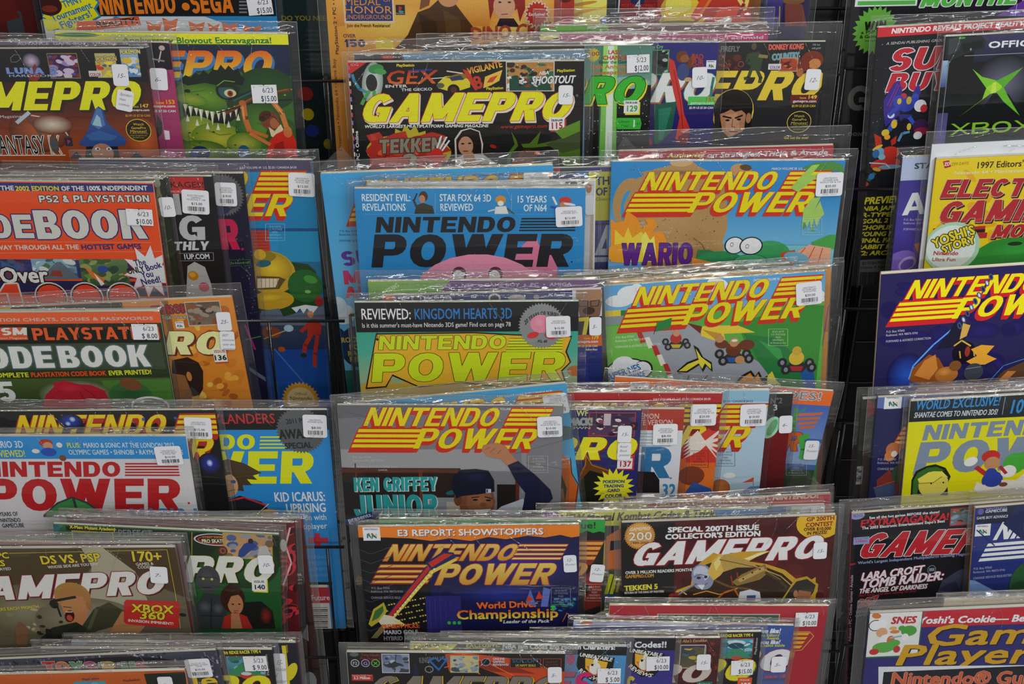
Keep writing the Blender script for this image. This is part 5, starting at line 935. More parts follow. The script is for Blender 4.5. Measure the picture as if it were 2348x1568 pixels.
m.e('2a50b0',2078,860,44,50,0,'1c1a4c').l('5a98e0',4,(2084,868),(2094,838),(2140,790),(2200,740)).p('8a4a1c',(2084,872),(2092,845),(2130,812),(2152,820),(2175,860),(2190,885),(2120,885)).p('c07a34',(2096,860),(2120,826),(2145,812),(2150,845),(2130,870)).e('a86a2c',2170,858,26,18).e('c88a40',2165,852,16,10,0,'a86a2c').p('1c1c30',(2148,800),(2170,770),(2190,740),(2222,742),(2215,775),(2185,795)).p('c8a04c',(2208,740),(2225,745),(2216,770),(2200,778)).e('15101c',2210,808,26,26).l('c8a43c',4,(2188,792),(2205,780),(2225,792)).l('c8a43c',3,(2200,805),(2202,820)).l('c8a43c',3,(2232,800),(2234,815)).e('8a3424',2218,805,6,12)
m.p('d89a30',(2226,800),(2250,790),(2280,792),(2262,812),(2285,822),(2258,835),(2230,836),(2215,828),(2240,815)).e('7a4c24',2190,838,14,12).e('3a4048',2232,852,22,20).l('8a9098',1.5,(2215,845),(2248,840)).p('5a3c28',(2265,885),(2300,850),(2348,828),(2360,885)).l('4a80c0',2,(2262,880),(2300,838),(2348,822)).p('c07a3c',(2290,870),(2310,850),(2330,850),(2300,880))
for i in range(9): m.e('4a5474',2272-i*9,634+i*14,5,8,-20).e('c8ccd8' if i % 2 else '20204a',2272-i*9,634+i*14,2.5,5,-20)
for i in range(7): m.e('a89c80',2008-i*3.2,640+i*38,1.6,4)
# ---------------------------------------------------------------- fifth tier
m = Mag('blue cover with yellow letters under black band, grey awards seal and white headline', (222,941), (750,940), 4, 27, '2a8ad0', bt=8, bs=8, th=3.0)
m.q('1b1a1c',210,935,760,985).t('BEST OF SKYLANDERS',340,974,631,970,22,'c02c28',b=.7)
m.np2(272,1031,1.02,'dce018',4)
m.st('5a5c5e',689,987,57,51,44).t('2011 PLAYER',657,972,730,966,11,'26282a',b=.8).t('AWARDS',642,1007,736,1002,21,'26282a',b=2).t('SPECIAL',654,1029,716,1026,13,'26282a',b=1.3)
m.p('4a3824',(500,1058),(522,1052),(560,1062),(600,1084),(580,1090),(590,1100),(566,1098),(578,1112),(556,1112),(560,1126),(540,1124),(530,1140),(500,1150)).e('c89c70',522,1112,24,28).p('4a3824',(498,1060),(540,1070),(552,1096),(530,1086),(512,1092),(500,1086)).e('2a50a0',535,1104,6,4).l('8a5a40',2,(524,1126),(540,1122))
m.p('1c1e24',(510,1150),(550,1136),(600,1150),(620,1172),(632,1190),(500,1190)).l('c83038',5,(515,1150),(560,1140),(610,1158)).l('d8d8d8',2,(590,1178),(616,1155)).e('c8905c',618,1178,20,12)
m.t('KID ICARUS:',630,1150,746,1148,21,'e4e8ec',b=1.1).t('UPRISING',657,1175,748,1173,20,'e4e8ec',b=1.1).t('Hands-on with',652,1194,749,1191,13,'d8e4ee',b=.3).t('multiplayer',668,1214,750,1211,13,'d8e4ee',b=.3)
m.q('c02838',721,1222,736,1254).q('c02838',707,1232,753,1244)
for i, tx in enumerate(('XENOBLADE CHRONICLES','METROID PRIME EDITION','MARIO PARTY 9','RHYTHM HEAVEN FEVER')): m.t(tx, 757-len(tx)*4.6,1281+i*14,757,1280+i*14,7.5,'6aa8dc')
m.q('d8d4cc',706,1338,762,1456).q('1c1c1c',706,1334,762,1340).q('b82c3c',708,1346,758,1382).t('Future',714,1376,756,1375,12,'ecd8d8',b=.6)
for i in range(14): m.q('333',712,1392+i*4.4,752,1392+i*4.4+(1,2.4,1.6)[i%3])
m.q('2a5a2a',700,1470,770,1530)
m.bs_(['NINTENDO','POWER #276'],'$8.00',695,949,750,1001,-2)
m = Mag('black space cover with yellow and red title and blue stars', (-42,944), (492,940), 4, 32, '100f12', bt=10, bs=8)
m.np(34,1000,1.13,'e8c810','b02a18')
m.e('3040b0',162,966,28,18,0,'100f12').e('c8e0f0',166,961,7,6,0,'4a6ac0').e('c8e0f0',156,971,6,5,0,'4a6ac0').e('3a5ab0',329,961,4).e('2a3aa0',481,1062,26,24,0,'100f12').e('e8f0ff',481,1061,7,8,0,'3a5ad0').e('3a5ab0',402,958,3).p('8a2c30',(424,1012),(442,1010),(440,1030),(428,1040)).e('7a4a30',455,1160,9,14).q('2c2c30',440,1030,452,1180)
m.bs_(['NINTENDO','POWER #21'],'$15.00',424,955,486,1004,-3)
m = Mag('white cover with red letters, blue top band and green glider', (-106,1000), (426,1000), 4, 37.8, 'd4d2d2', th=3.0, bt=8)
m.q('2c8acc',-110,1000,440,1052).t('SUPER MARIO 3D',-72,1027,54,1026,15,'d0dce4',b=.6).t('LAND REVIEWED!',-62,1048,59,1047,15,'d8d83a',b=.6).t('PLUS:',154,1026,185,1026,11,'d8d83a',b=.5).t('MARIO & SONIC AT THE LONDON 2012',192,1026,400,1026,11,'c8dce8',b=.4).t('OLYMPIC GAMES • SHINOBI • RAYMAN ORIGINS',158,1042,420,1042,11,'c8dce8',b=.4)
m.e('a83428',105,1015,16,9).e('c8906a',110,1022,11,9).e('2a50b0',112,1036,18,10).e('7a4a28',144,1050,8,7).e('d8d8d8',82,1034,9,5).e('d8d8d8',136,1020,7,6)
m.np2(-36,1093,1.02,'b82024',5).e('b82024',433,1153,2.5)
m.p('3c3c44',(100,1180),(130,1152),(165,1138),(200,1150),(250,1185),(100,1185)).p('3a8a44',(105,1178),(135,1154),(165,1142),(176,1180),(110,1182)).p('44944c',(172,1144),(198,1154),(240,1182),(180,1180)).l('333',2,(170,1142),(182,1182))
m.t('YEARS OF',0,1183,42,1182,9,'3c3c44',b=.5).t('NINTENDO',2,1197,48,1196,9,'3c3c44',b=.5).t('GAMECUBE',6,1209,56,1208,9,'3c3c44',b=.5).t('MARIO KART',304,1203,560,1203,38,'3a88c8',f=1,t=.26)
m.bs_(['NINTENDO','POWER #273','W/POSTER'],'$10.00',357,1021,418,1064,3)
m = Mag('orange topped cover with green toy soldiers and striped title wing', (1410,864), (1912,897), 4, 4.4, '4468b0', base2='3a5a3a', bt=9, bs=9, th=1.8)
m.p('ec6a24',(1400,860),(1420,860),(1925,894),(1922,932),(1400,900)).n64(1446,876,1486,900).t('CLASSIFIED CODES!',1496,897,1882,918,18,'7a8290',b=1.2,o=('e8e0dc',1.2))
m.q('4666b4',1780,930,1930,1010,'6a88c4').q('7a9ac8',1780,1010,1930,1070,'8aa4c8').q('2c4a2c',1770,1072,1930,1130,'24401f')
for i in range(4): m.p('c86a3a',(1830+i*4-8,948+i*10),(1888-i*6,945+i*10),(1884-i*6,951+i*10),(1826+i*4-8,954+i*10))
m.t('POWER',1600,1032,1828,1034,44,'c0602c',f=1,sh=.2,o=('7a2c20',1.5))
m.l('3a9a3a',8,(1824,946),(1820,975),(1822,985)).l('3a9a3a',3,(1826,952),(1848,935)).e('3a9a3a',1825,940,6,6).l('44a844',9,(1840,1000),(1840,1030),(1836,1050)).e('44a844',1848,1000,9,7).l('44a844',4,(1832,1000),(1836,1025)).l('44a844',6,(1838,1040),(1838,1052)).post(1826,1072,'aab',46,34)
m.flap((1790,1135),(1835,1058),(1895,1125)).hs('15-',1860,1030,32,44,4,['Poster'])
m = Mag('narrow black strip with a pale green leaf shape and numbers', (1300,908), (1819,903), 4, 8.8, '1e1e20', bt=7)
m.q('7a1c20',1750,990,1825,1140,'4a1418').t('N°2',1766,925,1793,924,12,'6a6a6c',b=.8).t('3',1772,941,1783,940,13,'b8b8b8',b=1).e('a8dcb8',1768,980,18,26,18).e('5aa870',1770,980,9,20,18)
m.hs('6-',1801,971,30,40,3)
m = Mag('pale blue cover strip with a golf flag and yellow red lettering', (1248,899), (1765,895), 4, 13.6, 'a8c8d8', bt=8, base2='b8d0dc')
m.q('88b4cc',1240,893,1775,920).t('U.S. $3.50 / CANADA $4.50',1645,923,1726,922,5,'2a4a5a',b=.3).np(1297,974,1.06,'e8c818','b82a24').post(1663,1049,'5a7080').p('c8482c',(1702,1106),(1728,1094),(1726,1104)).l('777',1,(1728,1094),(1727,1120)).p('5a8ab0',(1690,1135),(1720,1115),(1760,1112),(1760,1140)).e('d8e0e0',1672,1090,14,7).e('c8823c',1650,1120,24,22,0,'a8582c')
m.bs_(['NINTENDO','POWER #38','W/POSTER'],'$18.00',1697,925,1756,975,2)
m = Mag('crimson cover with white feather stripes and an orange lower half', (1136,900), (1657,902), 4, 18.4, 'a82024', bt=8)
m.q('d8642a',1130,1050,1670,1180,'e08828').t('JULY VOLUME 62  U.S. $3.50 / CANADA $4.50',1498,918,1629,917,5,'d8c8c8',b=.3)
m.np(1187,968,1.08,'e8c818','7a1818').p('c83a2c',(1570,1060),(1600,1000),(1655,960),(1655,1060)).e('8a1c20',1640,978,14,10)
for i in range(5): m.p('e0d4c8',(1566,1052-i*8),(1600,1022-i*9),(1650,985+i*18),(1652,990+i*18),(1604,1034-i*8))
m.post(1602,1052,'6a2a1a').e('7a3c28',1585,1090,30,22).p('2a58a8',(1570,1130),(1590,1104),(1630,1120),(1640,1140))
m.bs_(['NINTENDO','POWER #62','W/POSTER & CA'],'$20.00',1583,925,1642,974,2)
m = Mag('white cover strip with red top and a large blue letter', (1050,935), (1570,938), 4, 23.2, 'd4d8dc', bt=8)
m.q('a83828',1040,932,1580,987).t('POKÉMON',1438,960,1511,960,12,'d8b8b0',b=.4).t('WHITE VERSION',1436,975,1542,974,12,'d8b8b0',b=.4)
for i in range(5): m.q('3a78a8',1200,992+i*7,1538,995+i*7)
m.t('R',1467,1096,1536,1096,72,'2c70a0',f=1,t=.3).e('6a90a8',1538,1096,2.5).p('14161a',(1460,1080),(1500,1082),(1512,1100),(1512,1130),(1460,1130)).t('32',1516,1138,1547,1138,28,'2f8ab8',b=2).q('c8ccd0',1512,1150,1560,1160)
m.bs_(['NINTENDO','POWER #255','W/POSTER'],'$8.00',1497,970,1553,1018,2)
m = Mag('dark blue cover with yellow letters, wrestling picture and yellow star, issue 137', (953,938), (1472,941), 4, 28, '26286a', base2='1c2050', bt=9, th=3.0)
m.q('23265c',1300,938,1480,1180,'1f2a6c').pic(1353,947,1453,999,['2a1c3a','5a3a5a','a07068','d8c8c8','3a2a4a','8a3a48','1c1830'],'b82c34',40,7,71).q('c0b0b8',1385,948,1400,975)
m.t('WF',1322,953,1348,953,13,'c8c06a',b=1).t('SMACK!',1296,975,1358,974,16,'8a98b0',b=1.6,o=('b8b048',1)).t('DOWN',1290,983,1354,983,5,'b8b080',b=.5).q('1a1a2a',1446,968,1461,985).p('c03028',(1450,971),(1457,975),(1452,982))
m.t('GAMEPRO',958,1052,1448,1054,52,'e8dc18',f=1,sh=.3,t=.31,sd=('8a1c28',3,3))
m.p('6a3c14',(1322,1160),(1330,1080),(1340,1065),(1344,1040),(1356,1062),(1390,1072),(1412,1090),(1460,1160)).p('14140e',(1318,1160),(1332,1100),(1352,1078),(1390,1088),(1410,1160)).l('b8782c',2,(1330,1090),(1342,1066),(1344,1042),(1358,1066),(1400,1080))
m.q('b8283a',1419,1042,1453,1077).q('ecebe6',1416,1050,1449,1074).t('137',1418,1069,1446,1069,12,'b82430',b=1.3).t('ISSUE',1420,1055,1444,1055,5,'3a3a5a')
m.st('e8e028',1407,1116,48,33,18,5)
for i, (tx, w_) in enumerate((('POKEMON',50),('TRADING',46),('CARD',28))): m.t(tx, 1407-w_/2,1107+i*10,1407+w_/2,1106+i*10,6.5,'26507a',b=1.1)
m.t('on',1376,1132,1386,1132,5,'333').t('GAME BOY',1389,1128,1412,1127,4,'b83a3a').t('COLOR',1387,1141,1426,1139,8,'3a3a5a',b=1.1)
m.hs('15-',1432,993,32,38,0).hs(['Road','Rash','poster'],1431,1033,31,40,0)
m = Mag('tilted blue cover with orange cartoon shape behind the baseball cover', (774,930), (1298,879), 4, 32.8, '3a9ac8', base2='5aa8c8', bt=9)
m.t('JUNE VOLUME 61  U.S. $3.50 / CANADA $4.50',1140,912,1266,899,5,'c8dce4',b=.3).np(838,985,1.06,'e8c818','c0341c')
m.p('4a5a60',(1290,975),(1316,980),(1312,1005),(1290,1010)).p('c05a24',(1290,1040),(1310,1060),(1312,1090),(1328,1120),(1318,1180),(1285,1180)).l('1c1c1c',2,(1308,1050),(1311,1085),(1326,1110),(1316,1180)).p('3a2c20',(1285,1080),(1300,1120),(1290,1180)).q('8a6a50',1285,1120,1302,1200)
m.bs_(['NINTENDO','POWER #61','W/POSTER & CA'],'$20.00',1247,901,1303,948,4)
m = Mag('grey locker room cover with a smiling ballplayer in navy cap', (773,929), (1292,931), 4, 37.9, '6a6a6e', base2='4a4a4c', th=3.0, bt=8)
m.q('626266',765,925,1300,1000,'6e6e72').p('7a7a7e',(765,960),(1300,930),(1300,1180),(765,1180)).l('56565a',1.2,(780,940),(1000,1000)).l('56565a',1.2,(1000,930),(820,960)).l('56565a',1.2,(1180,1040),(1290,1010)).l('4e4e52',1.2,(1200,1060),(1290,1075)).p('9a9a9c',(770,1030),(1160,1030),(1180,1080),(900,1080),(780,1070)).q('8a8c90',1196,1038,1206,1130)
m.t('APRIL VOLUME 59  U.S. $3.50 / CANADA $4.50',1128,939,1259,943,5,'d0d0d0',b=.3)
m.np(833,976,1.0,'f0d40c','cc2a14').addr(809,1050,'c4c4c4').post(1234,1064,'b8b8b8')
m.q('2c201c',780,1072,1060,1300).q('6a3420',813,1062,824,1180).q('5a2c1c',780,1074,1050,1084).q('6a3420',960,1076,972,1180).q('5a2418',1182,1096,1190,1180).q('1c1614',1140,1110,1182,1180).q('14181c',780,1104,812,1130).t('JUNIOR',868,1079,888,1079,4,'bbb').q('8a8e90',980,1140,1050,1180).q('1a1412',788,1130,880,1180).e('24606c',1034,1129,12,5,-15).q('b0a898',1024,1150,1080,1180)
m.t('KEN GRIFFEY',812,1126,1002,1124,32,'2a9c9c',f=1,sh=.03,t=.32,sd=('c8d8d4',2.5,2)).t('JUNIOR',813,1186,1004,1184,52,'2a9c9c',f=1,sh=0,t=.3,sd=('c8d8d4',2.5,2))
m.p('24427c',(792,1190),(860,1170),(880,1166),(862,1186),(796,1204)).t('presents',800,1197,852,1183,9,'d8dce0',b=.6).p('16181c',(790,1204),(1000,1190),(1010,1600),(800,1600)).p('3a2a14',(820,1260),(836,1240),(850,1400)).p('8a6a20',(812,1330),(822,1318),(836,1326),(824,1344)).p('8a2c18',(805,1440),(1000,1436),(1000,1470),(805,1470)).t('THE',822,1460,850,1459,12,'b87a30',b=1)
m.p('b8bcc4',(1125,1180),(1150,1160),(1200,1142),(1210,1180)).p('181c38',(1164,1066),(1188,1056),(1230,1090),(1262,1122),(1268,1142),(1255,1156),(1215,1190),(1195,1180),(1205,1130),(1182,1100))
m.p('b87c58',(1162,1066),(1150,1052),(1118,1046),(1104,1030),(1108,1020),(1124,1016),(1140,1014),(1160,1022),(1170,1038),(1186,1056)).l('8a5438',1.5,(1112,1030),(1124,1024)).l('8a5438',1.5,(1124,1036),(1136,1026)).l('8a5438',1.5,(1140,1040),(1150,1030))
m.p('7a4c34',(1050,1140),(1058,1128),(1130,1126),(1136,1150),(1128,1180),(1058,1180)).e('8c5a3e',1100,1150,30,32).e('6a4028',1050,1144,9,15).e('a06a48',1102,1146,22,18,0,'8c5a3e').l('2a1a14',3,(1082,1140),(1098,1138)).l('2a1a14',3,(1112,1138),(1128,1142)).e('181010',1090,1145,6,2).e('181010',1120,1146,6,2).e('7a4830',1108,1156,8,5).p('f0e8e0',(1086,1168),(1126,1166),(1112,1178),(1094,1178))
m.p('14172a',(1042,1122),(1043,1092),(1056,1076),(1090,1074),(1120,1078),(1133,1100),(1134,1126),(1100,1132),(1060,1136),(1046,1142)).e('1f2444',1090,1092,34,14,0,'14172a').q('c8ccd4',1114,1120,1126,1129).q('2a4a8a',1115,1121,1119,1128).e('14172a',1046,1110,10,24)
m.bs_(['NINTENDO','POWER #59','W/POSTER & CA'],'$10.00',1232,953,1289,1000,3)
m = Mag('magazine seen only as a red line along the shelf, above the yellow cover', (2105,894), (2625,869), 4, 17, 'b8384a', bt=6)
m = Mag('dark clear bagged cover edge with a torn red star', (1978,916), (2500,890), 4, 22.5, '2a2c28', bt=9)
m.p('8a2030',(1990,915),(2002,925),(2020,918),(2012,940),(2020,955),(2000,950),(1988,958)).q('8a8a88',1950,1070,1976,1110).k_(['55585a','3a3c3c'],1952,1074,1974,1106,14,5,81)
m = Mag('navy cover strip with a small four-colour letter badge and orange lettering', (2013,912), (2532,886), 4, 29, '1f2456', base2='191c3c', bt=8, bs=10)
m.p('5a6ca8',(2005,905),(2200,900),(2200,928),(2060,934),(2045,938),(2005,935)).n64(2029,908,2066,936)
m.np(2082,972,.9,'e0a860','a03a24').e('b8683a',2048,1030,17,16).e('c87838',2040,1045,12,12).e('d8d0c8',2050,1040,7,7).addr(2012,1055,'a8a8b8',l3='CHANGE SERVICE REQUESTED')
m.p('7a2c24',(2010,1100),(2040,1075),(2060,1120),(2050,1150),(2010,1150)).p('3a4a68',(2003,1118),(2050,1105),(2058,1150),(2012,1150)).l('b85a38',1.5,(2003,1118),(2052,1102)).e('2a4a30',2060,1085,16,20)
m = Mag('bright yellow cover with grey letters, black top band and green hooded figure', (2088,920), (2610,890), 4, 36, 'dcd80a', th=3.2, spine='c8b890', bt=9)
m.p('1a2228',(2080,915),(2610,885),(2610,935),(2348,955),(2082,968)).t('WORLD EXCLUSIVE!',2099,940,2291,929,21,'2a88c8',b=1,sh=.1).t('SHANTAE COMES TO NINTENDO 3DS!',2095,958,2286,950,12,'c8d0d4',b=.6,sh=.1).l('aab',1.2,(2298,950),(2305,910)).t('10',2310,948,2342,946,30,'2a88c8',b=1.8,sh=.1).t('GREATEST',2346,948,2440,944,14,'ccc',b=.8)
m.np2(2114,1010,1.02,'7c8ca0',4)
m.p('16200c',(2088,1135),(2090,1100),(2100,1080),(2125,1068),(2145,1064),(2168,1072),(2180,1092),(2172,1110),(2174,1135)).p('2e6a24',(2092,1135),(2094,1102),(2104,1084),(2126,1072),(2148,1070),(2166,1078),(2150,1082),(2110,1095),(2102,1135)).e('d8cc50',2140,1110,34,30).p('e4d850',(2104,1098),(2130,1082),(2160,1080),(2174,1094),(2160,1092),(2140,1106),(2108,1108)).l('5a5018',1.5,(2106,1108),(2140,1106),(2160,1092)).e('222',2135,1108,2).e('222',2163,1106,2)
m.e('c02c28',2272,1046,21,14).e('c08a60',2275,1062,18,15).e('e8e4e4',2226,1058,16,10,-30).l('b82c30',12,(2240,1072),(2262,1088)).e('2a44a0',2275,1100,24,20).e('2a44a0',2272,1085,14,12).e('44a83c',2326,1062,26,24).e('e4e8e0',2312,1080,18,14).e('44a83c',2350,1055,26,20).l('b02c2c',8,(2294,1070),(2306,1084)).p('e8e8d8',(2232,1120),(2240,1104),(2256,1112),(2262,1100),(2330,1100),(2348,1085),(2352,1130),(2240,1130)).e('2a44a0',2276,1104,20,12).e('7a4a24',2300,1110,10,5)
# ---------------------------------------------------------------- sixth tier
m = Mag('dark red cover corner with a tiny block of white figures', (168,1192), (693,1190), 5, 17, '4a1414', base2='181214', bt=8)
m.q('7a1c20',540,1188,700,1210).q('2c1216',640,1215,710,1440,'141014').t('186',672,1321,692,1320,6,'ccc',b=.5).t('.com',674,1332,693,1331,6,'ccc',b=.5).t('CAN',678,1340,693,1339,5,'ccc').e('8a8c90',712,1560,14,20).p('7a7a78',(690,1460),(705,1430),(708,1470))
m = Mag('cover strip with glowing red and white cell pattern', (152,1184), (674,1199), 5, 21.8, '5a1418', bt=8)
for i in range(16):
    r_ = random.Random(i+900); x_, y_ = 640+r_.random()*40, 1205+r_.random()*220
    m.e('b83038',x_,y_,8+r_.random()*6,12+r_.random()*8,r_.random()*90).e('3a1014',x_,y_,5+r_.random()*4,8+r_.random()*5,r_.random()*90)
m.l('d8b0b0',4,(665,1210),(655,1250),(668,1290),(650,1340)).e('d0c8c8',650,1250,8,14)
m = Mag('green and black cover with a stone grey giant and a girl, issue 140', (122,1201), (640,1226), 5, 27, '1f5a2a', base2='16401c', bt=10, bs=7, th=3.0)
m.q('121a12',150,1205,645,1240).p('2a6a68',(120,1200),(148,1200),(124,1228)).t('IDG',123,1208,134,1208,4,'133').t('X-Men: Mutant Academy',160,1211,265,1217,7,'d8c82a',b=.7).pic(166,1218,260,1245,['3a5a4a','6a7a3a','2a4a7a'],'c8b828',14,8,91).t('PERFECT',272,1230,350,1232,16,'777c80',b=1)
m.q('162814',340,1225,645,1300,'12240f').e('1f5a2a',560,1290,80,60,0,'16300f').l('b8a828',1.5,(440,1220),(440,1300)).e('c8ccd0',494,1237,50,14).e('1a1210',494,1237,46,12).e('b8382a',494,1238,42,10).e('201414',494,1238,38,8).t('TONY HAWK\'S',464,1234,522,1234,4.5,'c8a838').t('PRO SKATER',463,1244,521,1244,8,'d8d0a8',b=.9,o=('3a1c14',.8))
m.pic(512,1222,624,1282,['b08a5c','c89a68','4a5a8a','8a90a0','7a6a4a'],'a89a28',26,12,92).p('2c4488',(548,1262),(560,1246),(575,1240),(590,1252),(575,1262),(560,1275),(545,1280)).e('2a2420',575,1240,6).p('b8b4b0',(590,1275),(595,1252),(612,1250),(622,1275)).e('b88a68',602,1240,7,9).e('7a5a3a',618,1246,10,8).e('5a2c1c',511,1262,11,11).e('9a5a3c',511,1262,7).e('5a2c1c',511,1262,4)
m.t('GAMEPRO',128,1330,618,1336,60,'dcdcd4',f=1,sh=.3,t=.3,o=('d0c828',1),sd=('14240f',4,3))
m.e('3c4042',478,1328,27,32).p('303436',(446,1440),(450,1390),(468,1360),(505,1362),(520,1400),(516,1440)).e('4a5052',474,1322,16,18,0,'3c4042').l('1c1e20',2.5,(456,1322),(500,1324)).e('c8b060',466,1326,3).e('c8b060',486,1327,3).l('1a1c1c',2.5,(466,1346),(484,1346)).e('565c5e',470,1390,18,14,0,'303436').e('565c5e',500,1394,14,14,0,'303436').l('1a1c1c',2,(485,1370),(484,1440)).l('1a1c1c',2,(456,1410),(512,1412))
m.q('d8d028',580,1327,615,1358).q('e4e4dc',577,1324,612,1355).t('ISSUE',583,1335,606,1335,5,'2a2a4a',b=.4).t('140',582,1350,608,1350,10,'2a2a4a',b=1.1)
m.p('161814',(560,1380),(600,1378),(625,1400),(632,1440),(540,1440)).e('8a2418',610,1410,14,20,0,'1c1614').e('34180f',534,1372,28,33).e('b07850',540,1384,18,24).p('34180f',(512,1370),(520,1346),(548,1344),(560,1366),(548,1362),(530,1366),(522,1386)).p('a82820',(508,1440),(515,1412),(540,1402),(566,1412),(580,1440)).p('b07850',(530,1405),(548,1405),(556,1440),(530,1440)).e('222',534,1384,3,1.6).e('222',549,1384,3,1.6).l('7a2c24',2,(537,1399),(546,1399))
m.hs('10-',610,1292,34,42,4)
m = Mag('maroon edged magazine directly behind the shouting soldier cover', (-114,1243), (414,1246), 5, 32, '6a2c3c', bt=12)
m.q('a83448',0,1240,300,1248).q('8a8a2c',430,1390,440,1410).q('7a2438',420,1380,455,1440)
m = Mag('khaki cover with a shouting soldier and white slanted letters, red badge', (-131,1259), (402,1255), 5, 37.8, '6e6550', base2='4a4232', th=3.2, bt=13)
m.p('4a3c24',(-130,1255),(190,1255),(210,1300),(180,1340),(-130,1380)).p('4a3820',(232,1255),(400,1250),(425,1370),(330,1330)).p('a8a08a',(186,1256),(236,1256),(310,1310),(340,1380),(200,1400),(210,1300)).e('8a8268',60,1400,110,60,0,'5e563f').e('9a9278',200,1420,120,50,0,'6e6550')
for i in range(36):
    r_ = random.Random(i+950); m.e(r_.choice(('3a3224','8a7c58','2c2418','b0a484')),r_.random()*420,1380+r_.random()*80,2+r_.random()*7,2+r_.random()*5,r_.random()*90)
m.l('c8b82a',1.3,(20,1268),(383,1260),(402,1360),(414,1440)).t('PC',-6,1280,21,1279,13,'d8c030',b=1.4,o=('2a2210',1)).t('GAMES',-60,1298,12,1297,13,'d8c030',b=1.4,o=('2a2210',1)).t('PLAYED',-10,1308,26,1306,6,'ccc',b=.4)
m.t('DS VS. PSP',95,1293,231,1286,18,'d8c030',b=1.8,o=('2a2210',1.2)).t('WHOSE SIDE ARE YOU ON?',111,1303,225,1295,6,'d0ccc0',b=.5).t('170+',299,1286,372,1286,22,'d8c030',b=2,o=('2a2210',1)).t('GAMES &',312,1296,352,1294,6,'d0ccc0',b=.4).t('CODES!',316,1303,350,1302,6,'d0ccc0',b=.4)
m.t('GAMEPRO',-100,1379,372,1361,54,'dcdad4',f=1,sh=.36,t=.31,o=('8a1c28',2),sd=('3a1018',2,2)).t('READERS EACH MONTH',-30,1402,90,1393,6.5,'c8b838',b=.6)
m.e('a87c38',166,1366,42,32).e('b8854a',182,1378,26,30).p('b87a50',(140,1385),(150,1368),(180,1362),(205,1380),(200,1415),(185,1440),(160,1432),(148,1410)).e('b8804c',168,1390,26,20).p('a8743c',(126,1370),(140,1350),(180,1344),(205,1362),(210,1385),(198,1384),(190,1366),(150,1368)).e('3a1410',160,1412,11,14,15).e('b84a38',160,1416,7,7).l('e0d8c8',2.5,(152,1402),(166,1402)).l('1c1c18',8,(128,1376),(172,1368)).e('1c1c18',124,1384,10,10).l('1c1c18',4,(132,1390),(140,1412)).l('2a1a10',2,(146,1390),(164,1392)).e('9a6a40',204,1388,6,9)
m.p('3c3c28',(185,1440),(215,1396),(250,1380),(285,1400),(280,1430),(200,1452)).l('55553a',8,(222,1396),(205,1440)).p('2a2a20',(95,1460),(120,1438),(175,1425),(200,1440),(170,1490),(80,1500)).l('20201a',7,(80,1485),(180,1436)).p('b07a4c',(250,1450),(280,1400),(345,1420),(320,1450)).p('7a5a3c',(36,1440),(44,1424),(66,1440),(62,1480),(38,1480)).p('201f18',(105,1440),(118,1442),(120,1460),(105,1465))
m.p('c02c28',(290,1374),(408,1378),(412,1384),(410,1436),(402,1440),(290,1430),(284,1424),(285,1380)).t('XBOX',302,1402,396,1406,18,'d8c82c',b=2,sh=.1,o=('3a1010',1.4)).t('360',319,1417,377,1420,17,'d8c82c',b=2,sh=.1,o=('3a1010',1.4)).t('INVASION IMMINENT!',294,1424,398,1432,6,'ecdcd4',b=.5)
m.hs('7-',365,1316,40,38,-4)
m = Mag('magazine with a red band about portable gaming along its top', (1397,1160), (1905,1133), 5, 16, 'c8322c', bt=9, bs=4)
m.p('dcd83a',(1390,1155),(1488,1152),(1470,1180),(1390,1182)).p('2a2a20',(1430,1160),(1440,1152),(1442,1156),(1434,1164)).t('FIRST PIX OF PORTABLE 16-BIT NINTENDO!',1503,1161,1876,1141,10,'e8d0b8',b=1.6,sh=.1)
m = Mag('pale grey cover corner with blue pictures beside the yellow codes magazine', (1372,1176), (1892,1158), 5, 21, '8a98a8', bt=9)
m.q('4a6aa0',1735,1158,1800,1190).q('c8ccc8',1815,1158,1900,1185).e('e0e0e0',1860,1170,24,14).p('b8b838',(1812,1172),(1830,1166),(1828,1180)).ds('6/23','$10.00',1858,1160,1890,1190,2)
m = Mag('yellow magazine top with black words on fighting game codes', (1243,1175), (1760,1166), 5, 26, 'dcdc38', bt=8, bs=5)
m.q('7a3a8c',1235,1170,1281,1210).t('USA',1246,1186,1276,1184,9,'c8b0d0',b=.6).t('NEW Mortal Kombat Codes & Tricks',1282,1197,1645,1185,17,'2a2c20',b=1.9,sh=.2).p('3a80b8',(1632,1168),(1790,1162),(1790,1200),(1660,1200)).t('Issue',1655,1182,1675,1196,10,'c8dce8',b=.6).t('BIG',1674,1178,1698,1192,12,'c8dce8',b=.8)
m.q('d8641c',1388,1215,1440,1305).p('2a2a30',(1385,1205),(1420,1205),(1420,1215),(1385,1240)).p('e8782a',(1390,1230),(1425,1210),(1425,1300),(1392,1304)).p('20242c',(1400,1240),(1425,1238),(1425,1258),(1398,1262)).q('3a4438',1380,1306,1430,1400).l('c8cc28',9,(1390,1360),(1402,1318)).l('c8cc28',8,(1402,1360),(1412,1322)).l('c8cc28',6,(1414,1356),(1422,1322)).q('2a5080',1380,1362,1440,1380)
m = Mag('cover with a green top band and gold striped title wing on black', (868,1190), (1388,1192), 5, 31.6, '1c1a1a', bt=7, bs=5)
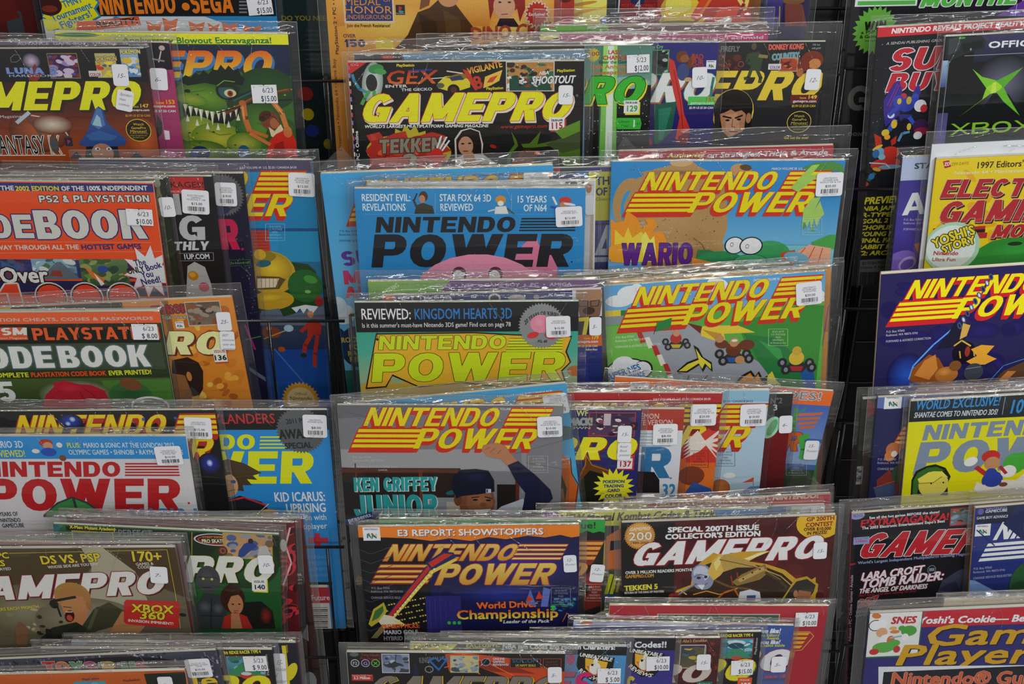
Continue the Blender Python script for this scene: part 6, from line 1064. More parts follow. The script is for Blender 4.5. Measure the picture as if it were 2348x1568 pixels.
m.q('2a9a3a',860,1188,1395,1222).p('1c1a1a',(1330,1224),(1345,1216),(1360,1222),(1375,1218),(1395,1224),(1395,1232),(1330,1232)).t('Collector issue!',1180,1213,1366,1211,14,'1c3018',b=1.2).np(922,1283,1.06,'e0a048','8a2c14').p('8a241c',(1335,1330),(1360,1300),(1395,1290),(1395,1340),(1360,1350)).p('6a1c14',(1335,1370),(1370,1340),(1395,1350),(1385,1385),(1340,1400)).post(1363,1358,'b89a90',last='OF AMERICA INC.')
m.hs('12-',1369,1312,32,40,-4,['Poster'])
m = Mag('cover with torn orange top band, gold title and red neon guitar', (820,1208), (1329,1203), 5, 37.8, '151420', base2='12101a', th=3.0, bt=6, bs=7)
m.q('1c1a48',980,1230,1340,1440,'12144c').e('2a2c90',1200,1290,140,60,0,'1c1a48').e('24308c',1150,1360,110,24,0,'15184a').q('101014',815,1230,980,1480)
m.p('ee7c18',(812,1200),(1335,1200),(1335,1228),(1310,1232),(1285,1226),(1250,1232),(1210,1228),(1160,1236),(1120,1231),(1080,1240),(1030,1234),(990,1240),(940,1234),(880,1232),(815,1232))
m.t('E3 REPORT: SHOWSTOPPERS',911,1229,1245,1225,14,'ecebe0',b=1.4,sd=('4a2c5a',1.5,1.5)).n64(831,1209,873,1239)
m.t('NINTENDO',878,1286,1172,1285,38,'e8c060',f=1,sh=.5,t=.26,o=('b83414',1.8),c2='c8902c')
m.t('POWER',997,1341,1258,1339,48,'e8c860',f=1,sh=.36,t=.26,o=('b83414',1.8),c2='c89030')
for i in range(4):
    m.p('a02c14',(1191-i*5,1246+i*10),(1305-i*5,1246+i*10),(1300-i*5,1254+i*10),(1186-i*5,1254+i*10)).p('e8c880',(1192-i*5,1248+i*10),(1303-i*5,1248+i*10),(1299-i*5,1252+i*10),(1188-i*5,1252+i*10))
    m.p('a02c14',(872-i*6,1293+i*12),(1010-i*8,1293+i*12),(1004-i*8,1303+i*12),(866-i*6,1303+i*12)).p('e0b050',(874-i*6,1295+i*12),(1008-i*8,1295+i*12),(1003-i*8,1300+i*12),(869-i*6,1300+i*12))
for i in range(9): m.l('3a4a58',1.5,(815,1256+i*22),(850,1270+i*22),(900,1252+i*22))
for i in range(16):
    for j in range(5):
        if (i*3+j*5) % 4: m.q('c8b848',884+i*6+j*2,1386+j*13-i*1.2,888+i*6+j*2,1389+j*13-i*1.2)
m.addr(852,1350,'9a9aa8',l3='CHANGE SERVICE REQUESTED').q('2a2870',975,1366,1060,1450)
for i in range(6): m.q('4a3c8a',985+i*12,1372,988+i*12,1440)
m.l('ecc23c',9,(903,1412),(1000,1300),(1040,1278)).l('1c2a60',14,(890,1416),(982,1302)).l('c02c20',9,(892,1414),(984,1300)).p('1c2a60',(975,1290),(1015,1264),(1040,1266),(1045,1278),(990,1306)).p('c83020',(982,1290),(1018,1268),(1038,1270),(990,1300)).p('e8c848',(992,1306),(1046,1280),(1048,1284),(996,1312))
for i in range(16): m.e('f8e8a0',906+i*6,1408-i*6.9,2.6)
m.p('b8a82c',(845,1430),(856,1396),(880,1380),(888,1400),(876,1420),(852,1436)).p('3a6a3a',(852,1424),(860,1400),(878,1388),(880,1400),(868,1416)).p('d8d4b8',(868,1424),(880,1408),(900,1412),(925,1428),(910,1432),(880,1440)).p('e8d060',(900,1420),(930,1430),(922,1436))
for i in range(5): m.l('b8b060',1,(852+i*3,1462),(874+i*3,1436))
m.t('World Driver',1094,1395,1232,1390,14,'e8682a',b=1.8,o=('1c1430',1)).t('Championship',1047,1419,1279,1414,20,'e03c20',b=2,o=('1c1430',1.2),c2='e8d040').t('Leader of the Pack',1153,1428,1258,1426,7,'e4e0e0',b=.9,sh=.2)
m.e('3ac048',1030,1427,4).e('3ac048',1042,1427,4).e('3ac048',1053,1427,4).e('3ac048',1268,1390,6,3).e('3ac048',1268,1396,6,3).p('4a70b8',(1205,1380),(1216,1350),(1230,1390)).p('5a6cb8',(1240,1390),(1246,1345),(1262,1350),(1256,1390)).p('c83c1c',(1205,1378),(1214,1362),(1222,1378)).p('c83c1c',(1228,1372),(1236,1354),(1246,1372)).k_(['2a6a8a','3a8ab0','1c3a5a','2a7a3a'],1270,1370,1320,1400,26,6,95).post(1286,1366,'7a88a8',last='OF AMERICA INC.').l('c87a1c',2,(1290,1424),(1300,1404),(1312,1420))
m.t('PREVIEW PICKS:',875,1440,962,1438,9,'d8542c',b=1.1).t('MARIO GOLF',880,1453,928+30,1452,9,'c0c0c8',b=.9).t('HYBRID HEAVEN',880,1467,975,1466,9,'a0a0a8',b=.8).p('d8542c',(874,1446),(878,1449),(874,1452))
m.hs('12-',1307,1290,30,39,3,['Poster'])
m = Mag('dark crimson collector cover with white slanted letters and gold armour, yellow corner', (1425,1199), (1918,1181), 5, 36.5, '4a1414', base2='5a1a14', th=2.8, hr=1.36, bt=10, bs=9)
for i in range(30):
    r_ = random.Random(i+975); m.e(r_.choice(('5a1816','3c1010','6a201a')),1540+r_.random()*370,1200+r_.random()*190,10+r_.random()*16,4+r_.random()*8,r_.random()*60)
m.q('171414',1420,1198,1545,1390).st('c88a3c',1467,1228,36,33,40).e('d8a050',1467,1228,29,27).t('GAMEPRO',1443,1217,1490,1214,7,'ecd8c0',b=.6,sh=.2).t('200',1441,1239,1494,1237,18,'ecdcc8',b=1.6,o=('8a4c18',1)).t('1989-2005',1445,1247,1488,1246,5,'6a3c14',b=.4)
m.t('SPECIAL 200TH ISSUE',1531,1220,1739,1214,11,'ece8e4',b=2).t("COLLECTOR'S EDITION",1525,1236,1743,1228,11,'ece8e4',b=2)
m.e('dcb024',1880,1198,54,38,-4).t('GP 200TH',1849,1195,1913,1191,9,'8a2020',b=1.1).t('CONTEST',1847,1208,1909,1204,9,'8a2020',b=1.1).t('OVER $10,000',1843,1217,1905,1214,7,'4a1818',b=.8).t('IN PRIZES!',1850,1226,1896,1223,7,'4a1818',b=.8)
m.t('GAMEPRO',1443,1298,1868,1280,53,'ecebec',f=1,sh=.4,t=.31,o=('a0242c',2),sd=('6a1018',3,3))
m.t('OVER 3 MILLION READERS MONTHLY',1434,1316,1594,1308,6.5,'dcdcd8',b=.7).t('GAMEPRO.COM',1434,1325,1499,1322,7,'c8902c',b=.8).t('TEKKEN 5',1432,1354,1508,1349,11,'d8cc38',b=1.7).t('RETURN OF THE KING OF FIGHTERS',1432,1361,1522,1357,4.5,'ccc',b=.4)
m.p('c89a2c',(1528,1380),(1552,1352),(1584,1340),(1588,1312),(1604,1290),(1636,1266),(1652,1272),(1700,1264),(1762,1262),(1700,1284),(1756,1292),(1800,1306),(1842,1340),(1870,1322),(1870,1380)).p('32200f',(1536,1380),(1558,1356),(1590,1344),(1594,1316),(1612,1296),(1650,1282),(1700,1288),(1752,1298),(1794,1314),(1830,1346),(1800,1380))
m.p('e8c860',(1640,1300),(1690,1286),(1740,1266),(1768,1262),(1735,1276),(1690,1300),(1650,1312)).p('f4e8b8',(1690,1288),(1740,1268),(1762,1263),(1730,1277))
m.e('8a90a8',1611,1322,25,30,-12).e('c0c4d4',1608,1314,18,18,-12).e('9098b0',1602,1332,14,18,-10).l('50566c',2,(1592,1322),(1606,1316),(1622,1320)).l('50566c',2,(1596,1338),(1610,1344),(1622,1336)).e('2a2c3a',1602,1324,5,3).e('2a2c3a',1618,1322,4,3).p('dcdce4',(1598,1340),(1616,1340),(1610,1352))
m.p('d8b04c',(1622,1312),(1634,1284),(1650,1268),(1664,1276),(1668,1298),(1652,1318),(1636,1330)).p('f0d480',(1636,1290),(1650,1274),(1656,1284),(1642,1308)).p('b8984c',(1650,1280),(1662,1270),(1712,1282),(1740,1300),(1690,1300),(1660,1310)).l('5a3c14',2,(1650,1282),(1690,1290),(1734,1300))
m.p('8c7034',(1678,1334),(1700,1316),(1754,1292),(1762,1312),(1742,1328),(1690,1342)).p('b89a58',(1690,1328),(1750,1298),(1754,1306),(1698,1334)).e('2c1c10',1725,1312,2).e('2c1c10',1742,1304,2).e('2c1c10',1704,1326,2)
m.l('6a4a20',6,(1640,1330),(1672,1344),(1720,1350)).l('a03018',3,(1676,1320),(1680,1340)).l('a03018',3,(1690,1312),(1692,1326)).l('d89838',3,(1590,1362),(1620,1354),(1650,1362),(1690,1348)).l('b85a20',4,(1640,1376),(1662,1356),(1684,1350),(1700,1376)).l('1c120c',4,(1610,1372),(1630,1366),(1660,1376)).l('c8a450',2.5,(1740,1300),(1790,1320),(1822,1348)).l('4a3820',7,(1756,1312),(1788,1330),(1812,1354)).l('8a7440',2,(1760,1310),(1790,1328)).e('5a2018',1548,1366,16,9).e('8a2c30',1540,1364,6,4).e('8a2c30',1552,1362,6,4).l('c8b890',3,(1560,1352),(1574,1362)).l('6a6a74',5,(1556,1362),(1594,1338)).l('a0a0ac',2,(1558,1360),(1592,1338))
for i in range(7): m.l('2a2018',3,(1752+i*9,1344-i*0),(1748+i*9,1376))
m.p('c8ccd4',(1692,1376),(1696,1356),(1720,1350),(1742,1356),(1745,1376)).q('3a4a7a',1712,1364,1732,1376)
m.p('b89428',(1790,1376),(1808,1350),(1822,1326),(1850,1320),(1876,1338),(1874,1355),(1862,1376)).p('2c2820',(1794,1378),(1810,1352),(1826,1332),(1850,1326),(1870,1340),(1866,1355),(1850,1378)).p('9a6444',(1822,1378),(1832,1352),(1860,1356),(1856,1378)).e('a87450',1824,1360,5,8)
m.hs('15-',1880,1260,31,38,1)
m = Mag('black and red cover with a red slanted title and white tomb headline', (1953,1178), (2474,1138), 5, 27.5, '16161c', th=3.2, spine='a82430', bt=12, bs=14, hr=1.33)
m.e('8a90b8',1966,1182,17,9,-5).t('IDG',1957,1186,1978,1184,6,'3a4060').t('See all the hot games BEFORE the show!',1993,1190,2154,1176,5.5,'d8d8d8',b=.6).t('E³XTRAVAGANZA!',1972,1208,2174,1191,15,'c02430',b=1.8,sh=.1).t('The 2003 Electronic Entertainment Expo\'s Best',1976,1214,2166,1197,6,'d8d8d8',b=.6)
m.pic(2182,1168,2232,1200,['4a5a3a','6a7a8a','b84a3a','2a3a2a','8a9aa8'],'a82430',24,8,97)
m.t('GAMEPRO',1962,1280,2330,1262,56,'b8242e',f=1,sh=.42,t=.31,o=('d8d4d0',1.8))
m.q('8a94c0',1957,1232,1993,1246).t('Read by OVER',1960,1237,1990,1235,3.5,'2a2a5a').t('3 Million',1961,1243,1988,1241,4.5,'c03030',b=.4)
m.t("World's Largest Independent Multiplatform Gaming Magazine",1967,1293,2230,1271,6,'8a90b8',b=.7).l('a82028',5,(1940,1296),(1960,1292))
m.t('LARA CROFT',1973,1330,2115,1312,16,'e0e0e4',b=2,sh=.25,o=('a82430',1)).t('TOMB RAIDER:',1973,1349,2160,1328,19,'e0e0e4',b=2.2,sh=.25,o=('a82430',1)).t('THE ANGEL OF DARKNESS',1969,1360,2124,1348,10,'d8d8dc',b=1.3,sh=.2,o=('8a1c28',.8)).t("She's back—and she's coming for you!",1968,1367,2100,1356,5,'a02430',b=.5,sh=.2)
m.e('7a8490',2136,1305,10,10).e('16161c',2136,1305,8.4,8.4).q('7a8490',2130,1302,2142,1308)
m.t('257',1967,1392,2010,1382,16,'b02834',b=2.2,sh=.3,o=('b8a89c',1.2)).t('NEW & TIPS',1962,1406,2020,1400,6,'8a8a88',b=.5).t('GAME CODES',1960,1414,2020,1408,6,'8a8a88',b=.5)
m.vt('Advance • PC • Online Games • Arcade',1951,1470,1318,6,'b89a9c',b=.3).vt('Gaming • PlayStation • Game',1940,1610,1482,6,'7a4a50',b=.3).p('3c4254',(2160,1330),(2200,1305),(2225,1300),(2225,1380),(2140,1380)).p('2a2c44',(2150,1350),(2190,1330),(2210,1370)).l('5a1c24',1,(1935,1440),(1990,1430)).t('13',1954,1525,1984,1523,20,'5a3a38',b=2).t('GAMES RATED',1946,1534,1990,1532,5,'5a3030').p('2c4468',(1910,1520),(1940,1510),(1938,1568),(1905,1568))
for i in range(3): m.t('Wonderful Games',1945-i*2,1546+i*10,1990,1545+i*10,5,'4a4240')
m = Mag('deep blue cover with plain white slanted title and striped wing', (2236,1165), (2752,1122), 5, 36, '26347c', base2='22306c', th=3.2, spine='c89a3c', bt=14)
m.p('1a2038',(2250,1168),(2330,1158),(2348,1155),(2348,1200),(2250,1200)).e('5a5a9a',2249,1173,7,7).t('NINTENDO',2261,1170,2309,1166,5,'9a9ac0').t('GAMECUBE',2259,1176,2309,1172,6,'c8ccd8',b=.5).q('1a2038',2240,1181,2316,1193).t('GAME BOY ADVANCE',2239,1191,2311,1186,6,'c0c4d0',b=.4).n64(2237,1203,2270,1227)
m.np(2276,1238,.94,'e8eaec','2a3a80',sd=(-1,2)).addr(2232,1306,'b0b4c8',dx=-.08,l3='CHANGE SERVICE REQUESTED')
m.e('2c5a30',2348,1340,34,50).e('244a28',2338,1360,26,30).p('7a9ac8',(2212,1328),(2235,1330),(2300,1364),(2300,1380),(2212,1380)).p('1a2450',(2330,1158),(2348,1150),(2348,1240),(2300,1200)).l('1c2a60',3,(2240,1215),(2280,1250))
# ---------------------------------------------------------------- seventh tier
m = Mag('violet and black cover with small framed pictures and a light blue corner', (163,1473), (679,1474), 6, 21, '2a2450', base2='14121c', bt=10)
m.q('191722',640,1470,700,1580).q('d8c82a',655,1480,657,1580).p('3a90c8',(163,1470),(205,1470),(170,1500),(163,1500)).t('IDG',169,1482,190,1482,7,'1c3a5a').pic(232,1478,286,1500,['2a6a7a','3a8aa0','5a4a7a'],'c8b828',12,8,101).pic(292,1478,350,1500,['3a5a3a','2a3a6a','6a3a3a'],'c8b828',12,8,102).e('7a7a60',200,1490,14,8).e('a82c3a',418,1480,24,6).vt('Nintendo',661,1496,1478,5,'c8b828')
m.e('d8c820',668,1540,12,22,20).hs('15-',642,1532,29,72,-2,['Absolute','E','poster'])
m = Mag('black cover edge with a race car picture and yellow letters', (92,1487), (624,1490), 6, 26.2, '17171a', bt=9, th=2.8)
m.t('R4: RIDGE RACER TYPE 4',514,1500,598,1497,7,'d8cc28',b=.8).pic(518,1505,610,1550,['5aa0b8','3a7a6a','c8d0d0','2a5a5a','8ab8c8'],'8a2c24',24,11,103).p('3a8a5a',(520,1550),(550,1522),(570,1522),(606,1550)).e('c0382c',565,1548,14,8).e('d0d0d0',565,1544,12,4).vt('Arcade',510,1530,1502,5,'ccc').vt('PlayStation',618,1548,1500,5,'ccc')
m.t('GAMEPRO',110,1600,612,1600,52,'e0d820',f=1,sh=.3,t=.31,sd=('2a2010',3,3),o=('c8401c',1)).ds('5/23','$ 9.00',560,1502,613,1536,2)
m = Mag('glittering silver and black toy shop cover with multicoloured letters', (-42,1514), (495,1491), 6, 31.3, '3c3c4c', bt=11, th=2.8)
for i in range(330):
    r_ = random.Random(i+1200); m.e(r_.choice(('24242e','6a6a80','9a9ab0','15151c','54546a')),r_.random()*500,1494+r_.random()*80,1.5+r_.random()*2.5,1.5+r_.random()*2.5)
m.e('0f0f14',230,1530,175,23,-2)
for ch, x_, c_ in (('T',102,'b83028'),('O',132,'d86a28'),('Y',165,'3a9a58'),('S',196,'b83078'),('R',238,'d8b828'),('U',284,'3a8a5a'),('S',314,'b82c38')): m.t(ch, x_,1540,x_+30,1539,24,c_,f=1,t=.34,o=('d0c8b8',1))
m.t('"',228,1536,236,1536,18,'ddd',b=1).t('"',271,1536,279,1536,18,'ddd',b=1).t('le',442,1575,500,1572,30,'d8b828',b=3,o=('3a2c10',2))
m.bs_(['TOYS R US','GAMERS GUIDE','1994'],'$10.00',427,1508,485,1551,1)
m = Mag('rusty orange cover with little console screenshots and a plain sticker', (-118,1550), (423,1537), 6, 37, 'b8501c', bt=10)
m.q('c05a1c',-120,1545,340,1570).p('1a2014',(330,1545),(425,1540),(428,1580),(340,1580)).pic(168,1563,246,1580,['3a90a8','5aa8b8'],None,6,8,104).t('PlayStation',189,1560,228,1557,5,'3a2a5a',b=.5).t('PlayStation',283,1563,322,1560,5,'3a2a1a',b=.5).hs('7-',381,1568,34,38,0)
m = Mag('crimson strategy guide with green title plate and gold winged emblem', (1398,1388), (1899,1389), 6, 6, 'a82430', th=3.4, bt=8, bs=6, spine='d0a848')
m.q('c8b89c',1507,1407,1783,1450).q('2e5a4a',1509,1409,1781,1450)
m.t('STRATEGY',1527,1426,1765,1430,15,'c8bca4',b=.3)
for i in range(4): m.p('d8a82c',(1820,1450+i*10),(1858-i*6,1450+i*10),(1852-i*6,1456+i*10),(1818,1456+i*10))
m.l('d8b858',1.5,(1820,1448),(1856,1448),(1866,1458),(1838,1490),(1818,1492)).e('d8a028',1812,1500,12,14,0,'a82430').ds('6/23','$10.00',1823,1402,1874,1434,2)
m = Mag('royal blue cover with white and yellow slogans and a white letter, issue 185', (1315,1425), (1822,1435), 6, 11.4, '2a4a94', base2='7a80a0', bt=7)
m.q('c0c4d4',1300,1422,1600,1440,'a8b0cc').e('d87a48',1345,1428,14,5).t('what we like!',1710,1452,1788,1451,10,'e0e4e8',b=1.3,sh=.2).t('GamePro Editors\'',1716,1460,1788,1459,6.5,'c8c83a',b=.6).t('Awards',1758,1466,1786,1466,6.5,'c8c83a',b=.6).t('what you like!',1712,1477,1787,1476,9,'e0e4e8',b=1.1,sh=.2).t('Choice ballot inside',1718,1483,1799,1482,6,'c8c83a',b=.6)
m.t('GAMEPRO',1290,1538,1800,1538,50,'dcdce0',f=1,sh=.3,t=.3,o=('c84828',1.4),sd=('2a2020',3,2)).t('Issue 185',1752,1554,1806,1552,7,'c84a48',b=.8,sh=.2).t('www.GAMEPRO.com',1740,1561,1803,1559,5.5,'555',b=.4)
m.flap((1312,1432),(1395,1392),(1400,1436)).hs('5-',1785,1521,34,36,3)
m = Mag('black cover edge with a race stadium picture and yellow letter, issue 125', (1226,1456), (1747,1449), 6, 16.5, '14161a', bt=6)
m.t('R4: RIDGE RACER TYPE 4',1646,1461,1726,1459,6.5,'d8cc28',b=.8).pic(1656,1465,1723,1508,['4a9ac0','2a6a70','c8d8d8','3a8a90','8ac0c8'],'8a2c24',24,10,105).p('3a8a6a',(1656,1508),(1680,1485),(1700,1485),(1722,1508)).e('b84a38',1688,1508,12,5).vt('PlayStation',1734,1500,1462,5,'ccc').e('1c4a60',1688,1480,18,7)
m.t('GAMEPRO',1240,1562,1716,1560,50,'dcd422',f=1,sh=.3,t=.32,o=('b83c1c',1),sd=('2a6a5a',2,2)).q('d8532c',1692,1553,1722,1580).t('issue',1696,1560,1718,1560,5,'eee').t('125',1696,1576,1720,1576,11,'eee',b=1).ds('6/23','$15.00',1676,1512,1726,1545,2)
m = Mag('brown cover edge with snowflakes and a small yellow picture', (1134,1466), (1653,1463), 6, 21.7, '42181a', bt=7)
m.t('Oddworld: Abe\'s Exoddus',1520,1475,1620,1471,7,'b88a58',b=.5,sh=.2).pic(1562,1480,1612,1530,['3a3a5a','5a5a3a','b8a838','2a2a3a','3a6a4a'],'c8b8a8',20,9,106).vt('PlayStation',1618,1510,1480,5,'bbb')
for x_, y_ in ((1633,1476),(1637,1500),(1630,1515),(1642,1530),(1628,1490)):
    for a_ in range(3): m.l('8a3028',1.5,(x_-7*math.cos(a_*1.05),y_-6*math.sin(a_*1.05)),(x_+7*math.cos(a_*1.05),y_+6*math.sin(a_*1.05)))
m.t('GAMEPRO',1150,1566,1618,1564,42,'c8beb4',f=1,sh=.3,t=.3,o=('a8402c',1)).q('2a6a5a',1598,1562,1632,1580).t('issue',1602,1571,1628,1571,6,'ddd',b=.5).hs('15-',1613,1516,32,36,1)
m = Mag('indigo cover with black band ending in two exclamation marks and shield badge', (1028,1462), (1550,1463), 6, 26.6, '332a7c', base2='4a4aa0', th=3.0, bt=8)
m.q('17161a',1020,1458,1560,1491).t('Awesome Blood and Acid Codes!!',1200,1487,1528,1484,13,'d8dce0',b=1.7)
def shield(m, x, y):
    m.p('17140f',(x-42,y-34),(x+40,y-20),(x+34,y+10),(x+16,y+32),(x-14,y+34),(x-40,y+14),(x-50,y-4)).p('e8b030',(x-28,y-20),(x+24,y-10),(x+18,y+10),(x+4,y+22),(x-12,y+20),(x-28,y+4)).p('d86424',(x-26,y-2),(x+18,y+6),(x+4,y+22),(x-12,y+20)).e('e4e0d8',x-6,y+4,13,14).e('1a1a1a',x-12,y-4,3).e('1a1a1a',x-6,y-7,3).e('e4e0d8',x-4,y-12,5,9)
    m.t('UNBEATABLE',x-42,y-24,x+32,y-12,8,'e4e0d8',b=.9).t('REVIEWS',x-44,y+10,x+8,y+34,8,'e4e0d8',b=.9,arc=-6)
shield(m, 1484, 1518)
m.t('G',1440,1590,1462,1588,40,'c8b828',f=1).ds('6/23','$10.00',1482,1503,1535,1535,2)
m = Mag('sky blue cover with black top band of hidden character words and shield badge', (940,1475), (1438,1483), 6, 32.2, '4a90c4', th=3.6, bt=10, bs=6)
m.q('17161a',930,1472,1445,1503).p('dcd838',(935,1472),(1050,1476),(1030,1495),(935,1490)).t('Loads of tips!',950,1490,1040,1474,9,'2a2c20',b=1,sh=.1).t('EXCLUSIVE:',1068,1484,1146,1483,10,'c8c82a',b=1.2,sh=.1).t('NBA Jam Codes and Hidden Characters!',1152,1487,1410,1489,11,'e0e2e4',b=1.3)
shield(m, 1370, 1528)
m.t('GAMES',1100,1590,1340,1592,52,'c82868',f=1,sh=.3,sd=('2a1c2a',2,3)).t('DONKEY',1360,1568,1404,1568,8,'c03438',b=.8).e('c82868',1308,1512,10,12).ds('6/23','$ 5.00',1370,1530,1423,1564,2)
m = Mag('black cover with orange flames, row of round icons and grey yellow title', (795,1495), (1296,1499), 6, 37.6, '1a1818', base2='2a1c14', th=3.2, spine='c8c4bc', bt=12, bs=9)
m.p('c8481c',(1020,1500),(1060,1496),(1180,1510),(1250,1530),(1295,1540),(1296,1570),(1180,1560),(1100,1530),(1030,1540)).p('8a2c14',(1040,1510),(1150,1518),(1230,1545),(1130,1540)).l('e0642c',3,(1060,1500),(1120,1520),(1200,1560)).l('e0642c',3,(1020,1530),(1060,1518),(1100,1545)).p('1f2440',(945,1568),(950,1515),(958,1530),(966,1568))
m.e('55605a',812,1500,10,5).t('Tony Hawk\'s',828,1504,872,1505,6,'8a2424',b=.5).t('Pro Skater 4',826,1512,872,1513,6,'8a2424',b=.5)
for x_, c_ in ((814,'aab0b8'),(838,'a090c0'),(861,'6ab04a')): m.e(c_,x_,1520,10,9).e('1a1818',x_,1520,8,7).t({814:'F2',838:'G',861:'X'}[x_],x_-5,1524,x_+5,1524,7,c_,b=.5)
m.pic(876,1500,938,1541,['5a6a8a','8a94a8','3a4450','b0b8c4'],'b8b8c0',18,10,107).p('30343c',(890,1525),(905,1515),(920,1524),(900,1532)).l('333a40',2,(908,1500),(905,1540))
m.t('KINGDOM HEARTS',962,1520,1042,1516,13,'6a6a70',b=.6).p('2a6ab0',(980,1512),(996,1506),(1005,1514),(1014,1506),(1026,1512),(1006,1538)).p('1a1818',(988,1514),(998,1510),(1006,1518),(1014,1510),(1020,1514),(1006,1532)).e('8a90a0',984,1534,10,8).e('1a1818',984,1534,8,6)
m.pic(1034,1504,1096,1540,['a8b0a8','c8b878','6a8aa0','3a4a5a','8a9aa8'],'b8b078',24,9,108).e('8a90a0',1114,1517,11,9).e('1a1818',1114,1517,9,7)
for i, tx in enumerate(('ONLINE','GAMING','REVIEWS!')): m.t(tx, 1130,1512+i*6.6,1130+len(tx)*4.5,1512+i*6.6,4.6,'c8ccd0',b=.5)
m.q('8a3a24',1169,1508,1240,1531).q('181818',1171,1510,1238,1529).t('SOCOM',1174,1518,1234,1518,8,'2a5a70',b=1).t('US NAVY SEALS',1182,1527,1228,1527,5,'c8a838',b=.4).q('8a3a24',1245,1508,1287,1531).q('181818',1247,1510,1285,1529).t('SILENT',1250,1519,1280,1519,5,'7a3a30').t('SCOPE',1250,1526,1280,1526,5,'7a3a30')
m.q('b83028',806,1545,856,1560).t('3.2 Million',811,1556,849,1556,6,'e0d8d0',b=.6).t('Read by MORE Than',808,1549,852,1549,3.4,'e8b0a0')
m.t('GAMEPRO',842,1600,1262,1602,52,'7c7468',f=1,sh=.36,t=.31,sd=('c8a82c',3,1),o=('1a1818',1.4)).hs('5-',1272,1545,32,36,2)
m = Mag('magazine visible only as a cream page edge above the chef cover', (2166,1376), (2690,1355), 6, 28, 'c8b89a', bt=7, th=3.4)
m = Mag('red banded gaming guide with a chef cartoon box and large gold letters', (1995,1407), (2515,1384), 6, 36.5, '2e2a6c', th=3.6, bt=13, bs=9)
m.p('b82430',(1988,1403),(2530,1380),(2530,1420),(2348,1430),(1985,1442)).t("Yoshi's Cookie— Best SNES",2104,1430,2440,1422,15,'e0e2e4',b=2,sh=.12)
m.q('2a6a3a',1990,1402,2105,1504).q('dcdcd8',1992,1405,2103,1501).e('c8702c',2010,1412,11,6,20).t('SNES',2042,1430,2098,1428,15,'b82c38',b=2.4,sh=.15)
m.e('444',2008,1434,16,13).e('ecebe8',2008,1434,14,11).e('ecebe8',2022,1430,13,10).e('d0a078',2022,1450,13,11).e('e8e4e0',2032,1466,16,12).e('c86a3a',2042,1468,9,11).l('8ab0b8',5,(2042,1462),(2066,1458)).e('4c9a3c',2084,1446,18,12).e('4c9a3c',2068,1440,8,6).e('58a444',2026,1484,26,12).e('58a444',2050,1474,14,8).e('b83434',2004,1494,11,7).e('b83434',2056,1488,8,8).e('d0a868',2048,1440,9,4).e('d07a38',2052,1448,11,4).e('e8e8e0',2075,1460,8,8)
m.t('Game',2112,1480,2420,1472,46,'c8981c',b=4,sh=.22,sd=('1c1830',3,3)).t('Players',2046,1524,2400,1518,44,'c8981c',b=4,sh=.22,sd=('1c1830',3,3))
m.p('d4d6da',(2014,1528),(2520,1522),(2520,1536),(2026,1541),(2023,1600),(2014,1600)).q('1c1c24',2026,1540,2500,1620).t('Nintendo® Guide',2040,1570,2400,1566,28,'c85a38',b=2.4,o=('d8a088',.8))
for m in MAGS:                                  # no magazine thicker than the room it has before the next one behind
    for o in MAGS:
        gap = m.slot+m.tier*42-o.slot-o.tier*42
        if .5 < gap < 12 and m.u0 < o.u0+o.W+.006 and o.u0 < m.u0+m.W+.006: m.th = min(m.th, (gap-2.15-(1.6 if m.board else 0))*.001)
for m in MAGS: m.build()
# ================================================================== room and rack
def structure(o, label=None):
    o['kind'] = 'structure'
    if label: o['label'] = label
    return o
M_FLOOR = mat('shop_carpet', (0.14, 0.135, 0.13), 0.9); noise_bump(M_FLOOR, 260, 0.6, 0.003)
v, f = [], []; box(v, f, -3.2, -3.6, -0.1, 3.2, 0.55, 0.0); structure(link('floor', v, f, M_FLOOR))
M_WALL = mat('painted_wall', (0.05, 0.05, 0.055), 0.8)
v, f = [], []; box(v, f, -3.2, 0.45, 0.0, 3.2, 0.55, 3.2); structure(link('wall_back', v, f, M_WALL))
rack = bpy.data.objects.new('magazine_rack', None); COL.objects.link(rack); rack.location = (0, 0.3, 0)
rack['label'] = 'black wire display rack holding all the bagged magazines in stepped pockets'; rack['category'] = 'rack'
def rlink(name, v, f, m=M_WIRE, label=None):
    o = link(name, [(p[0], p[1]-0.3, p[2]) for p in v], f, m, rack, True)
    o.data.polygons.foreach_set('use_smooth', [len(p.vertices) == 4 for p in o.data.polygons])
    if label: o['label'] = label
    return o
def wp(x, y, d): u, vv = on_plane(x, y, d); return world(u, vv, d)
COLS = ((-190, 750), (803, 1925), (1938, 2560))
RAIL_Y = (172, 448, 722, 985, 1240, 1493, 1745)
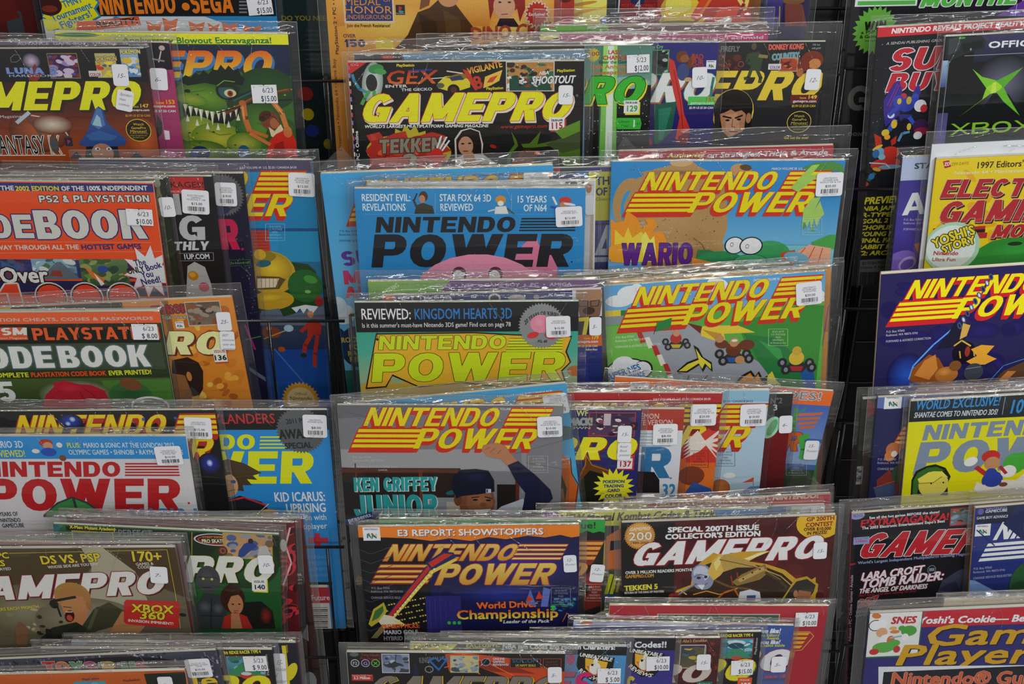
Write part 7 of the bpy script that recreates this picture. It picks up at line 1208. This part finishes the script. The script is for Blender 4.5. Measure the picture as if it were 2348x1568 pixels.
for ci, (xa, xb) in enumerate(COLS):
    for t in range(7):
        dr = t*TP+0.0408; y = RAIL_Y[t] + (14, 0, -14)[ci]
        pa, pb = wp(xa, y, dr), wp(xb, y, dr)
        pb.z = pa.z; pb.y = pa.y
        v, f = [], []; rod(v, f, pa, pb+XAX*(0.016 if ci == 0 else 0), 0.0014, 10); rlink('horizontal_wire', v, f)
        low = [m.v0-m.H-.012*abs(m.ang*10)-.004 for m in MAGS if m.tier == t and m.u0 < pb.x and m.u0+m.W > pa.x]
        down = UPV*((min(low) if low else 0)-(pa-CEN).dot(UPV)-.006)
        n = max(2, round((pb.x-pa.x)/0.052)); off = NRM*(-0.0000)
        for i in range(n+1):
            q = pa.lerp(pb, i/n); v, f = [], []; rod(v, f, q, q+down, 0.0013, 8); rlink('vertical_wire', v, f)
        v, f = [], []; rod(v, f, pa+down, pb+down, 0.0014, 8); rlink('horizontal_wire', v, f)
        # floor wires of the pocket, running back to the uprights
        back = NRM*(-(dr+0.045))
        for i in range(0, n+1, 2):
            q = pa.lerp(pb, i/n)+down; v, f = [], []; rod(v, f, q, q+back, 0.0015, 6); rlink('pocket_wire', v, f)
# uprights behind everything and the grid they carry
for ui, xs in enumerate((-200, 712, 775, 1916, 1948, 2570)):
    d = -0.036
    u, vv = on_plane(xs, 784, d)
    a = CEN+NRM*d+XAX*u; zt = 1.62; zb = 0.0
    def at_z(z): k = (z-a.z)/UPV.z; return a+UPV*k
    v, f = [], []; p0, p1 = at_z(zb), at_z(zt); r = 0.006
    rod(v, f, p0, p1, r, 12); rlink('upright_post', v, f)
for i in range(26):
    z = 0.30+i*0.052; k = (z-CEN.z)/UPV.z; c0 = CEN+NRM*(-0.046)+UPV*k
    v, f = [], []; rod(v, f, c0+XAX*-0.62, c0+XAX*0.66, 0.0016, 6); rlink('grid_wire', v, f)
for i in range(13):
    x = -0.6+i*0.1; v, f = [], []; rod(v, f, CEN+NRM*-0.049+UPV*-0.75+XAX*x, CEN+NRM*-0.049+UPV*0.6+XAX*x, 0.0016, 6); rlink('grid_wire', v, f)
v, f = [], []
pp = [CEN+NRM*dd+UPV*h+XAX*x for dd in (-0.052, -0.060) for (x, h) in ((-.66,-.98),(.7,-.98),(.7,.62),(-.66,.62))]
rlink('back_board', [tuple(p) for p in pp], [(0,1,2,3),(7,6,5,4),(0,4,5,1),(1,5,6,2),(2,6,7,3),(3,7,4,0)], M_BACK, 'dark back board')
for sx in (-0.62, 0.66):
    v, f = [], []; box(v, f, sx-0.02, -0.36, 0.0, sx+0.02, 0.28, 0.03); rlink('foot', v, f)
